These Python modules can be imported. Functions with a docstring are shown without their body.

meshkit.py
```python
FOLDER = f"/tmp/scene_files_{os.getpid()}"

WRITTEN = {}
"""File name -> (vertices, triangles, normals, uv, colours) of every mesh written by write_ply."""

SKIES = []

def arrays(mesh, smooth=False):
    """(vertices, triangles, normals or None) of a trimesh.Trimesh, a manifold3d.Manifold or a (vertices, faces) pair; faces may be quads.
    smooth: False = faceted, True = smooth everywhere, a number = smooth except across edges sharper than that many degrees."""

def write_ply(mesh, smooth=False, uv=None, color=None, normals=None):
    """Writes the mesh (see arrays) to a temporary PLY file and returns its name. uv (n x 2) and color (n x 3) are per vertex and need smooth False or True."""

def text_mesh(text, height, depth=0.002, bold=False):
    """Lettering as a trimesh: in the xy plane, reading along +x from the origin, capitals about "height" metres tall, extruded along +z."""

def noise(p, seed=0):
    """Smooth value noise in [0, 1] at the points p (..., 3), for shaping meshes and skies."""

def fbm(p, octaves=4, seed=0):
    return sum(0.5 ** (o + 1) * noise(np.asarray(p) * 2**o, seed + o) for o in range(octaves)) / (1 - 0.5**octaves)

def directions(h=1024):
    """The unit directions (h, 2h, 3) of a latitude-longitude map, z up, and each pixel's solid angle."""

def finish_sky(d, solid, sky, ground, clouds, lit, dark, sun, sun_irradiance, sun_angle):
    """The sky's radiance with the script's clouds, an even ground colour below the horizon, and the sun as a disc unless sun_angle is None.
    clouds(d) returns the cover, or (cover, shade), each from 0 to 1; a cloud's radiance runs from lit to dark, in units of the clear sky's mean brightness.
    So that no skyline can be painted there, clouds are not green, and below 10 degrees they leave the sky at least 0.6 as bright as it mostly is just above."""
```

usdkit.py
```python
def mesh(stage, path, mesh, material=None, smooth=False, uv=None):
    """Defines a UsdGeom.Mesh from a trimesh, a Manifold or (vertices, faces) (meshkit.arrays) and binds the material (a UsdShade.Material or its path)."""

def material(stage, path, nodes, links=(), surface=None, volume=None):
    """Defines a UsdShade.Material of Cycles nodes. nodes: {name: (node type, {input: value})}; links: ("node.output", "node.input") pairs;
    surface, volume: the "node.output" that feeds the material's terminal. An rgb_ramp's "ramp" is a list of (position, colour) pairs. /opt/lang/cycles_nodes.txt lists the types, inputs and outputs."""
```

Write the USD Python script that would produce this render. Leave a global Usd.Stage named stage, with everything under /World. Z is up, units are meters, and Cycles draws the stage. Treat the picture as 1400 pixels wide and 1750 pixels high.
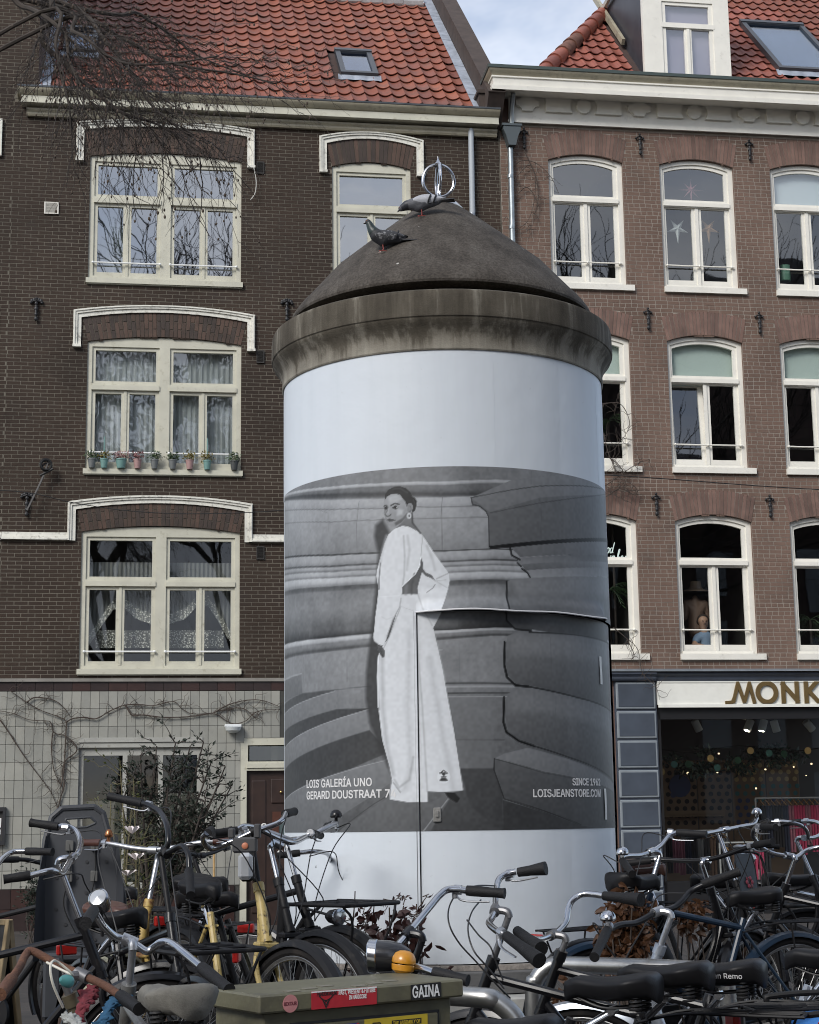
import math, random
import numpy as np, trimesh, shapely
from shapely.geometry import Polygon, LineString, Point, box as sbox
from shapely import affinity
from shapely.ops import unary_union
import usdkit, meshkit
from pxr import Usd, UsdGeom, UsdLux, UsdShade, Gf, Sdf, Vt

stage = Usd.Stage.CreateInMemory()
UsdGeom.SetStageUpAxis(stage, UsdGeom.Tokens.z)
UsdGeom.SetStageMetersPerUnit(stage, 1.0)
UsdGeom.Xform.Define(stage, '/World')
UsdGeom.Scope.Define(stage, '/World/Looks')
RNG = np.random.default_rng(7)
random.seed(7)
PI = math.pi
# ------------------------------------------------------------------ camera, sky, light, exposure
CAM_Z, PITCH, ROLL = 1.24, .183, -.01456
cam = UsdGeom.Camera.Define(stage, '/World/camera')
cam.CreateHorizontalApertureAttr(36.0); cam.CreateVerticalApertureAttr(45.0)
cam.CreateFocalLengthAttr(36.0 * 2860 / 1400)
cam.CreateClippingRangeAttr(Gf.Vec2f(0.05, 2000))
_f = np.array([0, math.cos(PITCH), math.sin(PITCH)]); _u = np.array([0, -math.sin(PITCH), math.cos(PITCH)]); _r = np.array([1., 0, 0])
CR = math.cos(ROLL) * _r + math.sin(ROLL) * _u; CU = -math.sin(ROLL) * _r + math.cos(ROLL) * _u; CF = _f
cam.AddTransformOp().Set(Gf.Matrix4d(*CR, 0, *CU, 0, *(-CF), 0, 0, 0, CAM_Z, 1))
cam.CreateExposureAttr(EXPOSURE := 0.88)
SUN_EL, SUN_AZ = math.radians(38), math.radians(214)      # towards the sun, atan2(x, y)
SKY_STRENGTH, SUN_INT = .1, .40
_sk = usdkit.material(stage, '/World/Looks/sky', {
    'tc': ('texture_coordinate', {}),
    'map': ('mapping', {'scale': (1.0, 1.0, 2.2)}),
    'n': ('noise_texture', {'scale': 2.6, 'detail': 7.0, 'roughness': .58, 'distortion': .3}),
    'r': ('rgb_ramp', {'ramp': [(0, (.12,) * 3), (.44, (.22,) * 3), (.55, (.72,) * 3), (.66, (1.,) * 3), (1, (1.,) * 3)]}),
    'n2': ('noise_texture', {'scale': 5.0, 'detail': 6.0}),
    'cl': ('rgb_ramp', {'ramp': [(0.3, (3.2, 3.5, 4.2)), (.7, (6.6, 6.8, 7.2))]}),
    's': ('sky_texture', {'sky_type': 'single_scattering', 'sun_disc': False, 'sun_elevation': SUN_EL, 'sun_rotation': SUN_AZ, 'aerosol_density': 1.5}),
    'm': ('mix_color', {'use_clamp': False}),
    'b': ('background_shader', {'strength': SKY_STRENGTH})},
    [('tc.generated', 'map.vector'), ('map.vector', 'n.vector'), ('map.vector', 'n2.vector'), ('n.fac', 'r.fac'), ('n2.fac', 'cl.fac'),
     ('r.color', 'm.fac'), ('s.color', 'm.a'), ('cl.color', 'm.b'), ('m.result', 'b.color')], surface='b.background')
sky = UsdLux.DomeLight.Define(stage, '/World/sky')
sky.GetPrim().SetCustomDataByKey('kind', 'structure')
sky.GetPrim().SetCustomDataByKey('label', 'pale blue sky with soft white clouds')
sky.GetPrim().SetCustomDataByKey('category', 'sky')
UsdShade.MaterialBindingAPI.Apply(sky.GetPrim()).Bind(_sk)
sun = UsdLux.DistantLight.Define(stage, '/World/sun')
sun.CreateIntensityAttr(SUN_INT); sun.CreateAngleAttr(22.0); sun.CreateNormalizeAttr(True); sun.CreateColorAttr(Gf.Vec3f(1, .97, .93))
_sd = Gf.Vec3d(math.sin(SUN_AZ) * math.cos(SUN_EL), math.cos(SUN_AZ) * math.cos(SUN_EL), math.sin(SUN_EL))
sun.AddTransformOp().Set(Gf.Matrix4d(Gf.Rotation(Gf.Vec3d(0, 0, 1), _sd), Gf.Vec3d(0, 0, 30)))

def at(px, py, y):
    """World point that photograph pixel (px, py) sees at y metres in front of the camera."""
    d = CR * (px - 700) / 2860 - CU * (py - 875) / 2860 + CF
    return np.array([0, 0, CAM_Z]) + d * (y / d[1])

# ------------------------------------------------------------------ helpers
_names = {}
def numbered(parent, name):
    k = (parent, name); n = _names.get(k, 0); _names[k] = n + 1
    return f'{parent}/{name}' if n == 0 else f'{parent}/{name}_{n:03d}'

def tag(prim, label=None, cat=None, group=None, kind=None):
    for k, v in (('label', label), ('category', cat), ('group', group), ('kind', kind)):
        if v: prim.SetCustomDataByKey(k, v)
    return prim

class Thing:
    """An Xform directly under /World at the thing's base; meshes are given in the frame (origin frame_o, turned frame_rz)."""
    def __init__(s, name, label, cat, base=(0, 0, 0), frame=((0, 0, 0), 0.0), group=None, kind=None):
        s.path = numbered('/World', name); s.base = np.array(base, float)
        fo, rz = np.array(frame[0], float), frame[1]
        c, n = math.cos(rz), math.sin(rz)
        w = fo + np.array([c * s.base[0] - n * s.base[1], n * s.base[0] + c * s.base[1], s.base[2]])
        x = UsdGeom.Xform.Define(stage, s.path)
        x.AddTranslateOp().Set(Gf.Vec3d(*map(float, w)))
        if rz: x.AddRotateZOp().Set(math.degrees(rz))
        s.prim = tag(x.GetPrim(), label, cat, group, kind)
    def add(s, name, m, mat, parent=None, smooth=35, label=None, kind=None):
        v, f = geo(m)
        p = numbered(parent if parent else s.path, name)
        usdkit.mesh(stage, p, (v - s.base, f), mat, smooth=smooth)
        if label or kind: tag(stage.GetPrimAtPath(p), label, None, None, kind)
        return p

def single(name, label, cat, m, mat, base=None, frame=((0, 0, 0), 0.0), group=None, kind=None, smooth=35):
    """A thing of one mesh."""
    v, f = geo(m)
    if base is None: base = [*(v[:, :2].min(0) + v[:, :2].max(0)) / 2, v[:, 2].min()]
    base = np.array(base, float); rz = frame[1]; c, n = math.cos(rz), math.sin(rz)
    w = np.array(frame[0], float) + np.array([c * base[0] - n * base[1], n * base[0] + c * base[1], base[2]])
    p = numbered('/World', name)
    ms = usdkit.mesh(stage, p, (v - base, f), mat, smooth=smooth)
    ms.AddTranslateOp().Set(Gf.Vec3d(*map(float, w)))
    if rz: ms.AddRotateZOp().Set(math.degrees(rz))
    tag(ms.GetPrim(), label, cat, group, kind)
    return p

def geo(m):
    if isinstance(m, list): m = cat(m)
    if isinstance(m, tuple):
        v, f = np.asarray(m[0], float), np.asarray(m[1], int)
        if f.shape[1] == 4: f = np.vstack([f[:, [0, 1, 2]], f[:, [0, 2, 3]]])
        return v, f
    if hasattr(m, 'to_mesh'):
        q = m.to_mesh(); return np.asarray(q.vert_properties[:, :3], float), np.asarray(q.tri_verts)
    return np.asarray(m.vertices, float), np.asarray(m.faces)

def cat(ms):
    vs, fs, n = [], [], 0
    for m in ms:
        v, f = geo(m); vs.append(v); fs.append(f + n); n += len(v)
    return np.vstack(vs), np.vstack(fs)

_BF = np.array([[0, 3, 2, 1], [4, 5, 6, 7], [0, 1, 5, 4], [1, 2, 6, 5], [2, 3, 7, 6], [3, 0, 4, 7]])
def box(x0, x1, y0, y1, z0, z1):
    v = np.array([[x0, y0, z0], [x1, y0, z0], [x1, y1, z0], [x0, y1, z0], [x0, y0, z1], [x1, y0, z1], [x1, y1, z1], [x0, y1, z1]], float)
    return geo((v, _BF))
def boxes(rows):
    """Many boxes without back faces (y1 side): rows of x0, x1, y0, y1, z0, z1."""
    r = np.asarray(rows, float); n = len(r)
    c = r[:, [0, 2, 4, 1, 2, 4, 1, 3, 4, 0, 3, 4, 0, 2, 5, 1, 2, 5, 1, 3, 5, 0, 3, 5]].reshape(n * 8, 3)
    f4 = (_BF[[0, 1, 2, 3, 5]][None] + 8 * np.arange(n)[:, None, None]).reshape(-1, 4)
    return geo((c, f4))
def bevel_box(x0, x1, y0, y1, z0, z1, b=.004):
    cx, cy, cz = (x0 + x1) / 2, (y0 + y1) / 2, (z0 + z1) / 2
    pts = []
    for sx in (-1, 1):
        for sy in (-1, 1):
            for sz in (-1, 1):
                h = np.array([(x1 - x0) / 2, (y1 - y0) / 2, (z1 - z0) / 2])
                for k in range(3):
                    q = h - b; q[k] = h[k]
                    pts.append([cx + sx * q[0], cy + sy * q[1], cz + sz * q[2]])
    return geo(trimesh.convex.convex_hull(np.array(pts)))
def prism(poly, y0, y1):
    """Shapely polygon in (x, z), extruded along y from y0 to y1."""
    out = []
    for g in getattr(poly, 'geoms', [poly]):
        if g.is_empty or g.area < 1e-9: continue
        m = trimesh.creation.extrude_polygon(g, y1 - y0, engine='earcut')
        v = np.asarray(m.vertices); out.append((np.c_[v[:, 0], y0 + v[:, 2], v[:, 1]], np.asarray(m.faces)[:, ::-1]))
    return cat(out)
def smooth_line(p, n=6):
    """Catmull-Rom through the points."""
    p = np.asarray(p, float); q = np.vstack([2 * p[0] - p[1], p, 2 * p[-1] - p[-2]]); out = []
    for i in range(1, len(q) - 2):
        t = np.linspace(0, 1, n, endpoint=False)[:, None]
        a, b, c, d = q[i - 1:i + 3]
        out.append(.5 * (2 * b + (c - a) * t + (2 * a - 5 * b + 4 * c - d) * t ** 2 + (3 * b - a - 3 * c + d) * t ** 3))
    return np.vstack(out + [p[-1:]])
def tube(p, r, n=8, cap=True, flat=1.0):
    """Tube along points p; r a number or one per point."""
    p = np.asarray(p, float); k = len(p); r = np.broadcast_to(np.asarray(r, float), (k,))
    t = np.gradient(p, axis=0); t /= np.maximum(np.linalg.norm(t, axis=1, keepdims=True), 1e-9)
    a = np.array([0, 0, 1.]) if abs(t[0][2]) < .9 else np.array([1., 0, 0])
    u = np.cross(t[0], a); u /= np.linalg.norm(u); U = [u]
    for i in range(1, k):
        u = U[-1] - t[i] * (U[-1] @ t[i]); l = np.linalg.norm(u)
        U.append(u / l if l > 1e-6 else U[-1])
    U = np.array(U); W = np.cross(t, U)
    an = np.arange(n) * 2 * PI / n
    v = (p[:, None] + r[:, None, None] * (np.cos(an)[None, :, None] * U[:, None] + flat * np.sin(an)[None, :, None] * W[:, None])).reshape(-1, 3)
    i = np.arange(k - 1)[:, None] * n; j = np.arange(n)[None]; j2 = (j + 1) % n
    f = np.stack([i + j, i + j2, i + n + j2, i + n + j], -1).reshape(-1, 4)
    f = np.vstack([f[:, [0, 1, 2]], f[:, [0, 2, 3]]])
    if cap:
        v = np.vstack([v, p[0], p[-1]]); a0 = np.arange(n); b0 = (a0 + 1) % n
        f = np.vstack([f, np.c_[b0, a0, np.full(n, k * n)], np.c_[(k - 1) * n + a0, (k - 1) * n + b0, np.full(n, k * n + 1)]])
    return v, f
def lathe(prof, n=32, a0=0.0, a1=2 * PI, center=(0, 0, 0)):
    """Revolve (r, z) pairs about the z axis."""
    prof = np.asarray(prof, float); full = abs(a1 - a0 - 2 * PI) < 1e-6
    an = np.linspace(a0, a1, n, endpoint=not full); m = len(prof)
    v = np.stack([np.outer(np.cos(an), prof[:, 0]), np.outer(np.sin(an), prof[:, 0]), np.broadcast_to(prof[:, 1], (n, m))], -1).reshape(-1, 3)
    i = np.arange(n if full else n - 1)[:, None]; i2 = (i + 1) % n; j = np.arange(m - 1)[None]
    f = np.stack([i * m + j, i2 * m + j, i2 * m + j + 1, i * m + j + 1], -1).reshape(-1, 4)
    v, f = geo((v + np.asarray(center, float), f))
    a = v[f]; ar = np.linalg.norm(np.cross(a[:, 1] - a[:, 0], a[:, 2] - a[:, 0]), axis=1)
    return v, f[ar > 1e-12]
def sphere(c, r, sub=2, sc=(1, 1, 1)):
    m = trimesh.creation.icosphere(subdivisions=sub, radius=1.0)
    return np.asarray(m.vertices) * np.asarray(sc) * r + np.asarray(c, float), np.asarray(m.faces)
def xf(m, M=None, t=(0, 0, 0)):
    v, f = geo(m)
    return (v @ np.asarray(M, float).T if M is not None else v) + np.asarray(t, float), f
def rotz(a): c, s = math.cos(a), math.sin(a); return np.array([[c, -s, 0], [s, c, 0], [0, 0, 1.]])
def rotx(a): c, s = math.cos(a), math.sin(a); return np.array([[1., 0, 0], [0, c, -s], [0, s, c]])
def roty(a): c, s = math.cos(a), math.sin(a); return np.array([[c, 0, s], [0, 1., 0], [-s, 0, c]])
def align(d, up=(0, 0, 1)):
    """Rotation whose x axis is d."""
    x = np.asarray(d, float); x = x / np.linalg.norm(x); u = np.asarray(up, float)
    if abs(x @ u) > .98: u = np.array([0, 1., 0])
    y = np.cross(u, x); y /= np.linalg.norm(y)
    return np.stack([x, y, np.cross(x, y)], 1)
def text(t, h, depth=.002, bold=False): return geo(meshkit.text_mesh(t, h, depth, bold))
def facing(m):
    """Lettering from the xy plane to a wall seen from -y (x right, z up)."""
    v, f = geo(m); return np.c_[v[:, 0], -v[:, 2], v[:, 1]], f

# ------------------------------------------------------------------ materials
_mats = {}
def M(name, col=None, rough=.6, metal=0., var=0., nscale=8., bump=0., bscale=60., island=0., ramp=None, dirt=None, spec=.5, coat=0., detail=5.):
    """Principled with object-space noise variation; island: spread of tone per loose piece."""
    if name in _mats: return _mats[name]
    nodes = {'p': ('principled_bsdf', {'base_color': col or (.5, .5, .5), 'roughness': rough, 'metallic': metal, 'specular_ior_level': spec, 'coat_weight': coat})}
    L = []
    src = None
    nodes['g'] = ('geometry', {})
    if ramp is not None:
        nodes['ir'] = ('rgb_ramp', {'ramp': ramp}); L += [('g.random_per_island', 'ir.fac')]; src = 'ir.color'
    if var or dirt:
        nodes['n'] = ('noise_texture', {'scale': nscale, 'detail': detail, 'roughness': .6}); L.append(('g.position', 'n.vector'))
        if var:
            nodes['vr'] = ('rgb_ramp', {'ramp': [(.25, (1 - var,) * 3), (.75, (1 + var,) * 3)]}); L.append(('n.fac', 'vr.fac'))
            nodes['mx'] = ('mix_color', {'blend_type': 'multiply', 'fac': 1.0, 'a': col or (.5,) * 3, 'use_clamp': False})
            L.append(('vr.color', 'mx.b'))
            if src: L.append((src, 'mx.a'))
            src = 'mx.result'
        if dirt:
            dc, dlo, dhi, dsc = dirt
            nodes['dn'] = ('noise_texture', {'scale': dsc, 'detail': 7.0, 'roughness': .65}); L.append(('g.position', 'dn.vector'))
            nodes['dr'] = ('rgb_ramp', {'ramp': [(dlo, (0,) * 3), (dhi, (1,) * 3)]}); L.append(('dn.fac', 'dr.fac'))
            nodes['dm'] = ('mix_color', {'a': col or (.5,) * 3, 'b': dc}); L.append(('dr.color', 'dm.fac'))
            if src: L.append((src, 'dm.a'))
            src = 'dm.result'
    if src: L.append((src, 'p.base_color'))
    if bump:
        nodes['bn'] = ('noise_texture', {'scale': bscale, 'detail': 4.0}); nodes['b'] = ('bump', {'strength': bump, 'distance': .01})
        L += [('g.position', 'bn.vector'), ('bn.fac', 'b.height'), ('b.normal', 'p.normal')]
    _mats[name] = usdkit.material(stage, '/World/Looks/' + name, nodes, L, surface='p.BSDF')
    return _mats[name]
def glass(name, ior=1.9, tint=(.85, .88, .88), wob=.0, wscale=2.2):
    if name in _mats: return _mats[name]
    f0 = ((ior - 1) / (ior + 1)) ** 2 * 1.7
    nodes = {'t': ('transparent_bsdf', {'color': tint}), 'gl': ('glossy_bsdf', {'color': (.95, .97, 1.0), 'roughness': .012}), 'lw': ('layer_weight', {'blend': .5}), 'pw': ('math', {'math_type': 'power', 'value2': 5.0}), 'fr': ('math', {'math_type': 'multiply_add', 'value2': 1 - f0, 'value3': f0}), 'm': ('mix_closure', {})}
    L = [('lw.facing', 'pw.value1'), ('pw.value', 'fr.value1'), ('fr.value', 'm.fac'), ('t.BSDF', 'm.closure1'), ('gl.BSDF', 'm.closure2')]
    if wob:
        nodes.update({'g': ('geometry', {}), 'n': ('noise_texture', {'scale': wscale, 'detail': 1.0}), 'b': ('bump', {'strength': wob, 'distance': .02})})
        L += [('g.position', 'n.vector'), ('n.fac', 'b.height'), ('b.normal', 'gl.normal')]
    _mats[name] = usdkit.material(stage, '/World/Looks/' + name, nodes, L, surface='m.closure')
    return _mats[name]
def cloth(name, col, transl=.4, alpha=1.0):
    if name in _mats: return _mats[name]
    nodes = {'d': ('diffuse_bsdf', {'color': col}), 't': ('translucent_bsdf', {'color': col}), 'm': ('mix_closure', {'fac': transl})}
    L = [('d.BSDF', 'm.closure1'), ('t.BSDF', 'm.closure2')]; out = 'm.closure'
    if alpha < 1:
        nodes['tr'] = ('transparent_bsdf', {}); nodes['m2'] = ('mix_closure', {'fac': alpha}); L += [('tr.BSDF', 'm2.closure1'), ('m.closure', 'm2.closure2')]; out = 'm2.closure'
    _mats[name] = usdkit.material(stage, '/World/Looks/' + name, nodes, L, surface=out)
    return _mats[name]

BRICK_L = M('brick_dark', ramp=[(0, (.034, .022, .015)), (.25, (.062, .036, .023)), (.6, (.086, .049, .030)), (.85, (.118, .066, .040)), (1, (.074, .054, .040))], rough=.78, var=.42, nscale=.8, bump=.25, bscale=90, spec=.3, dirt=((.028, .022, .019), .54, .80, 1.6))
BRICK_R = M('brick_brown', ramp=[(0, (.142, .093, .071)), (.4, (.188, .116, .084)), (.8, (.226, .139, .101)), (1, (.172, .121, .096))], rough=.8, var=.28, nscale=1.0, dirt=((.085, .066, .056), .56, .84, 1.7), bump=.25, bscale=90, spec=.3)
BRICK_ARCH = M('brick_arch', ramp=[(0, (.12, .068, .052)), (.5, (.155, .085, .064)), (1, (.19, .108, .082))], rough=.8, var=.2, nscale=3, bump=.2, bscale=90, spec=.3)
MORTAR_L = M('mortar_grey', (.125, .112, .088), .9, var=.4, nscale=1.5)
MORTAR_R = M('mortar_pale', (.26, .228, .193), .9, var=.3, nscale=1.5)
CREAM = M('cream_paint', (.50, .488, .40), .45, var=.12, nscale=3, dirt=((.30, .28, .20), .58, .8, 9.))
WHITE = M('white_paint', (.72, .70, .63), .4, var=.07, nscale=3, dirt=((.5, .48, .42), .6, .85, 8.))
TRIM = M('trim_white', (.66, .65, .58), .6, var=.12, nscale=4, dirt=((.22, .21, .18), .52, .74, 14.))
TILE_RED = M('tile_terracotta', ramp=[(0, (.165, .047, .026)), (.5, (.22, .062, .033)), (.85, (.275, .084, .045)), (1, (.185, .060, .038))], rough=.62, var=.3, nscale=2.0, dirt=((.10, .055, .04), .52, .78, 7.), bump=.2, bscale=40)
ZINC = M('zinc', (.32, .34, .37), .42, .75, var=.25, nscale=6)
ZINC_D = M('zinc_dark', (.10, .11, .12), .5, .5, var=.3, nscale=5)
LEAD = M('lead_flashing', (.30, .33, .38), .6, .25, var=.35, nscale=5)
IRON = M('black_iron', (.012, .012, .013), .5)
ROOM = M('room_plaster', (.16, .15, .135), .9, var=.15, nscale=1)
DARKWOOD = M('dark_door_wood', (.030, .016, .012), .45, var=.3, nscale=6)
G_UP = glass('pane_bright', 2.6, (.72, .76, .78), .05)
G_MID = glass('pane_plain', 1.75, (.85, .88, .87), .04)
G_LOW = glass('pane_clear', 1.5, (.9, .92, .91), .02)
SKYL = glass('skylight_pane', 1.7, (.5, .6, .75), 0)
# ------------------------------------------------------------------ ground
FAC = ((0, 26.5, 0), .15)
def fac(s, d, z):
    c, n = math.cos(.15), math.sin(.15)
    return np.array([c * s - n * d, 26.5 + n * s + c * d, z])
PAVE = usdkit.material(stage, '/World/Looks/paving_brick', {
    'g': ('geometry', {}),
    'b': ('brick_texture', {'color1': (.052, .042, .036), 'color2': (.030, .026, .024), 'mortar': (.02, .018, .016), 'scale': 1.0, 'brick_width': .21, 'row_height': .07, 'mortar_size': .005}),
    'n': ('noise_texture', {'scale': 1.4, 'detail': 6.0}), 'r': ('rgb_ramp', {'ramp': [(.3, (.6,) * 3), (.7, (1.3,) * 3)]}),
    'm': ('mix_color', {'blend_type': 'multiply', 'fac': 1.0, 'use_clamp': False}),
    'bu': ('bump', {'strength': .5, 'distance': .01}), 'p': ('principled_bsdf', {'roughness': .8})},
    [('g.position', 'b.vector'), ('g.position', 'n.vector'), ('n.fac', 'r.fac'), ('b.color', 'm.a'), ('r.color', 'm.b'), ('m.result', 'p.base_color'), ('b.fac', 'bu.height'), ('bu.normal', 'p.normal')], surface='p.BSDF')
def ground_z(y): return np.where(y < 6.149, -.12, -.28 * np.clip((y - 11) / 11.0, 0, 1))
_gy = np.r_[-300, -60, -20, 0, 3, 6.148, 6.15, np.arange(8, 28, 1.), 40, 300]; _gx = np.array([-300, -60, -12, 0, 12, 60, 300.])
_gv = np.array([[x, y, ground_z(y)] for y in _gy for x in _gx]); _nx = len(_gx)
_gf = np.array([[j * _nx + i, j * _nx + i + 1, (j + 1) * _nx + i + 1, (j + 1) * _nx + i] for j in range(len(_gy) - 1) for i in range(_nx - 1)])
single('pavement', 'dark red brick paving of the square', 'pavement', (_gv, _gf), PAVE, base=(0, 0, 0), kind='structure', smooth=False)

# ------------------------------------------------------------------ wall makers
def arch_poly(s0, s1, z0, zs, rise, n=14):
    """Opening from s0 to s1, sill z0, springing zs, rising by rise at the middle."""
    w = s1 - s0; x = np.linspace(s0, s1, n)
    if rise < 1e-4: return sbox(s0, z0, s1, zs)
    R = (w * w / 4 + rise * rise) / (2 * rise)
    z = zs + rise - R + np.sqrt(np.maximum(R * R - (x - (s0 + s1) / 2) ** 2, 0))
    return Polygon([(s0, z0)] + list(zip(x, z)) + [(s1, z0)])
def arch_ring(s0, s1, zs, rise, t, flare=.09):
    """Arch-ring polygon of thickness t above the opening, and the voussoir quads' generator data."""
    w = s1 - s0; R = (w * w / 4 + rise * rise) / (2 * rise); cx, cz = (s0 + s1) / 2, zs + rise - R
    a = math.asin(w / 2 / R)
    return R, cx, cz, a
def voussoirs(T, s0, s1, zs, rise, t, n, mat, split=False, flare=.09, y=-.006, joint=.010):
    w = s1 - s0; R, cx, cz, a = arch_ring(s0, s1, zs, rise, t)
    # bottom points lie on the intrados, top points on a flatter outer arc that ends flare beyond the jamb
    xb = np.linspace(s0, s1, n + 1); xt = np.linspace(s0 - flare, s1 + flare, n + 1)
    zb = cz + np.sqrt(R * R - (xb - cx) ** 2); w2 = w + 2 * flare; R2 = (w2 * w2 / 4 + rise * rise) / (2 * rise); c2 = zs + t + rise - R2
    zt = c2 + np.sqrt(R2 * R2 - (xt - cx) ** 2)
    for i in range(n):
        q = np.array([[xb[i], zb[i]], [xb[i + 1], zb[i + 1]], [xt[i + 1], zt[i + 1]], [xt[i], zt[i]]])
        j = joint / 2 / (xb[1] - xb[0])
        e = lambda u, v: (q[0] * (1 - u) + q[1] * u) * (1 - v) + (q[3] * (1 - u) + q[2] * u) * v
        cuts = [(0.0, 1.0)]
        if split: cuts = [(0, .64), (.67, 1)] if i % 2 else [(0, .31), (.34, 1)]
        for v0, v1 in cuts:
            yy = y + RNG.uniform(-.002, .002)
            p = [e(j, v0), e(1 - j, v0), e(1 - j, v1), e(j, v1)]
            v = np.array([[a_[0], yy, a_[1]] for a_ in p] + [[a_[0], yy + .03, a_[1]] for a_ in p])
            f = np.array([[0, 1, 2, 3], [1, 0, 4, 5], [2, 1, 5, 6], [3, 2, 6, 7], [0, 3, 7, 4]])
            T.add('brick', (v, f), mat[RNG.integers(len(mat))] if isinstance(mat, list) else mat, smooth=False)
def ring_poly(s0, s1, zs, rise, t, flare=.09):
    x = np.linspace(0, 1, 15); f = lambda a, b, z: [(a + (b - a) * q, z + rise * (1 - (2 * q - 1) ** 2)) for q in x]
    return Polygon(f(s0, s1, zs) + f(s0 - flare, s1 + flare, zs + t)[::-1])
def brick_rows(s0, s1, z0, z1, holes, course=.0625, length=.215, joint=.0115, y=0.0, cross=False, depth=.02):
    H = unary_union(holes) if holes else Polygon(); rows = []
    nz = int(round((z1 - z0) / course))
    for k in range(nz):
        za, zb = z0 + k * course + joint / 2, z0 + (k + 1) * course - joint / 2
        zm = (za + zb) / 2
        L = length if not (cross and k % 2) else length / 2
        x = s0 - ((k % 2) * .5 + RNG.uniform(-.06, .06)) * length
        if cross and k % 4 == 2: x -= length / 2
        free = LineString([(s0, zm), (s1, zm)])
        if not H.is_empty: free = free.difference(H)
        spans = [(g.bounds[0], g.bounds[2]) for g in getattr(free, 'geoms', [free]) if not g.is_empty]
        while x < s1:
            ll = L * RNG.uniform(.985, 1.015); a, b = x + joint / 2, x + ll - joint / 2
            for p, q in spans:
                c, d = max(a, p + .002), min(b, q - .002)
                if d - c > .025:
                    yy = y + RNG.uniform(-.0012, .0012); t = RNG.uniform(-.0012, .0012)
                    rows.append((c, d, yy, y + depth, za + t, zb + t))
            x += ll
    return boxes(rows)
def wall_with_holes(s0, s1, z0, z1, holes, y0, y1):
    P = sbox(s0, z0, s1, z1)
    if holes: P = P.difference(unary_union(holes))
    return prism(P, y0, y1)
def guard_rail(s0, s1, z, y=.0, posts=()):
    ms = [tube([(s0, y, z), (s1, y, z)], .013, 8)]
    for p in posts: ms.append(tube([(p, y, z), (p, y + .07, z)], .012, 6)); ms.append(sphere((p, y - .004, z), .022, 1))
    return cat(ms)

# ------------------------------------------------------------------ left house (dark brick)
LW = [(-5.17, -2.72, 9.90, 11.98), (-5.15, -2.71, 6.77, 8.85), (-5.18, -2.72, 3.62, 5.77)]
LN = [(-1.22, .10, 9.90, 11.98), (-1.22, .10, 6.77, 8.85), (-1.22, .10, 3.62, 5.77)]
houseL = Thing('brick_house', 'dark brown brick house with cream windows and red pantile roof', 'house', fac(-2.4, 0, 0), group=None) if False else \
    Thing('brick_house', 'dark brown brick house with cream window frames and steep red tiled roof', 'house', (-2.4, 0, -.3), FAC)
RISE = .10
open_l = [arch_poly(a, b, z0 - .1, z1, RISE) for a, b, z0, z1 in LW + LN]
rings_l = [ring_poly(a, b, z1, RISE, .40, .09) for a, b, z0, z1 in LW + LN]
ground_open = [sbox(-5.15, -.3, -3.29, 2.56), sbox(-2.70, -.3, -1.55, 2.55)]
houseL.add('wall', wall_with_holes(-6.40, 1.63, -.3, 12.97, open_l + ground_open, .012, .30), M('brick_core_dark', (.06, .036, .03), .85, var=.2), smooth=False)
houseL.add('mortar_joints', wall_with_holes(-6.40, 1.63, 3.48, 13.0, open_l, .0028, .0118), MORTAR_L, smooth=False)
rows = brick_rows(-6.40, 1.62, 3.48, 12.86, open_l + [r.buffer(-.01) for r in rings_l])
houseL.add('brick_courses', rows, BRICK_L, smooth=False, kind='stuff')
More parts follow.
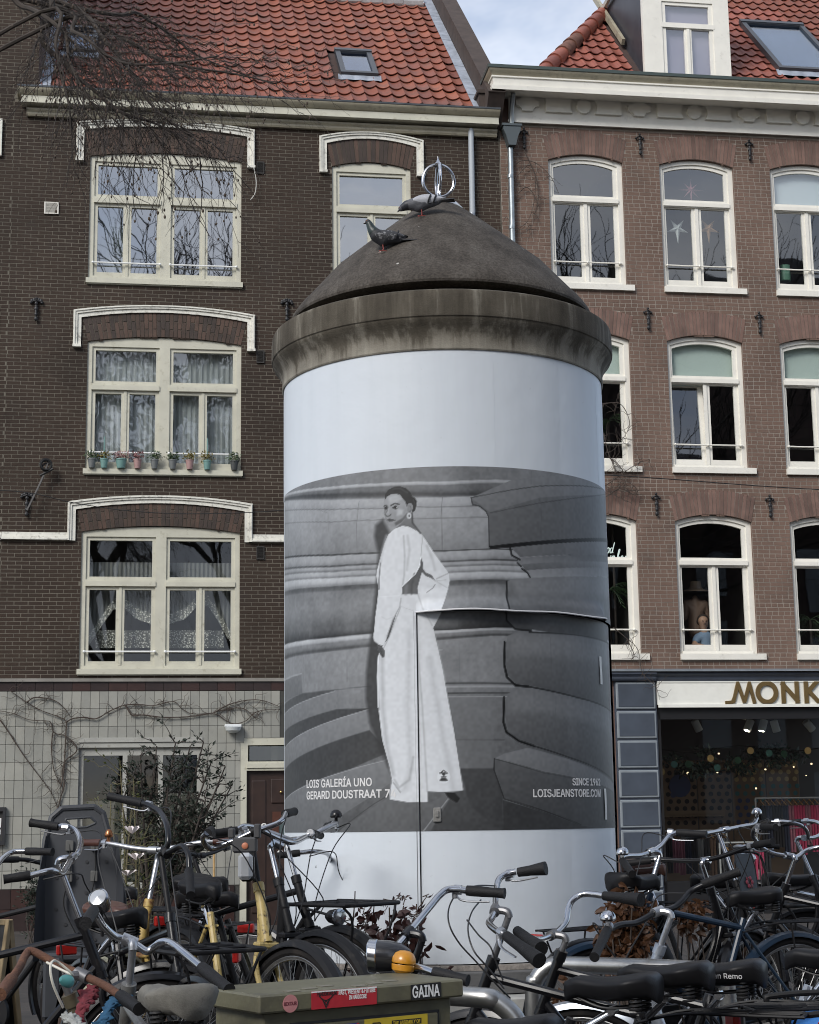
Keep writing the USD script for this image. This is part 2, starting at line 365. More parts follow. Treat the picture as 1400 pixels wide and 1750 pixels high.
BRICK_LV = [M('brick_dark_a', (.054, .033, .023), .75, var=.3, nscale=6, bump=.2, bscale=90), M('brick_dark_b', (.074, .043, .030), .75, var=.3, nscale=6, bump=.2, bscale=90), M('brick_dark_c', (.040, .027, .021), .75, var=.3, nscale=6, bump=.2, bscale=90)]
for k, (a, b, z0, z1) in enumerate(LW): voussoirs(houseL, a, b, z1, RISE, .40, 38, BRICK_LV, split=True)
for k, (a, b, z0, z1) in enumerate(LN): voussoirs(houseL, a, b, z1, RISE, .40, 20, BRICK_LV, split=False)
# white label mouldings over the arches, three fillets each
def moulding(a, b, zleg, ztop, rise, w=.125, y=0.0, ext=None):
    """U-shaped label: legs from zleg up to ztop, arched head; ext: (s_left, s_right, z) string course joined to the feet."""
    ms = []
    for t0, t1, pr in ((0, w, .03), (.012, w * .52, .05), (.012, w * .26, .065)):
        out = arch_poly(a + t0, b - t0, zleg, ztop - t0, rise); inn = arch_poly(a + t1, b - t1, zleg - 1, ztop - t1, rise)
        P = out.difference(inn)
        if ext:
            P = P.union(sbox(ext[0], zleg + t0 * .6, a + t1, zleg + t1)).union(sbox(b - t1, zleg + t0 * .6, ext[1], zleg + t1))
        ms.append(prism(P, y - pr, y + .002))
    if not ext:
        for s in (a, b - w): ms.append(box(s - .004, s + w + .004, y - .072, y + .002, zleg - .03, zleg + .012))
    return cat(ms)
houseL.add('label_moulding', moulding(-5.40, -2.50, 11.90, 12.55, .10), TRIM, smooth=False)
houseL.add('label_moulding', moulding(-5.38, -2.49, 8.77, 9.36, .115), TRIM, smooth=False)
houseL.add('label_moulding', moulding(-5.40, -2.52, 5.62, 6.24, .115, ext=(-6.40, -1.42)), TRIM, smooth=False)
houseL.add('label_moulding', moulding(-1.43, .33, 11.88, 12.50, .11), TRIM, smooth=False)
houseL.add('label_moulding', moulding(-1.43, .33, 8.77, 9.36, .11), TRIM, smooth=False)
houseL.add('label_moulding', moulding(-1.42, .33, 5.62, 6.24, .11, ext=(-1.425, 1.62)), TRIM, smooth=False)

def panes(T, w, name, rects, gmat, y, top_rise=0.0, tilt=.006):
    for r in rects:
        s0, s1, z0, z1 = r[:4]; rise = r[4] if len(r) > 4 else 0.0
        P = arch_poly(s0 - .006, s1 + .006, z0 - .006, z1 + .004, rise) if rise else sbox(s0 - .006, z0 - .006, s1 + .006, z1 + .006)
        _pc = np.array(P.exterior.coords)[:-1]; m = trimesh.creation.triangulate_polygon(P, engine='earcut'); m = (np.c_[m[0][:, 0], np.full(len(m[0]), y), m[0][:, 1]], m[1]); c = np.array([(s0 + s1) / 2, y, (z0 + z1) / 2])
        A = rotz(RNG.normal(0, tilt)) @ rotx(RNG.normal(0, tilt)); v, f = m
        T.add(name, ((v - c) @ A.T + c, f), gmat, w, smooth=False)

def window_left(T, s0, s1, z0, z1, halves, gmat, gtop=None, flat_panes=True, open_left=False):
    outer = arch_poly(s0, s1, z0, z1, RISE - .01); zt0, zt1 = z0 + 1.29, z0 + 1.40
    mul = .165
    if halves == 2:
        m = (s0 + s1) / 2; spans = [(s0 + .075, m - mul / 2), (m + mul / 2, s1 - .075)]
    else: spans = [(s0 + .075, s1 - .075)]
    openings, sash, glass_top, glass_low = [], [], [], []
    for a, b in spans:
        top = sbox(a, zt1, b, z1 - .075); low = sbox(a, z0 + .055, b, zt0); openings += [top, low]
        gt = sbox(a + .055, zt1 + .045, b - .055, z1 - .13); glass_top.append((a + .055, b - .055, zt1 + .045, z1 - .13))
        c = (a + b) / 2
        gl = [(a + .06, c - .065, z0 + .125, zt0 - .05), (c + .065, b - .06, z0 + .125, zt0 - .05)]; glass_low += gl
        sash += [top.difference(gt), low.difference(unary_union([sbox(p[0], p[2], p[1], p[3]) for p in gl]))]
    w = T.add('window', prism(outer.difference(unary_union(openings)), .03, .15), CREAM, smooth=False)
    for sp in sash: T.add('sash', prism(sp, .055, .125), CREAM, w, smooth=False)
    for sp in spans:   # raised meeting stile of each pair of casements
        c = (sp[0] + sp[1]) / 2
        T.add('meeting_stile', box(c - .022, c + .022, .040, .056, z0 + .06, zt0 - .006), CREAM, w, smooth=False)
        T.add('drip_bar', box(sp[0] - .005, sp[1] + .005, .012, .056, zt0 + .004, zt1 - .03), CREAM, w, smooth=False)
    T.add('sill', cat([box(s0 - .03, s1 + .03, -.05, .15, z0 - .085, z0 - .002), box(s0 - .02, s1 + .02, -.03, .15, z0 - .1, z0 - .0852)]), CREAM, w, smooth=False)
    panes(T, w, 'pane', glass_top, gtop or gmat, .09); panes(T, w, 'pane', glass_low, gmat, .09)
    for a, b in spans:
        T.add('guard_rail', guard_rail(a - .02, b + .02, z0 + .27, .0, (a, b)), M('rail_white', (.75, .76, .74), .35), w)
    return w, spans
window_left(houseL, -5.17, -2.72, 9.90, 11.98, 2, G_UP)
window_left(houseL, -5.15, -2.71, 6.77, 8.85, 2, glass('pane_streaky', 1.9, (.8, .84, .85), .06, 4.0))
window_left(houseL, -5.18, -2.72, 3.62, 5.77, 2, G_LOW)
window_left(houseL, -1.22, .10, 9.90, 11.98, 1, G_UP)
for zz in (6.77, 3.62): window_left(houseL, -1.22, .10, zz, zz + 2.08, 1, G_MID)
# dark rooms behind the windows
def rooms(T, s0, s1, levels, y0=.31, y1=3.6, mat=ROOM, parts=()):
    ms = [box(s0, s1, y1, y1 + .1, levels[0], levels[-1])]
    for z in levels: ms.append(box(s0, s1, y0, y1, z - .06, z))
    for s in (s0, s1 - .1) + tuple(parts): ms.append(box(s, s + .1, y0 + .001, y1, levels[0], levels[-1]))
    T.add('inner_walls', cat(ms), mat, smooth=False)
rooms(houseL, -6.3, 1.55, [-.3, 3.2, 6.35, 9.5, 12.95], parts=(-2.2,))

# cornice and gutter of the left house
def extrude_profile(prof, s0, s1, closed=True):
    """Profile of (projection, z) points, swept along s from s0 to s1."""
    P = Polygon([(-p, z) for p, z in prof]); m = trimesh.creation.extrude_polygon(P, s1 - s0, engine='earcut'); v = np.asarray(m.vertices)
    return np.c_[s0 + v[:, 2], v[:, 0], v[:, 1]], np.asarray(m.faces)
GUT = M('gutter_paint', (.33, .30, .22), .5, var=.18, nscale=3, dirt=((.12, .11, .09), .5, .8, 6.))
houseL.add('gutter', extrude_profile([(0.012, 12.885), (.21, 12.885), (.24, 12.91), (.28, 12.945), (.30, 12.975), (.30, 12.995), (.012, 12.995)], -6.34, 1.60), GUT, smooth=40)
houseL.add('gutter_lip', extrude_profile([(.0, 12.997), (.31, 12.997), (.315, 13.025), (.30, 13.03), (.0, 13.02)], -6.345, 1.605), ZINC_D, smooth=False)
houseL.add('fascia', cat([box(-6.28, 1.585, -.215, -.004, 12.765, 12.883), box(-6.285, 1.588, -.222, -.2152, 12.765, 12.79)]), CREAM, smooth=False)
houseL.add('bed_moulding', extrude_profile([(-.005, 12.60), (.06, 12.60), (.075, 12.63), (.075, 12.66), (.11, 12.69), (.11, 12.72), (-.005, 12.763)], -6.2, 1.58), GUT, smooth=False)
# roof
AL = math.atan(.9); CA, SA = math.cos(AL), math.sin(AL)
def roof_xf(m, d0, z0, ca, sa):
    """(s, t, h) -> facade frame: t runs up the slope, h out of it."""
    v, f = geo(m); return np.c_[v[:, 0], d0 + v[:, 1] * ca - v[:, 2] * sa, z0 + v[:, 1] * sa + v[:, 2] * ca], f
def pantile(w, l, hgt=.048, seg=8, thick=.016, wave='u'):
    x = np.linspace(0, 1, seg + 1)
    h = hgt * (1 - np.sin(PI * x)) ** 1.15 if wave == 'u' else hgt * (.5 + .5 * np.sin(2 * PI * x + .6) + .12 * np.sin(4 * PI * x))
    n = seg + 1; X = x * w * 1.012
    top0 = np.c_[X, np.zeros(n), h + .045]; top1 = np.c_[X, np.full(n, l), h + .010]; bot = np.c_[X, np.full(n, .004), h + .045 - thick]
    v = np.vstack([top0, top1, bot]); f = []
    for i in range(seg): f += [[i, i + 1, n + i + 1, n + i], [2 * n + i, 2 * n + i + 1, i + 1, i]]
    f += [[0, n, 2 * n, 2 * n]]
    return v, np.array(f)
def small_boxhit(s, t, rects): return any(a < s < b and c < t < d for a, b, c, d in rects)
roofL = houseL.add('roof', roof_xf(box(-6.0, 1.25, 0, 7.05, -.05, .0), -.12, 12.96, CA, SA), M('roof_boarding', (.05, .03, .025), .9), smooth=False)
TILES = [M('roof_tile_%s' % 'abcde'[i], c, .6, var=.28, nscale=3.0, dirt=((.07, .048, .038), .46, .78, 3.), bump=.15, bscale=40) for i, c in enumerate([(.215, .060, .031), (.245, .070, .036), (.17, .050, .030), (.29, .090, .047), (.215, .068, .043)])]
tw, tl = .2335, .418
pt = pantile(tw, tl + .05)
skyl_rects = [(-.97, -.28, 1.42, 2.98), (-5.76, -5.16, 1.98, 3.55)]
stuff_tiles, cand = [], []
for j in range(1, 17):
    for i in range(31):
        s, t = -5.99 + i * tw, -.17 + j * tl + (tl if j == 0 else 0) * 0
        if small_boxhit(s + tw / 2, t + tl / 2, skyl_rects): continue
        v = pt[0] * (1, 1, 1) + (s, t, RNG.uniform(-.004, .004)); v[:, 2] += (v[:, 0] - s) * RNG.normal(0, .01)
        cand.append((i, roof_xf((v + (RNG.normal(0, .003), RNG.normal(0, .004), 0), pt[1]), -.12, 12.96, CA, SA)))
cand.sort(key=lambda c: -c[0])
for k, (i, m) in enumerate(cand):
    if k < 300: houseL.add('roof_tile', m, TILES[int(RNG.choice(5, p=[.3, .27, .2, .1, .13]))], roofL)
    else: stuff_tiles.append(m)
houseL.add('roof_tiles_under_branches', cat(stuff_tiles), TILE_RED, roofL, kind='stuff')
houseL.add('ridge_cap', roof_xf(cat([tube([(-6.0 + .42 * k, 6.78, .06), (-5.56 + .42 * k, 6.78, .085)], .13, 10) for k in range(17)]), -.12, 12.96, CA, SA), M('ridge_cement', (.40, .40, .40), .8, var=.3, nscale=4), roofL)
houseL.add('rear_roof', (np.array([[-6.0, 5.05, 17.55], [1.25, 5.05, 17.55], [1.25, 10, 13], [-6.0, 10, 13]]), np.array([[0, 1, 2, 3]])), M('roof_boarding'), roofL, smooth=False)
houseL.add('flashing', roof_xf(cat([box(1.19, 1.37, -.02 + k * .83, .80 + k * .83, .085 + .003 * (k % 2), .094 + .003 * (k % 2)) for k in range(9)]), -.12, 12.96, CA, SA), LEAD, smooth=False)
houseL.add('parapet', roof_xf(box(1.38, 1.66, -.05, 7.35, -.4, .42), -.12, 12.96, CA, SA), M('parapet_brick', (.05, .036, .03), .85, var=.3, nscale=5), smooth=False)
houseL.add('parapet_coping', roof_xf(box(1.37, 1.67, -.06, 7.36, .421, .44), -.12, 12.96, CA, SA), M('parapet_brick'), smooth=False)
houseL.add('parapet_block', cat([box(1.28, 1.62, -.10, .35, 13.04, 13.36), box(1.25, 1.60, -.13, .38, 13.361, 13.42)]), M('parapet_brick'), smooth=False)
houseL.add('left_flashing', cat([box(-6.0, -5.83, -.13, .2, 13.0, 14.3), ]) if False else roof_xf(box(-6.02, -5.84, -.02, 6.0, .06, .075), -.12, 12.96, CA, SA), LEAD, smooth=False)
def skylight(T, par, s0, s1, t0, t1, d0, z0, ca, sa, gm, label=None):
    fr = sbox(s0, t0, s1, t1).difference(sbox(s0 + .09, t0 + .10, s1 - .09, t1 - .09))
    m = trimesh.creation.extrude_polygon(fr, .10, engine='earcut'); v = np.asarray(m.vertices) + (0, 0, .05)
    k = T.add('skylight', roof_xf((v, np.asarray(m.faces)), d0, z0, ca, sa), M('skylight_frame', (.055, .06, .068), .4, .3), smooth=False, label=label)
    T.add('pane', roof_xf(box(s0 + .085, s1 - .085, t0 + .095, t1 - .085, .105, .112), d0, z0, ca, sa), gm, k, smooth=False)
    T.add('blind', roof_xf(box(s0 + .086, s1 - .086, t0 + .096, t1 - .086, .03, .04), d0, z0, ca, sa), M('skylight_dark', (.008, .036, .08), .6), k, smooth=False)
    T.add('hood', roof_xf(bevel_box(s0 - .01, s1 + .01, t1 - .07, t1 + .05, .08, .17), d0, z0, ca, sa), M('skylight_frame'), k)
    ap = np.linspace(s0 - .05, s1 + .05, 40); w = .03 * np.abs(np.sin((ap - s0) / tw * PI))
    v = np.vstack([np.c_[ap, np.full(40, t0 + .02), np.full(40, .10)], np.c_[ap, t0 - .12 - w, .045 + w * .6]])
    T.add('apron', roof_xf((v, np.array([[i, i + 40, i + 41, i + 1] for i in range(39)])), d0, z0, ca, sa), LEAD, k)
skylight(houseL, roofL, -.95, -.29, 1.58, 2.93, -.12, 12.96, CA, SA, SKYL)
skylight(houseL, roofL, -5.74, -5.18, 2.1, 3.45, -.12, 12.96, CA, SA, SKYL)

# ground floor of the left house: tiled front, window, door
DK = M('sill_band', (.20, .19, .17), .8, var=.3, nscale=3)
houseL.add('band', box(-6.40, -1.0, -.035, .012, 3.425, 3.475), DK, smooth=False)
TL = [M('wall_tile_%s' % 'abc'[i], c, .28, var=.10, nscale=3, dirt=((.16, .155, .13), .60, .85, 5.)) for i, c in enumerate([(.275, .275, .245), (.30, .297, .262), (.255, .255, .228)])]
TD = [M('dark_tile_%s' % 'ab'[i], c, .3, var=.2, nscale=5) for i, c in enumerate([(.040, .020, .017), (.028, .018, .017)])]
houseL.add('tile_bed', wall_with_holes(-6.40, 1.6, -.3, 3.42, ground_open, .004, .0118), M('tile_grout', (.05, .05, .045), .9), smooth=False)
tw2, th2 = .1385, .268
s = -6.38
while s < -1.6:
    if s < -1.7: houseL.add('dark_tile', bevel_box(s + .003, s + 2 * tw2 - .003, -.006, .006, 3.285, 3.42, .002), TD[RNG.integers(2)], smooth=False)
    s += 2 * tw2
blocks = unary_union(ground_open)
cnt = 0
for j in range(11):
    z1 = 3.279 - j * th2; z0 = z1 - th2
    for i in range(40):
        a = -6.38 + i * tw2; b = a + tw2
        if b > -1.0: break
        P = sbox(a + .003, z0 + .003, b - .003, z1 - .003).difference(blocks)
        if P.is_empty or P.area < .003: continue
        x0, y0, x1, y1 = P.bounds
        if b > -2.0 or (y1 < .35): continue
        houseL.add('wall_tile', bevel_box(x0, x1, -.006 + RNG.uniform(-.001, .001), .006, y0, y1, .0015), TL[RNG.integers(3)], smooth=False)
# dark tiled plinth
for i in range(18):
    a = -6.38 + i * .277
    if -5.28 < a < -3.3 or a > -2.8: continue
    for z0, z1 in ((-.29, .03), (.036, .325)): houseL.add('plinth_tile', bevel_box(a + .003, a + .274, -.02, .004, z0, z1, .002), TD[(i + (z0 > 0)) % 2], smooth=False)
wg = sbox(-5.15, .30, -3.29, 2.555)
ops = [sbox(-5.08, .40, -4.49, 2.30), sbox(-4.42, .40, -3.95, 2.30), sbox(-3.88, .40, -3.36, 2.30)]
GW = M('grey_paint', (.34, .34, .31), .5, var=.15, nscale=4, dirt=((.16, .15, .12), .55, .8, 8.))
k = houseL.add('window', prism(wg.difference(unary_union(ops)), .05, .16), GW, smooth=False, label='wide ground floor window in a flaking grey frame')
panes(houseL, k, 'pane', [o.bounds[0::2] + o.bounds[1::2] for o in ops], G_LOW, .10)
houseL.add('privacy_film', cat([box(o.bounds[0], o.bounds[2], .115, .12, .40, 1.62 + .05 * i) for i, o in enumerate(ops)]), cloth('film', (.12, .12, .10), .3), k, smooth=False)
houseL.add('head_trim', cat([box(-5.16, -3.28, -.02, .05, 2.50, 2.57), box(-5.15, -3.29, .0, .05, 2.42, 2.498)]), GW, k, smooth=False)
houseL.add('under_panel', box(-5.15, -3.29, .02, .3, -.3, .298), M('dark_tile_a'), smooth=False)
fr = sbox(-2.70, -.3, -1.55, 2.55).difference(unary_union([sbox(-2.58, 2.19, -1.67, 2.44), sbox(-2.60, -.3, -1.65, 2.05)]))
k = houseL.add('door_frame', prism(fr, .0, .14), CREAM, smooth=False)
panes(houseL, k, 'pane', [(-2.55, -1.70, 2.21, 2.42)], G_MID, .08)
houseL.add('transom_bar', box(-2.60, -1.65, -.02, -.001, 2.09, 2.16), CREAM, k, smooth=False)
D = houseL.add('door', cat([box(-2.60, -1.65, .07, .11, -.28, 2.05)] + [bevel_box(a, b, .052, .071, z0, z1, .012) for a, b, z0, z1 in ((-2.52, -2.30, -.1, 1.9), (-2.22, -1.72, 1.55, 1.92), (-2.22, -1.72, .55, .72))]), DARKWOOD, smooth=False)
houseL.add('door_light', prism(sbox(-2.20, .88, -1.74, 1.42).difference(sbox(-2.10, .98, -1.84, 1.32)), .045, .075), M('brown_wood', (.075, .028, .017), .4, var=.25, nscale=9), D, smooth=False)
houseL.add('pane', box(-2.10, -1.84, .060, .066, .98, 1.32), M('leaded_glass', (.07, .10, .10), .15), D, smooth=False)
for (a, z) in ((-2.33, 1.20), (-2.08, .79)):
    houseL.add('door_badge', cat([xf(lathe([(0, 0), (.05, 0), (.05, .008), (0, .008)], 20), rotx(PI / 2), (a, .050, z))]), M('badge_white', (.75, .75, .72), .4), D)
    houseL.add('badge_mark', cat([xf(lathe([(0, 0), (.014, 0), (.014, .004), (0, .004)], 10), rotx(PI / 2), (a + .022 * math.cos(q), .042, z + .022 * math.sin(q))) for q in (PI / 2, PI * 7 / 6, PI * 11 / 6)]), IRON, D)
houseL.add('door_knob', sphere((-2.07, .03, 1.72), .022, 1), M('brass', (.6, .42, .18), .3, 1.0), D)

# ------------------------------------------------------------------ taller house at the left edge
houseN = Thing('tall_brick_house', 'taller dark brick house cut by the left edge, rising past the gutter', 'house', (-7.8, 0, -.3), FAC)
houseN.add('wall', cat([box(-11, -6.402, .014, .30, -.3, 13.0), box(-11, -6.03, .014, .30, 13.0, 19)]), M('brick_core_dark'), smooth=False)
houseN.add('mortar_joints', cat([box(-11, -6.402, .0038, .0138, 3.48, 13.0), box(-11, -6.03, .0038, .0138, 13.001, 19)]), MORTAR_L, smooth=False)
houseN.add('brick_courses', cat([brick_rows(-7.6, -6.398, 3.48, 13.03, [], y=.001), brick_rows(-7.6, -6.03, 13.03, 18, [], y=.001)]), BRICK_L, smooth=False, kind='stuff')
houseN.add('tiled_front', box(-11, -6.42, -.004, .0138, -.3, 3.42), TL[0], smooth=False)
houseN.add('side_wall', box(-6.3, -6.031, .301, 8, 13.0, 19), M('brick_core_dark'), smooth=False)
for z in (11.9, 8.77): houseN.add('label_moulding', box(-6.9, -6.58, -.05, .002, z, z + .63), TRIM, smooth=False)
houseN.add('string_course', cat([box(-11, -6.405, -.03, .002, 5.62, 5.745), box(-11, -6.405, -.055, -.031, 5.645, 5.70)]), TRIM, smooth=False)

# ------------------------------------------------------------------ right house (brown brick) with the shop
RC = [(2.47, 3.77), (4.42, 5.74), (6.40, 7.72)]
RR = [(10.08, 12.27), (6.96, 9.13), (3.86, 6.05)]
RRISE = .12
houseR = Thing('shop_house', 'lighter brown brick house with white sash windows above a clothes shop', 'house', (5.2, 0, -.3), FAC)
open_r = [arch_poly(a, b, z0 - .09, z1, RRISE) for a, b in RC for z0, z1 in RR]
rings_r = [ring_poly(a, b, z1, RRISE, .41, .085) for a, b in RC for z0, z1 in RR]
shop_open = [sbox(3.99, .1, 9.0, 3.0)]
houseR.add('wall', wall_with_holes(1.64, 9.5, -.3, 13.6, open_r + shop_open, .012, .30), M('brick_core_brown', (.13, .08, .062), .85, var=.2), smooth=False)
houseR.add('mortar_joints', wall_with_holes(1.64, 9.5, 3.5, 12.9, open_r, .0028, .0118), MORTAR_R, smooth=False)
houseR.add('brick_courses', brick_rows(1.645, 9.4, 3.60, 12.88, open_r + [r.buffer(-.01) for r in rings_r], course=.0685, length=.208, joint=.011, cross=True), BRICK_R, smooth=False, kind='stuff')
BRV = [M('brick_arch_%s' % 'abc'[i], c, .8, var=.25, nscale=6, bump=.2, bscale=90) for i, c in enumerate([(.130, .080, .063), (.158, .095, .074), (.178, .108, .085)])]
for a, b in RC:
    for z0, z1 in RR: voussoirs(houseR, a, b, z1, RRISE, .41, 22, BRV, flare=.085)
G_TOP = glass('pane_top', 1.9, (.8, .83, .84), .04)
def window_right(T, s0, s1, z0, z1, gtop, glow, tilt=False):
    outer = arch_poly(s0, s1, z0, z1, RRISE - .01)
    zt0, zt1 = z0 + 1.455, z0 + 1.555
    top = arch_poly(s0 + .065, s1 - .085, zt1, z1 - .055, RRISE - .02); low = sbox(s0 + .065, z0 + .05, s1 - .085, zt0)
    gt = arch_poly(s0 + .10, s1 - .155, zt1 + .04, z1 - .105, RRISE - .03)
    c = (s0 + s1) / 2 - .01
    gl = [(s0 + .11, c - .085, z0 + .155, zt0 - .02), (c + .085, s1 - .16, z0 + .155, zt0 - .02)]
    w = T.add('window', prism(outer.difference(unary_union([top, low])), .06, .17), WHITE, smooth=False)
    T.add('sash', prism(top.difference(gt), .085, .14), WHITE, w, smooth=False)
    for k, (a, b) in enumerate(((s0 + .065, c), (c, s1 - .085))):
        P = sbox(a, z0 + .05, b, zt0).difference(sbox(gl[k][0], gl[k][2], gl[k][1], gl[k][3])); m = prism(P, .095, .145)
        if tilt and k == 0:
            v, f = m; o = np.array([0, .12, z0 + .06]); v = (v - o) @ rotx(-.085).T + o; m = (v, f)
        T.add('casement', m, WHITE, w, smooth=False)
    T.add('meeting_stile', box(c - .03, c + .03, .075, .0945, z0 + .055, zt0 - .004), WHITE, w, smooth=False)
    T.add('weather_bar', box(s0 + .06, s1 - .08, .04, .0845, zt0 + .015, zt1 - .015), WHITE, w, smooth=False)
    T.add('sill', cat([box(s0 - .005, s1 + .12, -.05, .17, z0 - .10, z0 - .002), box(s0 + .05, s1 - .07, .03, .095, z0, z0 + .05)]), WHITE, w, smooth=False)
    panes(T, w, 'pane', [(s0 + .10, s1 - .155, zt1 + .04, z1 - .105, RRISE - .03)], gtop, .11)
    if tilt:
        a = gl[0]; m = (np.array([[a[0], .118, a[2]], [a[1], .118, a[2]], [a[1], .118, a[3]], [a[0], .118, a[3]]]), np.array([[0, 1, 2], [0, 2, 3]])); o = np.array([0, .12, z0 + .06]); T.add('pane', ((m[0] - o) @ rotx(-.085).T + o, m[1]), glow, w, smooth=False); panes(T, w, 'pane', gl[1:], glow, .118)
    else: panes(T, w, 'pane', gl, glow, .118)
    T.add('guard_rail', guard_rail(s0 + .05, s1 - .06, z0 + .395, .035, (s0 + .08, c, s1 - .10)), WHITE, w)
    return w
for i, (a, b) in enumerate(RC):
    for j, (z0, z1) in enumerate(RR):
        window_right(houseR, a, b, z0, z1, G_TOP if j == 0 else G_MID if j == 1 else G_LOW, G_MID if j < 2 else G_LOW, tilt=(i == 1 and j == 1))
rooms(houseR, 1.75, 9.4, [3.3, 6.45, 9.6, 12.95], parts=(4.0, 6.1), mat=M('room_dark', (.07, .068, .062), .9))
# frieze, cornice, gutter
houseR.add('frieze', cat([box(1.80, 9.5, -.045, .011, 12.90, 13.55), box(1.78, 9.5, -.075, -.0455, 12.885, 12.93), box(1.80, 9.5, -.06, -.0455, 12.9305, 12.955)]), WHITE, smooth=False)
WO = M('ornament_paint', (.70, .68, .61), .45, var=.06, nscale=3)
for k in range(-1, 4):
    c = 3.10 + 1.963 * k; zc = 13.22
    circ = Point(c, zc).buffer(.125, 24)
    if c > 1.9: houseR.add('roundel', prism(circ, -.098, -.0448), WO, smooth=False)
    for sg in (-1, 1):
        a, b = (c + .17, c + .66) if sg > 0 else (c - .66, c - .17)
        P = sbox(a, zc - .125, b, zc + .145).difference(Point(c, zc).buffer(.235, 24))
        if a > 2.0: houseR.add('ornament_panel', prism(P, -.098, -.0448), WO, smooth=False)
    x = c + .98
    P = sbox(x - .20, zc - .125, x + .20, zc + .145)
    for sx in (-1, 1):
        for sz in (-1, 1): P = P.difference(Point(x + sx * .20, zc + .01 + sz * .155).buffer(.11, 16))
    if x > 1.9: houseR.add('ornament_cross', prism(P, -.098, -.0448), WO, smooth=False)
def mitred(prof, s0, s1):
    """Cornice profile (projection, z) along the front, with its end s0 returned to the wall."""
    n = len(prof); A = np.array([[s0 + .5 - p, -p, z] for p, z in prof]); B = np.array([[s1, -p, z] for p, z in prof]); R = np.array([[s0 + .5 - p, .2, z] for p, z in prof])
    v = np.vstack([R, A, B]); f = []
    for k in range(2):
        for i in range(n):
            j = (i + 1) % n; f.append([k * n + i, k * n + j, (k + 1) * n + j, (k + 1) * n + i])
    return v, np.array(f)[:, ::-1]
houseR.add('cornice', mitred([(0, 13.40), (.05, 13.40), (.09, 13.34), (.46, 13.30), (.47, 13.285), (.475, 13.36), (.44, 13.365), (.44, 13.375), (.45, 13.50), (.47, 13.505), (.47, 13.53), (.0, 13.53)], 1.40, 9.5), WHITE, smooth=False)
houseR.add('gutter', mitred([(0, 13.532), (.455, 13.532), (.465, 13.555), (.485, 13.58), (.515, 13.61), (.52, 13.645), (0, 13.645)], 1.40, 9.5), GUT, smooth=40)
houseR.add('gutter_lip', mitred([(0, 13.647), (.535, 13.647), (.54, 13.70), (.0, 13.71)], 1.40, 9.5), M('lip_green', (.055, .075, .07), .45), smooth=False)
# roof of the right house
RD, RZ = -.05, 13.66
rca = rsa = math.sqrt(.5)
hip0, hip1 = (2.35, .0), (5.6, 6.2)                       # the hip in (s, t)
tri = Polygon([(2.35, 0), (9.5, 0), (9.5, 6.2), (5.6, 6.2)])
m = trimesh.creation.extrude_polygon(tri, .04, engine='earcut')
roofR = houseR.add('roof', roof_xf((np.asarray(m.vertices) - (0, 0, .045), np.asarray(m.faces)), RD, RZ, rca, rsa), M('roof_boarding'), smooth=False)
houseR.add('side_roof', (np.array([[2.35, RD, RZ], [5.6, RD + 6.2 * rca, RZ + 6.2 * rsa], [5.6, 9, RZ + 6.2 * rsa], [2.35, 9, RZ]]), np.array([[0, 1, 2, 3]])), M('roof_boarding'), roofR, smooth=False)
ptr = pantile(.215, .40, .040, wave='s')
TR = [M('roof_tile_r%s' % 'abc'[i], c, .58, var=.25, nscale=3.0, dirt=((.12, .06, .045), .55, .85, 6.), bump=.15, bscale=40) for i, c in enumerate([(.215, .062, .040), (.19, .054, .036), (.24, .072, .046)])]
rest = []; nt = 0
for j in range(17):
    for i in range(36):
        s, t = 2.2 + i * .215, .02 + j * .355
        hx = 2.35 + (t + .18) * (3.25 / 6.2)
        if s + .1 < hx or s > 9.3: continue
        if 4.22 < s + .1 < 5.84 and t < 3.2: continue
        if 6.86 < s + .1 < 8.2 and .85 < t + .2 < 3.55: continue
        v = ptr[0] + (s + RNG.normal(0, .002), t + RNG.normal(0, .003), RNG.uniform(-.003, .003))
        mm = roof_xf((v, ptr[1]), RD, RZ, rca, rsa)
        if nt < 300 and s < 7.9 and t < 4.6: houseR.add('roof_tile', mm, TR[RNG.integers(3)], roofR); nt += 1
        else: rest.append(mm)
houseR.add('roof_tiles_beyond', cat(rest), TILE_RED, roofR, kind='stuff')
for k in range(14):
    a, b = k * .42, k * .42 + .47
    p = lambda t: np.array([2.35 + t * 3.25 / 6.2 - .03, t, .07])
    q = tube([p(a), p(a + .03), p(b - .05), p(b)], [.150, .150, .122, .118], 14)
    houseR.add('hip_tile', roof_xf((q[0], q[1]), RD, RZ, rca, rsa), TR[k % 3] if k not in (3, 4) else M('hip_mossy', (.14, .065, .045), .8, var=.4, nscale=8), roofR)
skylight(houseR, roofR, 6.90, 8.15, .95, 3.5, RD, RZ, rca, rsa, glass('skylight_big', 1.35, (.8, .88, .95)))
# dormer
dm = houseR.add('dormer', cat([box(4.27, 4.62, .10, .20, 13.6, 16.6), box(5.55, 5.84, .10, .20, 13.6, 16.6), box(4.62, 5.55, .10, .20, 15.36, 16.6), box(4.33, 5.78, .2, 4.2, 16.5, 16.62)]), WHITE, smooth=False, label='white boarded dormer with a small paned window')
houseR.add('cheek', box(4.31, 4.325, .201, 3.0, 13.7, 16.5), M('dormer_zinc', (.055, .055, .065), .45, .3, var=.3, nscale=2), dm, smooth=False)
houseR.add('cheek', box(5.785, 5.80, .201, 3.0, 13.7, 16.5), M('dormer_zinc'), dm, smooth=False)
houseR.add('eave_board', cat([box(4.12, 5.95, -.12, .08, 16.62, 16.85), tube([(4.24, .12, 16.4), (4.24, 2.8, 16.4)], .05, 6)]), WHITE, dm, smooth=False)
houseR.add('cheek_trim', roof_xf(box(4.20, 4.26, 1.9, 4.6, .08, .19), RD, RZ, rca, rsa), GUT, dm, smooth=False)
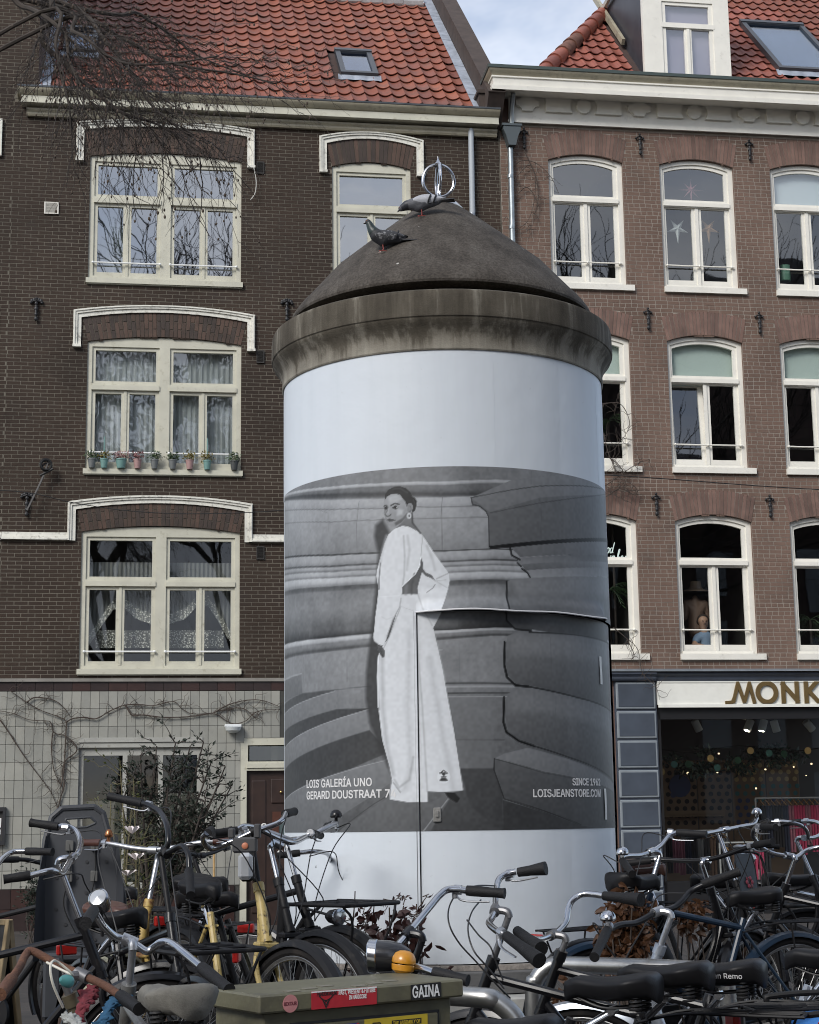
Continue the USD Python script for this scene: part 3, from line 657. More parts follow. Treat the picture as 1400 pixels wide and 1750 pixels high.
fr = sbox(4.62, 13.6, 5.55, 15.36).difference(unary_union([sbox(4.69, 14.97, 5.48, 15.30), sbox(4.69, 13.6, 5.02, 14.86), sbox(5.15, 13.6, 5.48, 14.86)]))
houseR.add('casement', prism(fr, .12, .18), WHITE, dm, smooth=False)
houseR.add('window_bar', cat([box(4.60, 5.57, .095, .119, 14.87, 14.96), box(5.06, 5.11, .10, .119, 13.6, 14.86)]), WHITE, dm, smooth=False)
panes(houseR, dm, 'pane', [(4.69, 5.48, 14.97, 15.30), (4.69, 5.02, 13.62, 14.86), (5.15, 5.48, 13.62, 14.86)], glass('pane_dormer', 2.2, (.8, .8, .84)), .15)
houseR.add('curtain', box(4.64, 5.53, .22, .23, 13.7, 15.34), cloth('dormer_curtain', (.55, .53, .58), .3), dm, smooth=False)
# shopfront: dark cornice, pilaster with slate panels, white sign board
SLATE = M('slate_paint', (.045, .055, .075), .5, var=.25, nscale=4)
houseR.add('shop_cornice', cat([extrude_profile([(-.005, 3.41), (.05, 3.41), (.07, 3.44), (.07, 3.48), (.12, 3.52), (.12, 3.545), (-.005, 3.56)], 3.97, 9.5), extrude_profile([(-.005, 3.42), (.09, 3.42), (.11, 3.45), (.11, 3.48), (.15, 3.52), (.15, 3.545), (-.005, 3.56)], 3.20, 3.965)]), SLATE, smooth=False)
houseR.add('shop_ledge', box(3.18, 9.5, -.17, .011, 3.562, 3.60), M('grey_ledge', (.17, .19, .21), .7, var=.2), smooth=False)
pil = houseR.add('pilaster', box(3.28, 3.975, -.03, .011, -.3, 3.415), SLATE, smooth=False)
STN = M('stone_edge', (.20, .225, .245), .6, var=.15, nscale=5)
for k in range(8):
    z1 = 3.40 - k * .468
    houseR.add('stone_panel', cat([bevel_box(3.30, 3.955, -.055, -.0302, max(z1 - .435, -.29), z1, .012)]), STN, pil, smooth=False)
    houseR.add('panel_face', bevel_box(3.335, 3.92, -.062, -.0552, max(z1 - .40, -.28), z1 - .035, .003), M('slate_face', (.050, .062, .082), .55, var=.22, nscale=3), pil, smooth=False)
houseR.add('sign_board', cat([box(3.985, 9.5, -.075, .011, 3.03, 3.405), box(3.985, 9.5, -.10, -.0755, 2.985, 3.035), box(3.985, 9.5, -.085, -.0755, 3.385, 3.407)]), M('sign_white', (.74, .74, .68), .4, var=.05), smooth=False)
houseR.add('shop_window_frame', cat([box(3.99, 4.03, -.02, .12, -.3, 2.98), box(3.99, 9.0, -.02, .12, 2.80, 2.98), box(3.99, 9.0, -.02, .12, -.3, .25)]), M('shop_black', (.012, .012, .013), .4), smooth=False)
houseR.add('shop_pane', (np.array([[4.03, .05, .25], [9, .05, .25], [9, .05, 2.8], [4.03, .05, 2.8]]), np.array([[0, 1, 2], [0, 2, 3]])), glass('shop_glass', 1.5, (.82, .84, .84)), smooth=False)
sw = M('shop_inner', (.10, .095, .085), .8)
houseR.add('shop_room', cat([box(3.9, 9.2, 5.0, 5.1, -.3, 3.2), box(3.9, 9.2, .3, 5, 3.1, 3.2), box(3.9, 9.2, .3, 5, -.35, -.28), box(3.88, 3.98, .301, 5, -.3, 3.1)]), sw, smooth=False)
# the name in raised bronze letters: M O N K
def strip(pts, w, closed=False): return LineString(pts).buffer(w / 2, cap_style='flat', join_style='mitre')
Hh = .36; zb = 3.04
L_ = []
def glyph(polys, x): return affinity.translate(unary_union(polys), x, zb)
w_ = .068
gM = [strip([(.0, .02), (.11, .33), (.235, .02)], w_), strip([(.235, .02), (.355, .33), (.45, .0)], w_), sbox(-.17, -.005, -.02, .045), strip([(-.10, .02), (-.02, .03), (.03, .12)], w_ * .8)]
gO = [Point(.19, .18).buffer(.19, 32).difference(Point(.19, .18).buffer(.115, 32))]
gN = [sbox(0, 0, w_, Hh), sbox(.30 - w_, 0, .30, Hh), strip([(.01, Hh - .02), (.29, .02)], w_)]
gK = [sbox(0, 0, w_, Hh), strip([(.03, .16), (.25, Hh + .02)], w_), strip([(.08, .20), (.28, -.02)], w_)]
gE = [sbox(0, 0, w_, Hh), sbox(0, 0, .24, w_), sbox(0, Hh - w_, .24, Hh), sbox(0, .15, .21, .15 + w_)]
clip = sbox(-9, -.0, 9, Hh)
signs = Thing('shop_sign', 'raised bronze letters MONK on the white shop fascia', 'sign', (6.2, -.10, 3.04), FAC)
BRZ = M('bronze', (.20, .135, .055), .42, .55, var=.15, nscale=6)
for g, x in (([affinity.scale(unary_union(gM), .80, 1, origin=(0, 0))], 5.24), (gO, 5.625), (gN, 6.06), (gK, 6.45), (gE, 6.86)):
    P = affinity.translate(unary_union(g).intersection(clip), x, zb)
    signs.add('letter', prism(P, -.105, -.076), BRZ, smooth=False)
POSTER_BANDS = [[[[-1.149,3.163],[-0.614,3.059],[-0.338,3.023],[0.006,3.002],[0.257,3.005]],118],[[[-1.151,2.959],[-0.615,2.907],[-0.34,2.89],[0.003,2.879],[0.254,2.892]],112],[[[-1.151,2.953],[-0.615,2.902],[-0.34,2.885],[0.003,2.874],[0.254,2.887]],158],[[[-1.151,2.94],[-0.615,2.885],[-0.34,2.868],[0.003,2.856],[0.253,2.869]],100],[[[-1.151,2.934],[-0.615,2.863],[-0.341,2.836],[0.002,2.814],[0.252,2.816]],66],[[[-1.151,2.918],[-0.616,2.832],[-0.341,2.805],[0.002,2.794],[0.252,2.804]],150],[[[-1.151,2.874],[-0.616,2.791],[-0.341,2.765],[0.001,2.754],[0.251,2.761]],138],[[[-1.151,2.869],[-0.616,2.787],[-0.342,2.761],[0.001,2.75],[0.25,2.757]],105],[[[-1.151,2.864],[-0.616,2.782],[-0.342,2.756],[0.001,2.745],[0.25,2.752]],143],[[[-1.151,2.805],[-0.617,2.727],[-0.342,2.707],[0.0,2.698],[0.249,2.706]],138],[[[-1.151,2.801],[-0.617,2.724],[-0.342,2.704],[0.0,2.694],[0.249,2.702]],108],[[[-1.152,2.795],[-0.617,2.718],[-0.342,2.699],[-0.0,2.689],[0.249,2.697]],136],[[[-1.153,2.625],[-0.618,2.562],[-0.344,2.545],[-0.003,2.538],[0.245,2.547]],112],[[[-1.153,2.62],[-0.618,2.557],[-0.344,2.54],[-0.003,2.533],[0.245,2.543]],45],[[[-1.153,2.609],[-0.618,2.549],[-0.344,2.533],[-0.003,2.527],[0.245,2.538]],142],[[[-1.153,2.566],[-0.618,2.506],[-0.345,2.493],[-0.004,2.487],[0.244,2.498]],118],[[[-1.153,2.56],[-0.618,2.5],[-0.345,2.487],[-0.004,2.481],[0.244,2.492]],70],[[[-1.153,2.549],[-0.618,2.491],[-0.345,2.478],[-0.004,2.473],[0.244,2.483]],140],[[[-1.153,2.529],[-0.619,2.474],[-0.345,2.46],[-0.004,2.457],[0.243,2.467]],102],[[[-1.153,2.521],[-0.619,2.466],[-0.345,2.453],[-0.004,2.449],[0.243,2.46]],150],[[[-1.153,2.494],[-0.619,2.443],[-0.345,2.431],[-0.005,2.426],[0.243,2.436]],112],[[[-1.153,2.486],[-0.619,2.436],[-0.346,2.423],[-0.005,2.42],[0.242,2.43]],165],[[[-1.154,2.449],[-0.619,2.405],[-0.346,2.392],[-0.006,2.39],[0.242,2.399]],128],[[[-1.154,2.436],[-0.619,2.395],[-0.346,2.384],[-0.006,2.383],[0.241,2.393]],80],[[[-1.154,2.41],[-0.619,2.37],[-0.346,2.359],[-0.006,2.356],[0.241,2.366]],112],[[[-1.154,2.33],[-0.62,2.297],[-0.347,2.291],[-0.007,2.295],[0.239,2.307]],120],[[[-1.155,2.225],[-0.621,2.201],[-0.348,2.199],[-0.009,2.203],[0.237,2.221]],92],[[[-1.155,2.166],[-0.621,2.148],[-0.349,2.148],[-0.01,2.149],[0.236,2.163]],52],[[[-1.155,2.156],[-0.621,2.139],[-0.349,2.14],[-0.01,2.143],[0.236,2.156]],165],[[[-1.155,2.13],[-0.622,2.115],[-0.349,2.118],[-0.01,2.129],[0.235,2.143]],112],[[[-1.156,2.094],[-0.622,2.085],[-0.35,2.089],[-0.011,2.11],[0.235,2.126]],70],[[[-1.156,2.078],[-0.622,2.071],[-0.35,2.077],[-0.011,2.098],[0.235,2.117]],122],[[[-1.156,1.963],[-0.623,1.947],[-0.351,1.943],[-0.014,1.944],[0.231,1.954]],118],[[[-1.157,1.833],[-0.624,1.818],[-0.353,1.816],[-0.016,1.818],[0.228,1.834]],108],[[[-1.158,1.64],[-0.626,1.628],[-0.355,1.624],[-0.019,1.621],[0.223,1.631]],98],[[[-1.161,1.195],[-0.629,1.194],[-0.36,1.192],[-0.027,1.187],[0.212,1.184]],82]]
POSTER_SHAPES = [
["l",[[-0.027,1.89],[0.179,1.89],[0.339,1.889]],0.00402,60,1.0,0.00268],
["l",[[-0.027,1.874],[0.332,1.875]],0.00536,135,1.0,0.00268],
["l",[[-0.027,1.842],[0.337,1.843]],0.00335,62,1.0,0.00268],
["l",[[-0.028,1.826],[0.337,1.825]],0.00268,140,1.0,0.00268],
["l",[[-0.031,1.622],[0.273,1.619]],0.00268,75,1.0,0.00268],
["l",[[-0.01,2.795],[-0.016,2.702],[-0.013,2.538]],0.001675,95,0.8,0.00268],
["l",[[-0.44,2.805],[-0.448,2.762],[-0.456,2.693],[-0.454,2.542]],0.001675,98,0.7,0.00268],
["l",[[-0.71,2.796],[-0.643,2.773],[-0.635,2.676]],0.00134,100,0.5,0.00268],
["l",[[-0.523,2.051],[-0.521,1.916]],0.00134,88,0.5,0.00268],
["l",[[0.062,2.105],[0.058,1.895]],0.00134,95,0.4,0.00268],
["p",[[-0.338,1.906],[-0.387,1.787],[-0.303,1.569],[0.219,1.465],[0.227,1.822],[-0.016,1.824]],104,0.0268,98,0.5,"z"],
["p",[[-1.249,1.977],[-0.88,1.984],[-0.87,1.883],[-1.251,1.853]],104,0.00268,92,1.0,"z"],
["p",[[-1.249,1.98],[-0.88,1.986],[-0.869,1.98],[-1.177,1.969]],140,0.00134,140,1.0,"z"],
["p",[[-1.252,1.84],[-0.87,1.883],[-0.598,1.88],[-0.759,1.826],[-1.253,1.788]],72,0.00402,72,1.0,"z"],
["p",[[-1.253,1.788],[-0.598,1.876],[-0.59,1.787],[-1.256,1.696]],112,0.00268,100,1.0,"z"],
["l",[[-1.253,1.788],[-0.598,1.876]],0.00201,140,1.0,0.00268],
["p",[[-1.256,1.696],[-0.59,1.787],[-0.394,1.782],[-0.616,1.713],[-1.258,1.606]],62,0.00402,62,1.0,"z"],
["p",[[-1.258,1.606],[-0.397,1.776],[-0.393,1.679],[-0.626,1.579],[-1.263,1.492]],116,0.00268,100,1.0,"z"],
["l",[[-1.258,1.606],[-0.397,1.776]],0.00201,142,1.0,0.00268],
["p",[[-1.263,1.492],[-0.393,1.677],[-0.29,1.568],[-0.544,1.48],[-1.276,1.335]],60,0.00536,60,1.0,"z"],
["p",[[-1.276,1.335],[-0.291,1.535],[-0.266,1.437],[-0.372,1.368],[-0.722,1.194],[-1.276,1.194]],112,0.00402,92,1.0,"z"],
["l",[[-1.276,1.335],[-0.291,1.535]],0.00201,138,1.0,0.00268],
["p",[[-0.595,1.194],[-0.293,1.355],[-0.096,1.328],[0.012,1.374],[0.047,1.35],[-0.099,1.188]],96,0.00402,84,1.0,"z"],
["p",[[-0.099,1.188],[0.018,1.373],[0.255,1.418],[0.255,1.183]],74,0.00536,62,1.0,"z"],
["l",[[-0.595,1.194],[-0.372,1.327],[-0.293,1.367]],0.00201,60,1.0,0.00268],
["l",[[-0.134,1.189],[0.012,1.368]],0.00268,130,1.0,0.00268],
["p",[[0.05,1.485],[0.219,1.485],[0.261,1.418],[0.255,1.183],[0.094,1.314]],66,0.00804,60,1.0,"z"],
["l",[[-0.853,2.065],[-0.859,1.939]],0.00134,95,0.5,0.00268],
["l",[[-0.867,1.877],[-0.589,1.883],[-0.393,1.887]],0.00201,70,0.7,0.00268],
["p",[[0.131,2.794],[0.137,2.761],[0.174,2.751],[0.205,2.73],[0.217,2.709],[0.215,2.551],[1.212,2.695],[1.275,2.971],[0.981,2.963],[0.679,2.955],[0.333,2.886]],102,0.00268,88,1.0,"z"],
["p",[[0.333,2.886],[0.679,2.955],[0.857,2.958],[1.275,2.964],[1.275,2.936],[0.503,2.814],[0.224,2.725],[0.131,2.794]],122,0.00402,104,1.0,"z"],
["l",[[0.131,2.794],[0.332,2.839],[0.505,2.873],[0.828,2.914],[1.275,2.964]],0.00201,62,1.0,0.00268],
["l",[[0.224,2.72],[0.502,2.787],[1.275,2.95]],0.00201,70,1.0,0.00268],
["l",[[0.132,2.794],[0.138,2.761],[0.174,2.751],[0.205,2.727],[0.217,2.702],[0.216,2.551]],0.00268,42,1.0,0.00268],
["l",[[0.495,2.806],[0.51,2.782],[0.5,2.592]],0.00134,80,0.7,0.00268],
["l",[[0.455,2.943],[0.453,2.879]],0.00134,85,0.6,0.00268],
["p",[[0.215,2.556],[1.213,2.698],[1.223,2.68],[0.324,2.552],[0.22,2.543]],22,0.00268,22,1.0,"z"],
["p",[[0.324,2.552],[1.222,2.679],[1.221,2.602],[0.377,2.507],[0.357,2.527]],112,0.00268,95,1.0,"z"],
["p",[[0.377,2.504],[1.222,2.605],[1.223,2.569],[0.383,2.47],[0.362,2.484]],84,0.00268,120,1.0,"z"],
["p",[[0.383,2.472],[1.223,2.57],[1.226,2.539],[0.403,2.442]],128,0.00268,90,1.0,"z"],
["p",[[0.403,2.442],[1.227,2.54],[1.249,2.496],[0.437,2.404],[0.428,2.425]],112,0.00268,140,1.0,"z"],
["l",[[0.324,2.552],[0.333,2.514],[0.376,2.495]],0.00469,22,1.0,0.00268],
["l",[[0.362,2.478],[0.382,2.46]],0.00402,22,1.0,0.00268],
["l",[[0.386,2.45],[0.417,2.431],[0.433,2.405]],0.00469,22,1.0,0.00268],
["p",[[0.303,2.383],[0.326,2.396],[1.244,2.49],[1.163,2.145],[0.678,2.134],[0.436,2.154],[0.346,2.151],[0.307,2.186],[0.296,2.259]],118,0.00402,74,1.0,"z"],
["l",[[0.303,2.383],[0.296,2.259],[0.303,2.192],[0.346,2.153],[0.436,2.148]],0.00469,34,1.0,0.00268],
["p",[[0.326,2.391],[1.239,2.484],[1.192,2.385],[0.371,2.311]],132,0.0402,132,0.5,"z"],
["p",[[0.287,2.052],[0.305,2.119],[0.346,2.136],[0.525,2.143],[0.737,2.143],[1.267,2.142],[1.183,1.782],[0.721,1.834],[0.427,1.879],[0.345,1.889],[0.296,1.931]],112,0.00402,72,1.0,"z"],
["l",[[0.288,2.088],[0.283,1.979],[0.296,1.919],[0.338,1.881],[0.413,1.875]],0.006030000000000001,24,1.0,0.00268],
["l",[[0.422,2.141],[0.737,2.143],[1.26,2.139]],0.00335,40,1.0,0.00268],
["p",[[0.345,2.124],[0.737,2.131],[1.234,2.112],[1.222,2.019],[0.506,2.034],[0.323,2.028]],126,0.0402,126,0.45,"z"],
["p",[[0.277,1.774],[0.298,1.84],[0.358,1.865],[0.53,1.863],[0.762,1.829],[1.211,1.781],[1.164,1.436],[0.858,1.492],[0.566,1.561],[0.351,1.619],[0.293,1.655]],108,0.00402,66,1.0,"z"],
["l",[[0.278,1.822],[0.272,1.702],[0.286,1.655],[0.351,1.613],[0.432,1.59]],0.006030000000000001,24,1.0,0.00268],
["l",[[0.413,1.875],[0.721,1.834],[1.212,1.784]],0.00402,34,1.0,0.00268],
["p",[[0.337,1.847],[0.761,1.804],[1.198,1.751],[1.169,1.666],[0.496,1.753],[0.308,1.75]],122,0.0402,122,0.45,"z"],
["p",[[0.331,1.607],[0.566,1.555],[0.858,1.489],[1.185,1.432],[1.193,1.386],[0.74,1.442],[0.376,1.569]],92,0.00402,60,1.0,"z"],
["l",[[0.418,1.593],[0.65,1.538],[1.184,1.43]],0.00335,30,1.0,0.00268],
["p",[[0.22,1.53],[0.271,1.554],[0.397,1.584],[0.742,1.464],[1.276,1.4],[1.223,1.17],[0.728,1.212],[0.265,1.341],[0.219,1.477]],92,0.00402,62,1.0,"z"],
["p",[[0.22,1.53],[0.271,1.554],[0.397,1.581],[1.276,1.397],[1.276,1.359],[0.485,1.464]],116,0.00402,96,1.0,"z"],
["l",[[0.22,1.53],[0.485,1.464],[1.276,1.359]],0.00268,60,1.0,0.00268],
["l",[[0.22,1.53],[0.218,1.477],[0.265,1.341],[0.728,1.212]],0.00268,36,1.0,0.00268],
["l",[[0.553,2.122],[0.55,1.895]],0.00134,84,0.5,0.00268],
["l",[[0.577,1.828],[0.551,1.573]],0.00134,80,0.4,0.00268],
["p",[[0.259,1.335],[0.728,1.21],[1.223,1.17],[0.255,1.183]],56,0.00536,56,1.0,"z"],
["p",[[-0.308,2.705],[-0.349,2.677],[-0.357,2.621],[-0.337,2.544],[-0.346,2.421],[-0.358,2.323],[-0.373,2.201],[-0.391,2.079],[-0.409,1.958],[-0.414,1.837],[-0.395,1.715],[-0.342,1.594],[-0.266,1.425],[-0.24,1.543],[-0.281,2.269],[-0.276,2.64]],48,0.02144,48,0.85,"z"],
["p",[[-0.207,2.665],[-0.249,2.651],[-0.283,2.624],[-0.303,2.58],[-0.321,2.525],[-0.344,2.452],[-0.347,2.425],[-0.337,2.36],[-0.343,2.306],[-0.357,2.218],[-0.362,2.159],[-0.369,2.127],[-0.363,2.106],[-0.34,2.087],[-0.315,2.081],[-0.3,2.107],[-0.265,2.203],[-0.218,2.274],[-0.215,2.323],[-0.136,2.324],[-0.067,2.156],[-0.029,2.223],[-0.006,2.291],[0.012,2.35],[0.019,2.384],[0.016,2.421],[-0.013,2.463],[-0.051,2.518],[-0.082,2.568],[-0.108,2.609],[-0.128,2.63],[-0.172,2.656]],196,0.00201,190,1.0,"z"],
["p",[[-0.216,2.328],[-0.129,2.325],[-0.099,2.261],[-0.075,2.211],[-0.064,2.15],[-0.025,1.968],[0.027,1.656],[0.065,1.384],[0.047,1.38],[-0.036,1.377],[-0.105,1.38],[-0.105,1.332],[-0.193,1.33],[-0.29,1.346],[-0.293,1.379],[-0.277,1.432],[-0.291,1.503],[-0.326,1.629],[-0.345,1.786],[-0.351,1.931],[-0.345,2.028],[-0.327,2.069],[-0.283,2.122],[-0.249,2.218]],192,0.00201,198,1.0,"z"],
["l",[[-0.203,2.614],[-0.199,2.514],[-0.203,2.421],[-0.212,2.367]],0.00335,158,0.7,0.00804],
["l",[[-0.183,2.613],[-0.174,2.543],[-0.19,2.445]],0.00536,176,0.6,0.01072],
["l",[[-0.325,2.488],[-0.334,2.404],[-0.334,2.359]],0.00335,90,0.8,0.00268],
["l",[[-0.22,2.308],[-0.228,2.265],[-0.265,2.203],[-0.295,2.126]],0.00268,140,0.8,0.00268],
["l",[[-0.108,2.609],[-0.114,2.56],[-0.118,2.51]],0.00201,150,0.8,0.00268],
["l",[[-0.291,2.619],[-0.313,2.551],[-0.324,2.492]],0.0067,178,0.6,0.0134],
["l",[[-0.089,2.559],[-0.061,2.489],[-0.052,2.439]],0.00536,172,0.6,0.01072],
["l",[[-0.046,2.395],[0.016,2.423]],0.00268,140,0.7,0.00268],
["l",[[-0.046,2.385],[0.001,2.389]],0.00201,150,0.6,0.00268],
["l",[[-0.043,2.38],[0.01,2.35]],0.00268,160,0.6,0.00268],
["l",[[-0.093,2.33],[-0.063,2.351],[-0.052,2.368]],0.00201,110,0.8,0.00268],
["l",[[-0.137,2.324],[-0.114,2.255],[-0.071,2.171]],0.00268,165,0.7,0.0067],
["l",[[-0.34,2.09],[-0.363,2.105],[-0.369,2.126]],0.00201,120,0.6,0.00268],
["l",[[-0.216,2.324],[-0.129,2.323]],0.00201,165,0.8,0.00268],
["l",[[-0.223,2.266],[-0.283,2.122],[-0.33,2.039]],0.00268,150,0.8,0.00268],
["l",[[-0.217,2.268],[-0.204,2.259],[-0.155,2.244]],0.00134,160,0.6,0.00268],
["l",[[-0.321,2.026],[-0.32,1.785],[-0.303,1.604],[-0.272,1.461]],0.00938,172,0.7,0.01876],
["l",[[-0.341,2.027],[-0.349,1.906],[-0.34,1.773]],0.00402,150,0.7,0.0067],
["l",[[-0.181,2.142],[-0.193,1.78],[-0.185,1.483],[-0.217,1.389]],0.01072,180,0.5,0.024120000000000003],
["l",[[-0.155,2.214],[-0.125,1.778],[-0.107,1.38]],0.00335,160,0.6,0.00804],
["l",[[-0.266,1.437],[-0.242,1.401],[-0.191,1.436],[-0.171,1.542]],0.00402,150,0.6,0.01072],
["l",[[-0.273,1.426],[-0.236,1.378]],0.00268,110,0.7,0.00268],
["l",[[-0.085,2.017],[-0.031,1.657],[0.018,1.397]],0.012060000000000001,182,0.5,0.024120000000000003],
["l",[[-0.059,2.113],[-0.014,1.896]],0.00536,206,0.5,0.0134],
["l",[[-0.105,1.38],[-0.105,1.333]],0.00201,130,1.0,0.00268],
["l",[[-0.282,1.438],[-0.29,1.348]],0.00268,130,0.8,0.00268],
["l",[[-0.321,2.222],[-0.295,2.208],[-0.256,2.218]],0.00268,172,0.5,0.00268],
["l",[[-0.333,2.321],[-0.229,2.32]],0.00201,206,0.5,0.00268],
["l",[[-0.347,2.064],[-0.024,2.05]],0.00134,184,0.5,0.00268],
["p",[[-0.119,2.511],[-0.109,2.476],[-0.111,2.439],[-0.121,2.412],[-0.138,2.354],[-0.136,2.324],[-0.216,2.328],[-0.213,2.366],[-0.186,2.39],[-0.146,2.424],[-0.126,2.461]],74,0.00201,88,1.0,"z"],
["l",[[-0.151,2.423],[-0.164,2.374],[-0.168,2.327]],0.00536,66,0.7,0.00804],
["l",[[-0.192,2.366],[-0.197,2.328]],0.00804,112,0.6,0.01072],
["l",[[-0.118,2.51],[-0.126,2.46],[-0.147,2.423],[-0.186,2.389],[-0.213,2.365]],0.001675,225,1.0,0.00268],
["p",[[-0.112,2.451],[-0.096,2.428],[-0.067,2.415],[-0.05,2.384],[-0.055,2.388],[-0.072,2.401],[-0.097,2.411],[-0.115,2.432]],84,0.00201,84,1.0,"z"],
["p",[[-0.347,2.086],[-0.323,2.08],[-0.307,2.056],[-0.309,2.026],[-0.321,2.023],[-0.337,2.046]],78,0.00201,78,1.0,"z"],
["l",[[-0.328,2.069],[-0.316,2.029]],0.00134,50,1.0,0.00268],
["l",[[-0.336,2.066],[-0.323,2.029]],0.00134,52,1.0,0.00268],
["l",[[-0.342,2.028],[-0.346,1.906],[-0.345,1.786]],0.00268,225,0.8,0.00268],
["p",[[-0.21,2.679],[-0.187,2.712],[-0.161,2.726],[-0.158,2.681],[-0.142,2.645],[-0.119,2.622],[-0.135,2.634],[-0.172,2.656],[-0.207,2.664],[-0.244,2.654]],112,0.00201,86,1.0,"z"],
["l",[[-0.159,2.723],[-0.157,2.676],[-0.12,2.623]],0.00402,52,0.8,0.00536],
["p",[[-0.296,2.818],[-0.304,2.791],[-0.303,2.766],[-0.299,2.75],[-0.301,2.733],[-0.294,2.719],[-0.29,2.702],[-0.285,2.684],[-0.277,2.669],[-0.259,2.664],[-0.236,2.666],[-0.207,2.681],[-0.187,2.707],[-0.177,2.737],[-0.171,2.766],[-0.195,2.808],[-0.257,2.837]],142,0.00201,128,1.0,"z"],
["p",[[-0.281,2.814],[-0.241,2.821],[-0.211,2.799],[-0.242,2.781],[-0.273,2.778]],170,0.01608,170,0.7,"z"],
["p",[[-0.232,2.75],[-0.201,2.743],[-0.209,2.719],[-0.238,2.716]],178,0.0134,178,0.6,"z"],
["p",[[-0.248,2.681],[-0.207,2.704],[-0.184,2.727],[-0.189,2.703],[-0.215,2.679],[-0.243,2.667]],76,0.00804,76,0.8,"z"],
["p",[[-0.302,2.776],[-0.292,2.75],[-0.297,2.73],[-0.29,2.699],[-0.279,2.673],[-0.29,2.689],[-0.302,2.735]],92,0.00536,92,0.6,"z"],
["p",[[-0.298,2.798],[-0.297,2.825],[-0.279,2.849],[-0.251,2.86],[-0.22,2.862],[-0.189,2.851],[-0.167,2.829],[-0.157,2.806],[-0.144,2.8],[-0.134,2.782],[-0.136,2.764],[-0.145,2.734],[-0.16,2.727],[-0.155,2.756],[-0.16,2.772],[-0.178,2.773],[-0.185,2.758],[-0.192,2.784],[-0.205,2.799],[-0.217,2.818],[-0.241,2.827],[-0.267,2.824],[-0.287,2.814]],42,0.00201,36,1.0,"z"],
["l",[[-0.256,2.85],[-0.215,2.85],[-0.18,2.827]],0.00335,72,0.6,0.0067],
["l",[[-0.153,2.79],[-0.143,2.765]],0.00268,66,0.6,0.00268],
["p",[[-0.181,2.767],[-0.168,2.774],[-0.156,2.766],[-0.155,2.746],[-0.166,2.726],[-0.179,2.729],[-0.183,2.747]],130,0.00268,110,1.0,"z"],
["l",[[-0.175,2.761],[-0.165,2.76],[-0.163,2.741],[-0.171,2.732]],0.001675,82,0.8,0.00268],
["e",[-0.174,2.711],0.011,0.014,190,0.004],
["e",[-0.174,2.711],0.005,0.007,90,0.003],
["l",[[-0.302,2.769],[-0.293,2.772],[-0.286,2.768]],0.00268,48,1.0,0.00268],
["l",[[-0.266,2.769],[-0.246,2.778],[-0.222,2.772]],0.0030150000000000003,46,1.0,0.00268],
["l",[[-0.299,2.758],[-0.291,2.762],[-0.284,2.757]],0.00201,40,1.0,0.00268],
["l",[[-0.258,2.757],[-0.243,2.764],[-0.229,2.757]],0.00201,40,1.0,0.00268],
["e",[-0.291,2.758],0.009,0.008,40,0.004],
["e",[-0.242,2.758],0.011,0.009,38,0.004],
["l",[[-0.257,2.755],[-0.242,2.75],[-0.23,2.755]],0.001072,70,1.0,0.00268],
["e",[-0.234,2.757],0.004,0.003,190,0.002],
["l",[[-0.283,2.763],[-0.286,2.744],[-0.296,2.73]],0.002345,92,0.8,0.00268],
["l",[[-0.297,2.726],[-0.287,2.716],[-0.273,2.719],[-0.266,2.725]],0.002345,62,0.9,0.00268],
["l",[[-0.278,2.754],[-0.281,2.734]],0.00335,165,0.6,0.00536],
["p",[[-0.287,2.701],[-0.274,2.704],[-0.264,2.701],[-0.243,2.696],[-0.259,2.689],[-0.278,2.689]],72,0.00201,72,1.0,"z"],
["l",[[-0.286,2.698],[-0.265,2.697],[-0.243,2.695]],0.0014740000000000003,40,1.0,0.00268],
["l",[[-0.279,2.682],[-0.259,2.682]],0.00335,138,0.6,0.00536],
["p",[[-0.024,1.374],[0.024,1.373],[0.049,1.344],[0.034,1.324],[-0.007,1.348]],30,0.00268,30,1.0,"z"],
["e",[-0.027,1.447],0.031,0.031,205,0.002],
["e",[-0.027,1.459],0.008,0.007,50,0.002],
["l",[[-0.046,1.465],[-0.008,1.464]],0.00268,50,1,0.00134],
["l",[[-0.036,1.471],[-0.027,1.477],[-0.017,1.47]],0.00268,50,1,0.00134],
["p",[[-0.049,1.431],[-0.039,1.441],[-0.016,1.441],[-0.006,1.43],[-0.016,1.426],[-0.04,1.426]],60,0.00134,60,1.0,"z"],
["l",[[-0.037,1.447],[-0.018,1.447]],0.00402,90,1,0.00134]]
# ------------------------------------------------------------------ advertising column
XC, YC, RC_ = .1892, 8.9, .866
_cu = np.array([-XC, -YC]) / math.hypot(XC, YC); _cn = np.array([-_cu[1], _cu[0]])
def colpt(a, z, r):
    """Point of the column: arc a (metres at the shaft's radius, to the right of the side facing the square), height z, radius r."""
    th = np.asarray(a, float) / RC_; z = np.asarray(z, float); r = np.asarray(r, float)
    return np.stack(np.broadcast_arrays(XC + r * (np.cos(th) * _cu[0] + np.sin(th) * _cn[0]), YC + r * (np.cos(th) * _cu[1] + np.sin(th) * _cn[1]), z), -1)
def colpatch(a0, a1, z0, z1, r, da=.03, dz=.2):
    na, nz = max(2, int((a1 - a0) / da) + 1), max(2, int((z1 - z0) / dz) + 1)
    A, Z = np.meshgrid(np.linspace(a0, a1, na), np.linspace(z0, z1, nz)); rr = r(A, Z) if callable(r) else r
    v = colpt(A, Z, rr).reshape(-1, 3); i = np.arange(nz - 1)[:, None] * na; j = np.arange(na - 1)[None]
    f = np.stack([i + j, i + j + 1, i + j + 1 + na, i + j + na], -1).reshape(-1, 4)
    return geo((v, f)), A.ravel(), Z.ravel()
def srgb(g): g = np.asarray(g, float) / 255; return np.where(g < .04045, g / 12.92, ((g + .055) / 1.055) ** 2.4)
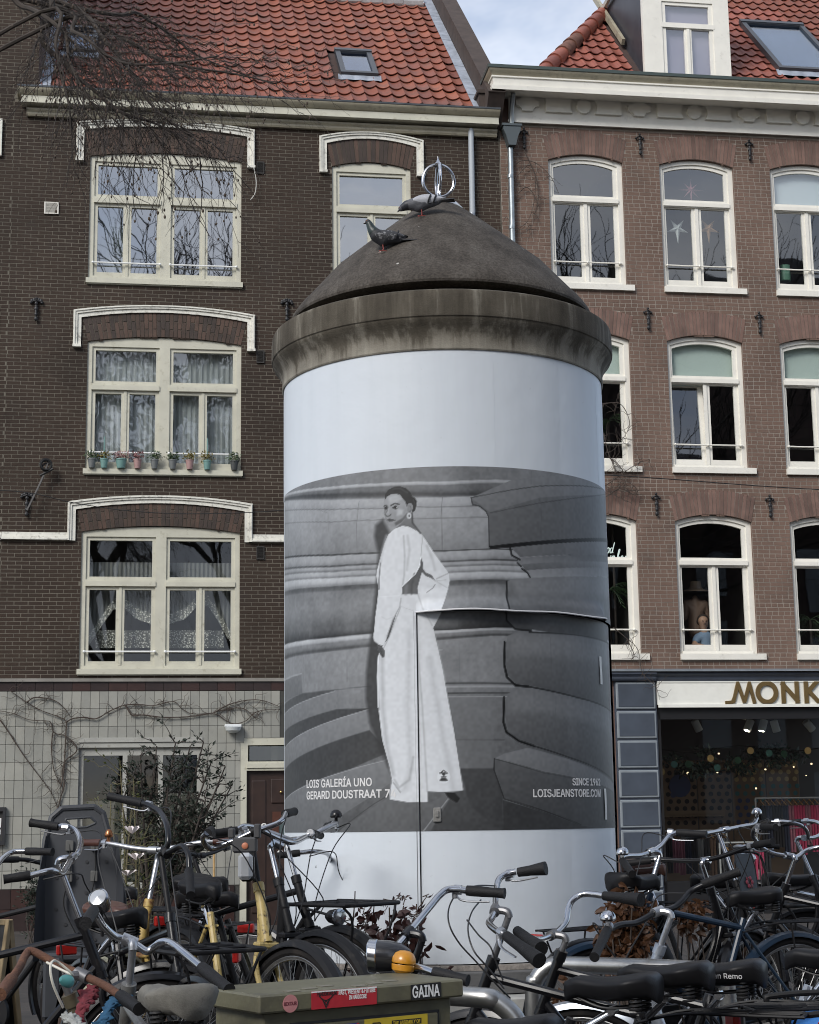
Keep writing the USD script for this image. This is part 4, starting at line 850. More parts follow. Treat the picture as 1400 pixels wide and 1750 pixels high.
def poster_tone(a, z):
    """Grey of the printed picture: stone stairs and a woman in a long white dress, seen from behind."""
    g = np.full(len(a), 110.); prev = None
    for pl, k in POSTER_BANDS:
        pl = np.array(pl); zz = np.interp(a, pl[:, 0], pl[:, 1])
        if prev is not None:
            m = (z <= prev[0]) & (z > zz); dz_ = np.maximum(prev[0] - zz, 1e-5); t = np.clip((prev[0] - z) / dz_, 0, 1); t = np.where(dz_ < .055, t ** 3, t ** 1.4)
            g = np.where(m, prev[1] * (1 - t) + k * t, g)
        else: g = np.where(z > zz, k, g)
        prev = (zz, k)
    g = np.where(z <= prev[0], prev[1], g)
    g += 26 * (meshkit.fbm(np.stack([a * 6, z * 6, a * 0], -1), 4, 3) - .5) + 20 * (meshkit.fbm(np.stack([a * 60, z * 60, a * 0], -1), 3, 5) - .5) + 5 * (meshkit.noise(np.stack([a * 50, z * 5, a * 0], -1), 6) - .5)
    for sh in POSTER_SHAPES:
        k = sh[0]
        if k == 'e':
            c, ra, rz_, gg, so = sh[1:]
            d = (np.hypot((a - c[0]) / ra, (z - c[1]) / rz_) - 1) * min(ra, rz_); w = np.clip(.5 - d / so, 0, 1); g = g * (1 - w) + gg * w; continue
        P = np.array(sh[1]); so = sh[3 + (k == 'l') * 2] if k == 'p' else sh[5]
        if k == 'p': _, pts, g0, so, g1, al, ax = sh; hw = 0
        else:
            _, pts, hw, g0, al, so = sh; g0 = g0 - (16 if so > .006 and g0 > 140 else 0); g1 = g0
        so = max(so, .0025); pad = hw + so
        ix = np.nonzero((a > P[:, 0].min() - pad) & (a < P[:, 0].max() + pad) & (z > P[:, 1].min() - pad) & (z < P[:, 1].max() + pad))[0]
        if not len(ix): continue
        q = shapely.points(a[ix], z[ix])
        if k == 'p':
            G = Polygon(pts).buffer(0); shapely.prepare(G)
            d = shapely.distance(G.boundary, q); d = np.where(shapely.contains_xy(G, a[ix], z[ix]), -d, d)
        else: d = shapely.distance(LineString(pts), q) - hw
        w = np.clip(.5 - d / so, 0, 1) * al; t = np.clip((P[:, 1].max() - z[ix]) / (np.ptp(P[:, 1]) + 1e-6), 0, 1)
        gg = g0 * (1 - t) + g1 * t + 10 * (meshkit.noise(np.stack([a[ix] * 70, z[ix] * 70, a[ix] * 0], -1), 9) - .5)
        g[ix] = g[ix] * (1 - w) + gg * w
    return 118 + (g - 118) * np.where(g > 118, 1.07, 1.14) + 5
PRINT = usdkit.material(stage, '/World/Looks/printed_paper', {'a': ('attribute', {'attribute': 'tone'}), 'g': ('geometry', {}), 'n': ('noise_texture', {'scale': 7.0, 'detail': 4.0}), 'b': ('bump', {'strength': .18, 'distance': .012}),
    'p': ('principled_bsdf', {'roughness': .5, 'specular_ior_level': .35})}, [('a.color', 'p.base_color'), ('g.position', 'n.vector'), ('n.fac', 'b.height'), ('b.normal', 'p.normal')], surface='p.BSDF')
def poster_patch(T, name, a0, a1, z0, z1, r, parent=None, step=.0046):
    m, A, Z = colpatch(a0, a1, z0, z1, r, step, step)
    p = T.add(name, m, PRINT, parent, smooth=True)
    col = srgb(poster_tone(A, Z)) / srgb(206) * .58
    UsdGeom.PrimvarsAPI(stage.GetPrimAtPath(p)).CreatePrimvar('tone', Sdf.ValueTypeNames.Color3fArray, 'vertex').Set(Vt.Vec3fArray.FromNumpy((col[:, None] * (.955, 1., 1.05)).astype(np.float32)))
    return p
column = Thing('advertising_column', 'round white advertising column with concrete cap and large fashion poster', 'advertising column', (XC, YC, 0))
AD0, AD1, ZD, ZB = -.147, 1.30, 2.243, .58
PW = usdkit.material(stage, '/World/Looks/column_white', {'g': ('geometry', {}), 'm1': ('mapping', {'scale': (9, 9, .55)}), 'n1': ('noise_texture', {'scale': 1.0, 'detail': 7.0, 'roughness': .65}), 'r': ('rgb_ramp', {'ramp': [(.25, (.545, .59, .635)), (.55, (.575, .62, .665)), (.8, (.58, .625, .67))]}),
    'n2': ('noise_texture', {'scale': 26.0, 'detail': 6.0, 'roughness': .7}), 'r2': ('rgb_ramp', {'ramp': [(.66, (0,) * 3), (.78, (.55,) * 3)]}), 'mw': ('mix_color', {'b': (.30, .30, .29)}),
    'z': ('separate_xyz', {}), 'zr': ('map_range', {'from_min': .58, 'from_max': 1.05, 'to_min': .30, 'to_max': .0, 'clamp': True}), 'n4': ('noise_texture', {'scale': 9.0, 'detail': 7.0, 'roughness': .7}), 'mz': ('math', {'math_type': 'multiply'}), 'md': ('mix_color', {'b': (.20, .19, .17)}),
    'n3': ('noise_texture', {'scale': 5.0, 'detail': 5.0}), 'b': ('bump', {'strength': .22, 'distance': .02}), 'p': ('principled_bsdf', {'roughness': .45, 'specular_ior_level': .4})},
    [('g.position', 'm1.vector'), ('m1.vector', 'n1.vector'), ('n1.fac', 'r.fac'), ('g.position', 'n2.vector'), ('n2.fac', 'r2.fac'), ('r2.color', 'mw.fac'), ('r.color', 'mw.a'), ('g.position', 'z.vector'), ('z.z', 'zr.value'), ('g.position', 'n4.vector'), ('n4.fac', 'mz.value1'), ('zr.result', 'mz.value2'), ('mz.value', 'md.fac'), ('mw.result', 'md.a'), ('md.result', 'p.base_color'),
     ('g.position', 'n3.vector'), ('n3.fac', 'b.height'), ('b.normal', 'p.normal')], surface='p.BSDF')
PA0, PA1, PZ0, PZ1 = -1.19, 1.42, 1.195, 2.952
RD_ = RC_ - .011
full = PI * RC_
column.add('body', cat([colpatch(AD1, 2 * full + AD0, ZB, 3.56, RC_)[0], colpatch(AD0, AD1, ZD, 3.56, RC_)[0]]), PW, smooth=40)
door = column.add('door', cat([colpatch(AD0 + .004, AD1 - .003, ZB + .004, ZD - .006, RD_)[0]]), PW, smooth=40)
column.add('door_edge', cat([colpatch(AD0, AD0 + .0045, ZB, ZD, RC_ - .02)[0], colpatch(AD1 - .0035, AD1, ZB, ZD, RC_ - .02)[0], colpatch(AD0, AD1, ZD - .007, ZD, RC_ - .025)[0]] +
           [tube(colpt(np.full(2, AD0), np.array([ZB, ZD]), RC_ - .002), .0018, 6), tube(colpt(np.full(2, AD0 - .012), np.array([ZB, ZD]), RC_ + .0005), .0015, 6)]), M('seam_dark', (.05, .05, .055), .7), smooth=False)
for _k, (_a0, _a1) in enumerate(((-1.30, -.52), (-.525, .26), (.255, 1.04), (1.035, 1.6))):
    column.add('paper_sheet', colpatch(_a0, _a1, PZ1 - .02, 3.50 - .012 * (_k % 2), RC_ + .0007 + .0005 * (_k % 2))[0], PW, smooth=40)
post = poster_patch(column, 'poster', PA0, AD0 - .0005, PZ0, PZ1, RC_ + .0018)
poster_patch(column, 'poster_top_sheet', AD0 - .0005, AD1, ZD + .115, PZ1, RC_ + .0018, post)
poster_patch(column, 'poster_side_sheet', AD1, PA1, PZ0, PZ1, RC_ + .0018, post)
poster_patch(column, 'poster_sheet', AD0 + .004, AD1 - .003, PZ0, ZD - .008, RD_ + .0018, door)
# the loose lower edge of the upper sheet, curling off the shaft above the door
def lip(A, Z):
    t = np.clip((ZD + .116 - Z) / .12, 0, 1); e = np.clip((A - AD0) / .06, 0, 1) * np.clip((1.06 - A) / .10, .04, 1)
    return RC_ + .0018 + .050 * t ** 2 * e * (.75 + .25 * np.sin(A * 9)) + .004 * np.sin(t * 9 + A * 3) * t * e
lp = poster_patch(column, 'poster_lip', AD0 - .0005, AD1, ZD - .004, ZD + .1152, lip, post)
_la = np.linspace(AD0, 1.03, 60)
column.add('lip_edge', tube(colpt(_la, ZD - .004 + .003 * np.sin(_la * 14), lip(_la, np.full(60, ZD - .004)) + .001), .0042, 6), M('paper_edge', (.62, .62, .63), .6), lp)
# lettering printed on the poster
LET = M('print_white', (.62, .62, .62), .5)
def wrap_text(t, a0, z0, a1, h, right=False):
    v, f = text(t, 1.0, .001, True); v = v.copy(); w = np.ptp(v[:, 0]); v[:, 0] -= v[:, 0].min()
    v[:, 0] = a0 + v[:, 0] / w * (a1 - a0); A = v[:, 0]
    r = np.where((A > AD0) & (A < AD1), RD_, RC_) + .0024
    return colpt(A, z0 + v[:, 1] * h, r + np.where(v[:, 2] > .0005, .0008, 0)), f
column.add('lettering', wrap_text('LOIS GALERÍA UNO', -.826, 1.412, -.383, .037), LET, post, smooth=False)
column.add('lettering', wrap_text('GERARD DOUSTRAAT 74', -.826, 1.356, -.258, .037), LET, post, smooth=False)
column.add('lettering', wrap_text('SINCE 1962', .672, 1.404, .928, .033), LET, door, smooth=False)
column.add('lettering', wrap_text('LOISJEANSTORE.COM', .42, 1.348, .93, .036), LET, door, smooth=False)
for a0, a1, z0, z1 in ((.970, 1.000, 1.913, 2.054), (.972, 1.000, 1.236, 1.389)):
    column.add('tape', colpatch(a0, a1, z0, z1, lambda A, Z: RD_ + .006 + .001 * np.sin(Z * 30), .01, .02)[0], M('tape_white', (.6, .6, .58), .45), door)
lk = colpt(-.062, 1.27, RD_)
column.add('lock', cat([xf(bevel_box(-.019, .019, -.012, .004, -.034, .034, .004), rotz(.0), lk), xf(bevel_box(-.008, .008, -.02, -.011, -.012, .02, .003), None, lk)]), M('lock_metal', (.30, .29, .27), .4, .7, var=.3, nscale=30), door)
CONC = usdkit.material(stage, '/World/Looks/streaked_concrete', {
    'g': ('geometry', {}), 'm1': ('mapping', {'scale': (11, 11, .9)}), 'n1': ('noise_texture', {'scale': 1.0, 'detail': 6.0, 'roughness': .65}), 'm2': ('mapping', {'scale': (3, 3, 3)}), 'n2': ('noise_texture', {'scale': 2.0, 'detail': 8.0, 'roughness': .7}),
    'z': ('separate_xyz', {}), 'zr': ('map_range', {'from_min': 3.70, 'from_max': 3.55, 'to_min': .02, 'to_max': .30, 'clamp': True}), 'ad': ('math', {'math_type': 'add'}),
    'r': ('rgb_ramp', {'ramp': [(0, (.030, .026, .021)), (.42, (.060, .052, .040)), (.60, (.095, .084, .066)), (.70, (.19, .175, .145)), (1, (.30, .285, .24))]}),
    'r2': ('rgb_ramp', {'ramp': [(.3, (.75,) * 3), (.7, (1.25,) * 3)]}), 'mx': ('mix_color', {'blend_type': 'multiply', 'fac': 1.0, 'use_clamp': False}),
    'n3': ('noise_texture', {'scale': 120.0, 'detail': 3.0}), 'b': ('bump', {'strength': .35, 'distance': .006}), 'p': ('principled_bsdf', {'roughness': .9, 'specular_ior_level': .25})},
    [('g.position', 'm1.vector'), ('m1.vector', 'n1.vector'), ('g.position', 'm2.vector'), ('m2.vector', 'n2.vector'), ('g.position', 'z.vector'), ('z.z', 'zr.value'), ('n1.fac', 'ad.value1'), ('zr.result', 'ad.value2'), ('ad.value', 'r.fac'),
     ('n2.fac', 'r2.fac'), ('r.color', 'mx.a'), ('r2.color', 'mx.b'), ('mx.result', 'p.base_color'), ('g.position', 'n3.vector'), ('n3.fac', 'b.height'), ('b.normal', 'p.normal')], surface='p.BSDF')
FELT = usdkit.material(stage, '/World/Looks/roof_bitumen', {'g': ('geometry', {}), 'm1': ('mapping', {'scale': (6, 6, 1.2)}), 'n1': ('noise_texture', {'scale': 1.2, 'detail': 8.0, 'roughness': .7}), 'r': ('rgb_ramp', {'ramp': [(.28, (.030, .026, .022)), (.5, (.062, .054, .046)), (.64, (.085, .076, .066)), (.80, (.14, .13, .115))]}),
    'n2': ('noise_texture', {'scale': 85.0, 'detail': 4.0}), 'r2': ('rgb_ramp', {'ramp': [(.35, (.75,) * 3), (.65, (1.3,) * 3)]}), 'mx': ('mix_color', {'blend_type': 'multiply', 'fac': 1.0, 'use_clamp': False}),
    'v': ('voronoi_texture', {'scale': 9.0}), 'vr': ('rgb_ramp', {'ramp': [(.055, (1,) * 3), (.075, (0,) * 3)]}), 'n3': ('noise_texture', {'scale': 2.0, 'detail': 2.0}), 'r3': ('rgb_ramp', {'ramp': [(.52, (0,) * 3), (.60, (1,) * 3)]}), 'mm': ('math', {'math_type': 'multiply'}), 'mw': ('mix_color', {'b': (.42, .41, .38)}),
    'b': ('bump', {'strength': .5, 'distance': .006}), 'p': ('principled_bsdf', {'roughness': .9, 'specular_ior_level': .25})},
    [('g.position', 'm1.vector'), ('m1.vector', 'n1.vector'), ('n1.fac', 'r.fac'), ('g.position', 'n2.vector'), ('n2.fac', 'r2.fac'), ('r.color', 'mx.a'), ('r2.color', 'mx.b'), ('g.position', 'v.vector'), ('v.distance', 'vr.fac'), ('g.position', 'n3.vector'), ('n3.fac', 'r3.fac'), ('vr.color', 'mm.value1'), ('r3.color', 'mm.value2'), ('mm.value', 'mw.fac'), ('mx.result', 'mw.a'), ('mw.result', 'p.base_color'), ('n2.fac', 'b.height'), ('b.normal', 'p.normal')], surface='p.BSDF')
column.add('cap_ring', lathe([(.80, 3.545), (.872, 3.545), (.876, 3.552), (.874, 3.60), (.885, 3.635), (.905, 3.665), (.922, 3.685), (.925, 3.70), (.931, 3.705), (.933, 3.72), (.930, 3.82), (.925, 3.838), (.912, 3.846), (.80, 3.862), (.5, 3.87)], 128, center=(XC, YC, 0)), CONC, smooth=32)
CONE = [(.40, 3.86), (.735, 3.862), (.735, 3.908), (.80, 3.912), (.826, 3.918), (.829, 3.930), (.822, 3.952), (.80, 3.985), (.775, 4.016), (.765, 4.024), (.59, 4.222), (.38, 4.400), (.23, 4.523), (.13, 4.601), (.05, 4.65)]
column.add('cone_roof', lathe(CONE, 128, center=(XC, YC, 0)), FELT, smooth=30)
STEEL = M('polished_steel', (.55, .56, .58), .18, 1.0)
fin = column.add('finial_cap', lathe([(.06, 4.585), (.135, 4.592), (.137, 4.60), (.118, 4.625), (.075, 4.65), (.03, 4.668), (0, 4.672)], 40, center=(XC, YC, 0)), STEEL)
gc = np.array([XC, YC, 4.775])
for k in range(2):
    an = np.linspace(0, 2 * PI, 41); c, s = math.cos(k * PI / 2 + .12), math.sin(k * PI / 2 + .12); d = np.array([[c, s, 0]]) * .088 * np.cos(an)[:, None] + np.array([[0, 0, 1]]) * .096 * np.sin(an)[:, None]
    column.add('finial_ring', tube(gc + d, .0088, 8, cap=False), STEEL, fin)
column.add('finial_tip', lathe([(.022, 4.862), (.026, 4.872), (.012, 4.885), (.004, 4.905), (0, 4.925)], 16, center=(XC, YC, 0)), STEEL, fin)
column.add('finial_stem', lathe([(.012, 4.665), (.010, 4.70), (.008, 4.74), (0, 4.76)], 12, center=(XC, YC, 0)), STEEL, fin)
BASEC = M('plinth_concrete', (.10, .10, .10), .85, var=.3, nscale=3, bump=.3, bscale=80)
column.add('plinth', cat([lathe([(.80, .58), (.885, .578), (.89, .555), (.80, .555)], 96, center=(XC, YC, 0))]), M('gravel_mortar', (.20, .18, .16), .95, var=.5, nscale=60), smooth=False)
column.add('plinth', lathe([(.82, .554), (.93, .553), (.935, .548), (.935, .455), (.8, .455)], 96, center=(XC, YC, 0)), BASEC, smooth=30)
column.add('plinth', lathe([(.80, .45), (1.05, .448), (1.06, .44), (1.06, .375), (.8, .37)], 96, center=(XC, YC, 0)), M('pale_ledge', (.36, .36, .34), .7, var=.25, nscale=6), smooth=30)
column.add('plinth', lathe([(.9, .365), (1.02, .36), (1.03, 0), (.9, -.01)], 96, center=(XC, YC, 0)), M('foot_concrete', (.16, .155, .14), .9, var=.35, nscale=4, bump=.3, bscale=60), smooth=30)

# ------------------------------------------------------------------ pigeons on the cone
import manifold3d
def chain_body(balls, links, edge=.012, taubin=14):
    """One smooth surface round balls (centre, radius) joined by links."""
    sph = [manifold3d.Manifold.sphere(r, 20).translate(tuple(map(float, c))) for c, r in balls]
    b = manifold3d.Manifold()
    for i, j in links: b += manifold3d.Manifold.batch_hull([sph[i], sph[j]])
    b = b.refine_to_length(edge); v, f = geo(b)
    tm = trimesh.Trimesh(v, f, process=True); trimesh.smoothing.filter_taubin(tm, iterations=taubin)
    return np.asarray(tm.vertices), np.asarray(tm.faces)
def pigeon(foot, heading, label, pose, mats, size=.82):
    T = Thing('pigeon', label, 'pigeon', foot, group=None)
    Rz = rotz(heading) * size
    if pose == 'stand':
        b = [((.095, 0, .200), .0185), ((.088, 0, .190), .020), ((.070, 0, .150), .028), ((.040, 0, .110), .043), ((-.02, 0, .095), .045), ((-.085, 0, .085), .026), ((-.125, 0, .084), .014), ((-.195, 0, .084), .010), ((.0, 0, .072), .035)]
        head, beak, tail = np.array([.097, 0, .200]), (.125, 0, .188), .0
    else:
        b = [((.140, 0, .068), .0195), ((.130, 0, .074), .022), ((.098, 0, .088), .033), ((.050, 0, .092), .043), ((-.02, 0, .098), .043), ((-.085, 0, .100), .026), ((-.125, 0, .104), .014), ((-.195, 0, .112), .010), ((.02, 0, .072), .036)]
        head, beak, tail = np.array([.142, 0, .068]), (.166, 0, .044), .0
    links = [(0, 1), (1, 2), (2, 3), (3, 4), (4, 5), (5, 6), (6, 7), (3, 8), (4, 8)]
    v, f = chain_body(b, links, .008, 8); v[:, 1] *= np.where(v[:, 0] < -.11, 1.5, 1.0); v[:, 2] = np.where(v[:, 0] < -.12, b[6][0][2] + (v[:, 2] - b[6][0][2]) * .55 + (v[:, 2] - b[6][0][2]) * 0, v[:, 2])
    T.add('body', xf((v, f), Rz, foot), mats[0])
    nb = [(q, r * 1.04) for q, r in b[1:4]]; nv, nf = chain_body([nb[0], nb[1], ((np.array(nb[1][0]) * .55 + np.array(nb[2][0]) * .45), .036)], [(0, 1), (1, 2)], .008, 6)
    T.add('neck', xf((nv, nf), Rz, foot), mats[1])
    for sgn in (-1, 1):
        # folded wing: a curved lens over the flank
        u = np.linspace(0, 1, 13); w = np.linspace(-1, 1, 7); pts = []
        for a in u:
            for c in w:
                hw = .042 * math.sin(PI * min(1, a * .92 + .08)) ** .7 * (1 - .45 * a); bx = .055 - .215 * a
                top = b[4][0][2] + .012 + (.004 if pose == 'stand' else .016) * a
                pts.append([bx, sgn * (.044 + .008 * math.sin(PI * a) - .010 * c * c - .032 * a ** 2 - .010 * max(c, 0)), top + c * hw - .006 * a])
        pts = np.array(pts); i = np.arange(12)[:, None] * 7; j = np.arange(6)[None]
        ff = np.stack([i + j, i + j + 1, i + j + 8, i + j + 7], -1).reshape(-1, 4); back = pts * (1, 1, 1) - (0, sgn * .012, 0)
        T.add('wing', xf(cat([(pts, ff), (back, ff)]), Rz, foot), mats[2])
        for bx in (.0, 1.0) if pose != 'stand' else (1.0,):
            x0 = -.055 - .035 * bx
            q = [(x0 + .012 - .010 * t * 2, sgn * (.0515 - .012 * (2 * t - 1) ** 2 - .016 * bx * .6), b[4][0][2] + .012 + (2 * t - 1) * .028) for t in np.linspace(0, 1, 5)]
            T.add('wing_bar', xf(tube(q, .006, 6, flat=.5), Rz, foot), mats[3])
        T.add('leg', xf(cat([tube([(.005, sgn * .018, .055), (.0, sgn * .018, .02), (.003, sgn * .02, .004)],   .0028, 6)] + [tube([(.003, sgn * .02, .004), (.003 + .026 * math.cos(q), sgn * .02 + .026 * math.sin(q), .002)], [.0028, .0015], 5) for q in (-.5, 0, .5, PI)]), Rz, foot), M('pigeon_leg', (.30, .06, .05), .6))
        T.add('eye', xf(sphere(head + (.008, sgn * .0165, .004), .003, 1), Rz, foot), M('pigeon_eye', (.35, .10, .02), .2))
    bk = np.array(beak); T.add('beak', xf(tube([head + (bk - head) * .5, bk * .75 + head * .25, bk], [.0075, .005, .0015], 6), Rz, foot), M('beak', (.04, .04, .042), .5))
    T.add('cere', xf(sphere(head + (bk - head) * .62 + (0, 0, .004), .005, 1), Rz, foot), M('cere', (.55, .52, .5), .6))
    tb = np.array(b[7][0]); T.add('tail', xf((np.array([[-.11, -.02, tb[2] + .004], [-.11, .02, tb[2] + .004], [-.215, .034, tb[2] - .004], [-.215, -.034, tb[2] - .004], [-.11, -.02, tb[2] - .008], [-.11, .02, tb[2] - .008], [-.215, .034, tb[2] - .009], [-.215, -.034, tb[2] - .009]]), _BF), Rz, foot), mats[3])
PG = M('pigeon_grey', (.085, .088, .10), .7, var=.2, nscale=40); PDK = M('pigeon_dark', (.022, .023, .027), .65, var=.3, nscale=50)
PNK = M('pigeon_neck', (.018, .030, .028), .4); PWL = M('pigeon_wing_pale', (.36, .37, .40), .7, var=.12, nscale=40)
PWD = M('pigeon_wing_checker', (.035, .036, .040), .7, dirt=((.22, .22, .23), .54, .58, 55.))
def on_cone(px, py):
    """Point of the cone roof the given sight line meets."""
    zz = np.array([p[1] for p in CONE[9:]]); rr = np.array([p[0] for p in CONE[9:]])
    for y in np.arange(YC - .8, YC + .2, .004):
        q = at(px, py, y)
        if math.hypot(q[0] - XC, q[1] - YC) <= np.interp(q[2], zz, rr) and q[2] > 3.95: return q
    return q
pigeon(on_cone(655, 431), PI + .10, 'dark chequered pigeon standing upright lower on the cone roof', 'stand', [PDK, PNK, PWD, PDK])
pigeon(on_cone(722, 371), PI - .12, 'pale grey pigeon bending down just under the steel finial', 'bend', [PG, M('pigeon_neck2', (.020, .022, .030), .5), PWL, PDK])
# ------------------------------------------------------------------ bicycles
CHROME = M('chrome', (.50, .51, .53), .17, 1.0, var=.08, nscale=6, dirt=((.20, .16, .12), .68, .86, 18.))
ALLOY = M('alloy', (.42, .43, .45), .38, .9, var=.2, nscale=20)
RUBBER = M('rubber', (.010, .010, .011), .62, var=.3, nscale=30, bump=.25, bscale=220, spec=.25)
TYRE = M('tyre', (.012, .011, .011), .8, var=.4, nscale=14, dirt=((.045, .038, .032), .5, .85, 9.), spec=.2)
TYRE_TAN = M('tyre_tan', (.20, .14, .075), .8, var=.3, nscale=14, dirt=((.06, .045, .03), .5, .8, 12.))
TYRE_BRN = M('tyre_brown', (.085, .055, .042), .8, var=.35, nscale=14)
RIM = M('rim_steel', (.26, .26, .26), .4, .85, var=.4, nscale=12)
SPOKE = M('spoke', (.42, .42, .42), .35, .9)
BLK = M('paint_black', (.006, .006, .007), .26, var=.3, nscale=20, dirt=((.045, .038, .032), .60, .86, 16.), spec=.4)
BLKM = M('paint_matt_black', (.008, .008, .009), .5, var=.3, nscale=20, dirt=((.05, .044, .038), .58, .86, 14.), spec=.25)
NAVY = M('paint_navy', (.009, .020, .038), .3, dirt=((.08, .07, .06), .58, .84, 14.))
YEL = M('paint_cream_yellow', (.42, .32, .12), .45, var=.15, nscale=10, dirt=((.05, .028, .014), .55, .66, 34.))
RUSTY = M('paint_rusty_yellow', (.40, .28, .08), .6, var=.2, nscale=10, dirt=((.11, .045, .018), .44, .62, 22.))
RUST = M('rust', (.085, .036, .020), .8, var=.4, nscale=22, dirt=((.16, .07, .03), .5, .75, 30.), bump=.4, bscale=180)
SILV = M('paint_silver', (.34, .37, .42), .3, .6)
GREYP = M('paint_grey', (.13, .13, .125), .45, .3, var=.25, nscale=14, dirt=((.05, .035, .025), .52, .75, 18.))
SADB = M('saddle_black', (.007, .007, .008), .48, var=.25, nscale=14, bump=.12, bscale=300, spec=.25)
SADBR = M('saddle_brown', (.075, .030, .018), .42, var=.25, nscale=14)
SADGR = M('saddle_worn', (.125, .12, .105), .85, var=.25, nscale=30, dirt=((.045, .04, .036), .58, .74, 30.), bump=.2, bscale=260)
CABLE = M('cable_black', (.012, .012, .013), .5)
REDL = M('red_lens', (.28, .012, .010), .25)
CLEAR = M('lamp_lens', (.42, .44, .46), .12, .3)
def torus(R, r, c=(0, 0, 0), n=56, k=10, sc=1.0):
    an = np.linspace(0, 2 * PI, n + 1)[:-1]; ph = np.linspace(0, 2 * PI, k + 1)[:-1]
    v = np.stack([(R + r * np.cos(ph)[None]) * np.cos(an)[:, None], np.broadcast_to(sc * r * np.sin(ph)[None], (n, k)), (R + r * np.cos(ph)[None]) * np.sin(an)[:, None]], -1).reshape(-1, 3)
    i = np.arange(n)[:, None]; j = np.arange(k)[None]; i2 = (i + 1) % n; j2 = (j + 1) % k
    f = np.stack([i * k + j, i2 * k + j, i2 * k + j2, i * k + j2], -1).reshape(-1, 4)
    return geo((v + np.asarray(c, float), f))
def fender(R, a0, a1, w=.030, c=(0, 0, 0), n=30):
    an = np.radians(np.linspace(a0, a1, n)); cs = np.array([[-w, -.020], [-w * .8, -.004], [0, .004], [w * .8, -.004], [w, -.020]])
    v = np.array([[(R + h) * math.cos(a), y, (R + h) * math.sin(a)] for a in an for y, h in cs]); v2 = v.copy()
    v2[:, 0] -= np.repeat(np.cos(an), 5) * .003; v2[:, 2] -= np.repeat(np.sin(an), 5) * .003
    i = np.arange(n - 1)[:, None] * 5; j = np.arange(4)[None]; f = np.stack([i + j, i + j + 1, i + j + 6, i + j + 5], -1).reshape(-1, 4)
    return cat([(v + np.asarray(c, float), f), (v2 + np.asarray(c, float), f[:, ::-1])])
def spokes(r0, r1, c, n=32, w=.028):
    ms = []
    for k in range(n):
        a = 2 * PI * k / n; s = 1 if k % 2 else -1; b = a + (.42 if k % 4 < 2 else -.42)
        ms.append(tube([(r0 * math.cos(b), s * w, r0 * math.sin(b)), (r1 * math.cos(a), s * .004, r1 * math.sin(a))], .0012, 3, cap=False))
    v, f = cat(ms); return v + np.asarray(c, float), f
def wheel(T, name, c, steer, tyre=TYRE, rim=RIM, r=.345):
    F = steer if steer else (lambda m: m)
    rim_ = T.add(name, F(cat([torus(r - .037, .011, c, 56, 8, 1.1), torus(r - .045, .006, c, 56, 6, 1.4)])), rim)
    T.add('tyre', F(torus(r - .019, .0195, c, 64, 10)), tyre, rim_)
    T.add('spokes', F(spokes(.02, r - .045, c)), SPOKE, rim_, smooth=False)
    T.add('hub', F(xf(lathe([(0, -.055), (.008, -.055), (.008, -.035), (.028, -.034), (.026, -.028), (.017, -.024), (.017, .024), (.026, .028), (.028, .034), (.008, .035), (.008, .055), (0, .055)], 16), rotx(PI / 2), c)), ALLOY, rim_)
    return rim_
def saddle_mesh(L=.27, W=.20, drop=.055, style='wide'):
    """Nose towards +x, top at z = 0, middle at the origin."""
    xs = np.linspace(0, 1, 15); n = 16; V = []
    for t in xs:      # 0 rear .. 1 nose
        w = W / 2 * (.62 + .38 * math.sin(PI * min(t / .32, 1) / 2)) if t < .32 else W / 2 * (1 - .78 * ((t - .32) / .68) ** .62 * (1 - .12 * (t - .32)))
        if t < .1: w *= .80 + 2.0 * t
        if t > .93: w *= 1 - (t - .93) * 7
        top = .006 * math.cos(2 * PI * (t - .05)) + .012 * (1 - t) - (.02 * max(0, t - .85) / .15) - .012 * (t < .07)
        dp = drop * (1 - .35 * t)
        for k in range(n):
            a = 2 * PI * k / n; ca, sa = math.cos(a), math.sin(a)
            y = w * np.sign(ca) * abs(ca) ** .75; z = (.028 * abs(sa) ** .9 if sa > 0 else -dp * abs(sa) ** .55)
            y *= 1 if sa > -.2 else 1 - .18 * abs(sa)
            dip = -.006 * (1 - min(1, abs(y) / (w + 1e-6))) if sa > 0 else 0
            V.append([(t - .5) * L, y, top + z + dip])
    V = np.array(V); i = np.arange(14)[:, None] * n; j = np.arange(n)[None]; j2 = (j + 1) % n
    f = np.stack([i + j, i + n + j, i + n + j2, i + j2], -1).reshape(-1, 4); v, f = geo((V, f))
    c0, c1 = V[:n].mean(0), V[-n:].mean(0); m = len(V); v = np.vstack([v, c0, c1]); a = np.arange(n); b = (a + 1) % n
    return v, np.vstack([f, np.c_[a, b, np.full(n, m)], np.c_[14 * n + b, 14 * n + a, np.full(n, m + 1)]])
def coil(c, r, h, turns=5, w=.004):
    t = np.linspace(0, 1, turns * 12 + 1); return tube(np.c_[c[0] + r * np.cos(2 * PI * turns * t), c[1] + r * np.sin(2 * PI * turns * t), c[2] + h * t], w, 5)
def grip_mesh(p0, p1, r=.0165, shape='plain'):
    p0, p1 = np.asarray(p0, float), np.asarray(p1, float); t = np.linspace(0, 1, 15)[:, None]; P = p0 + (p1 - p0) * t
    if shape == 'ergo': rr = r * (1 + .10 * np.sin(t[:, 0] * PI) + .55 * np.clip(t[:, 0] - .45, 0, 1) * 1.6)
    elif shape == 'ribbed': rr = r * (1 + .05 * np.cos(t[:, 0] * 60))
    else: rr = r * (1 + .05 * np.sin(t[:, 0] * PI * 2) + .06 * (t[:, 0] > .93))
    return tube(P, rr, 14)
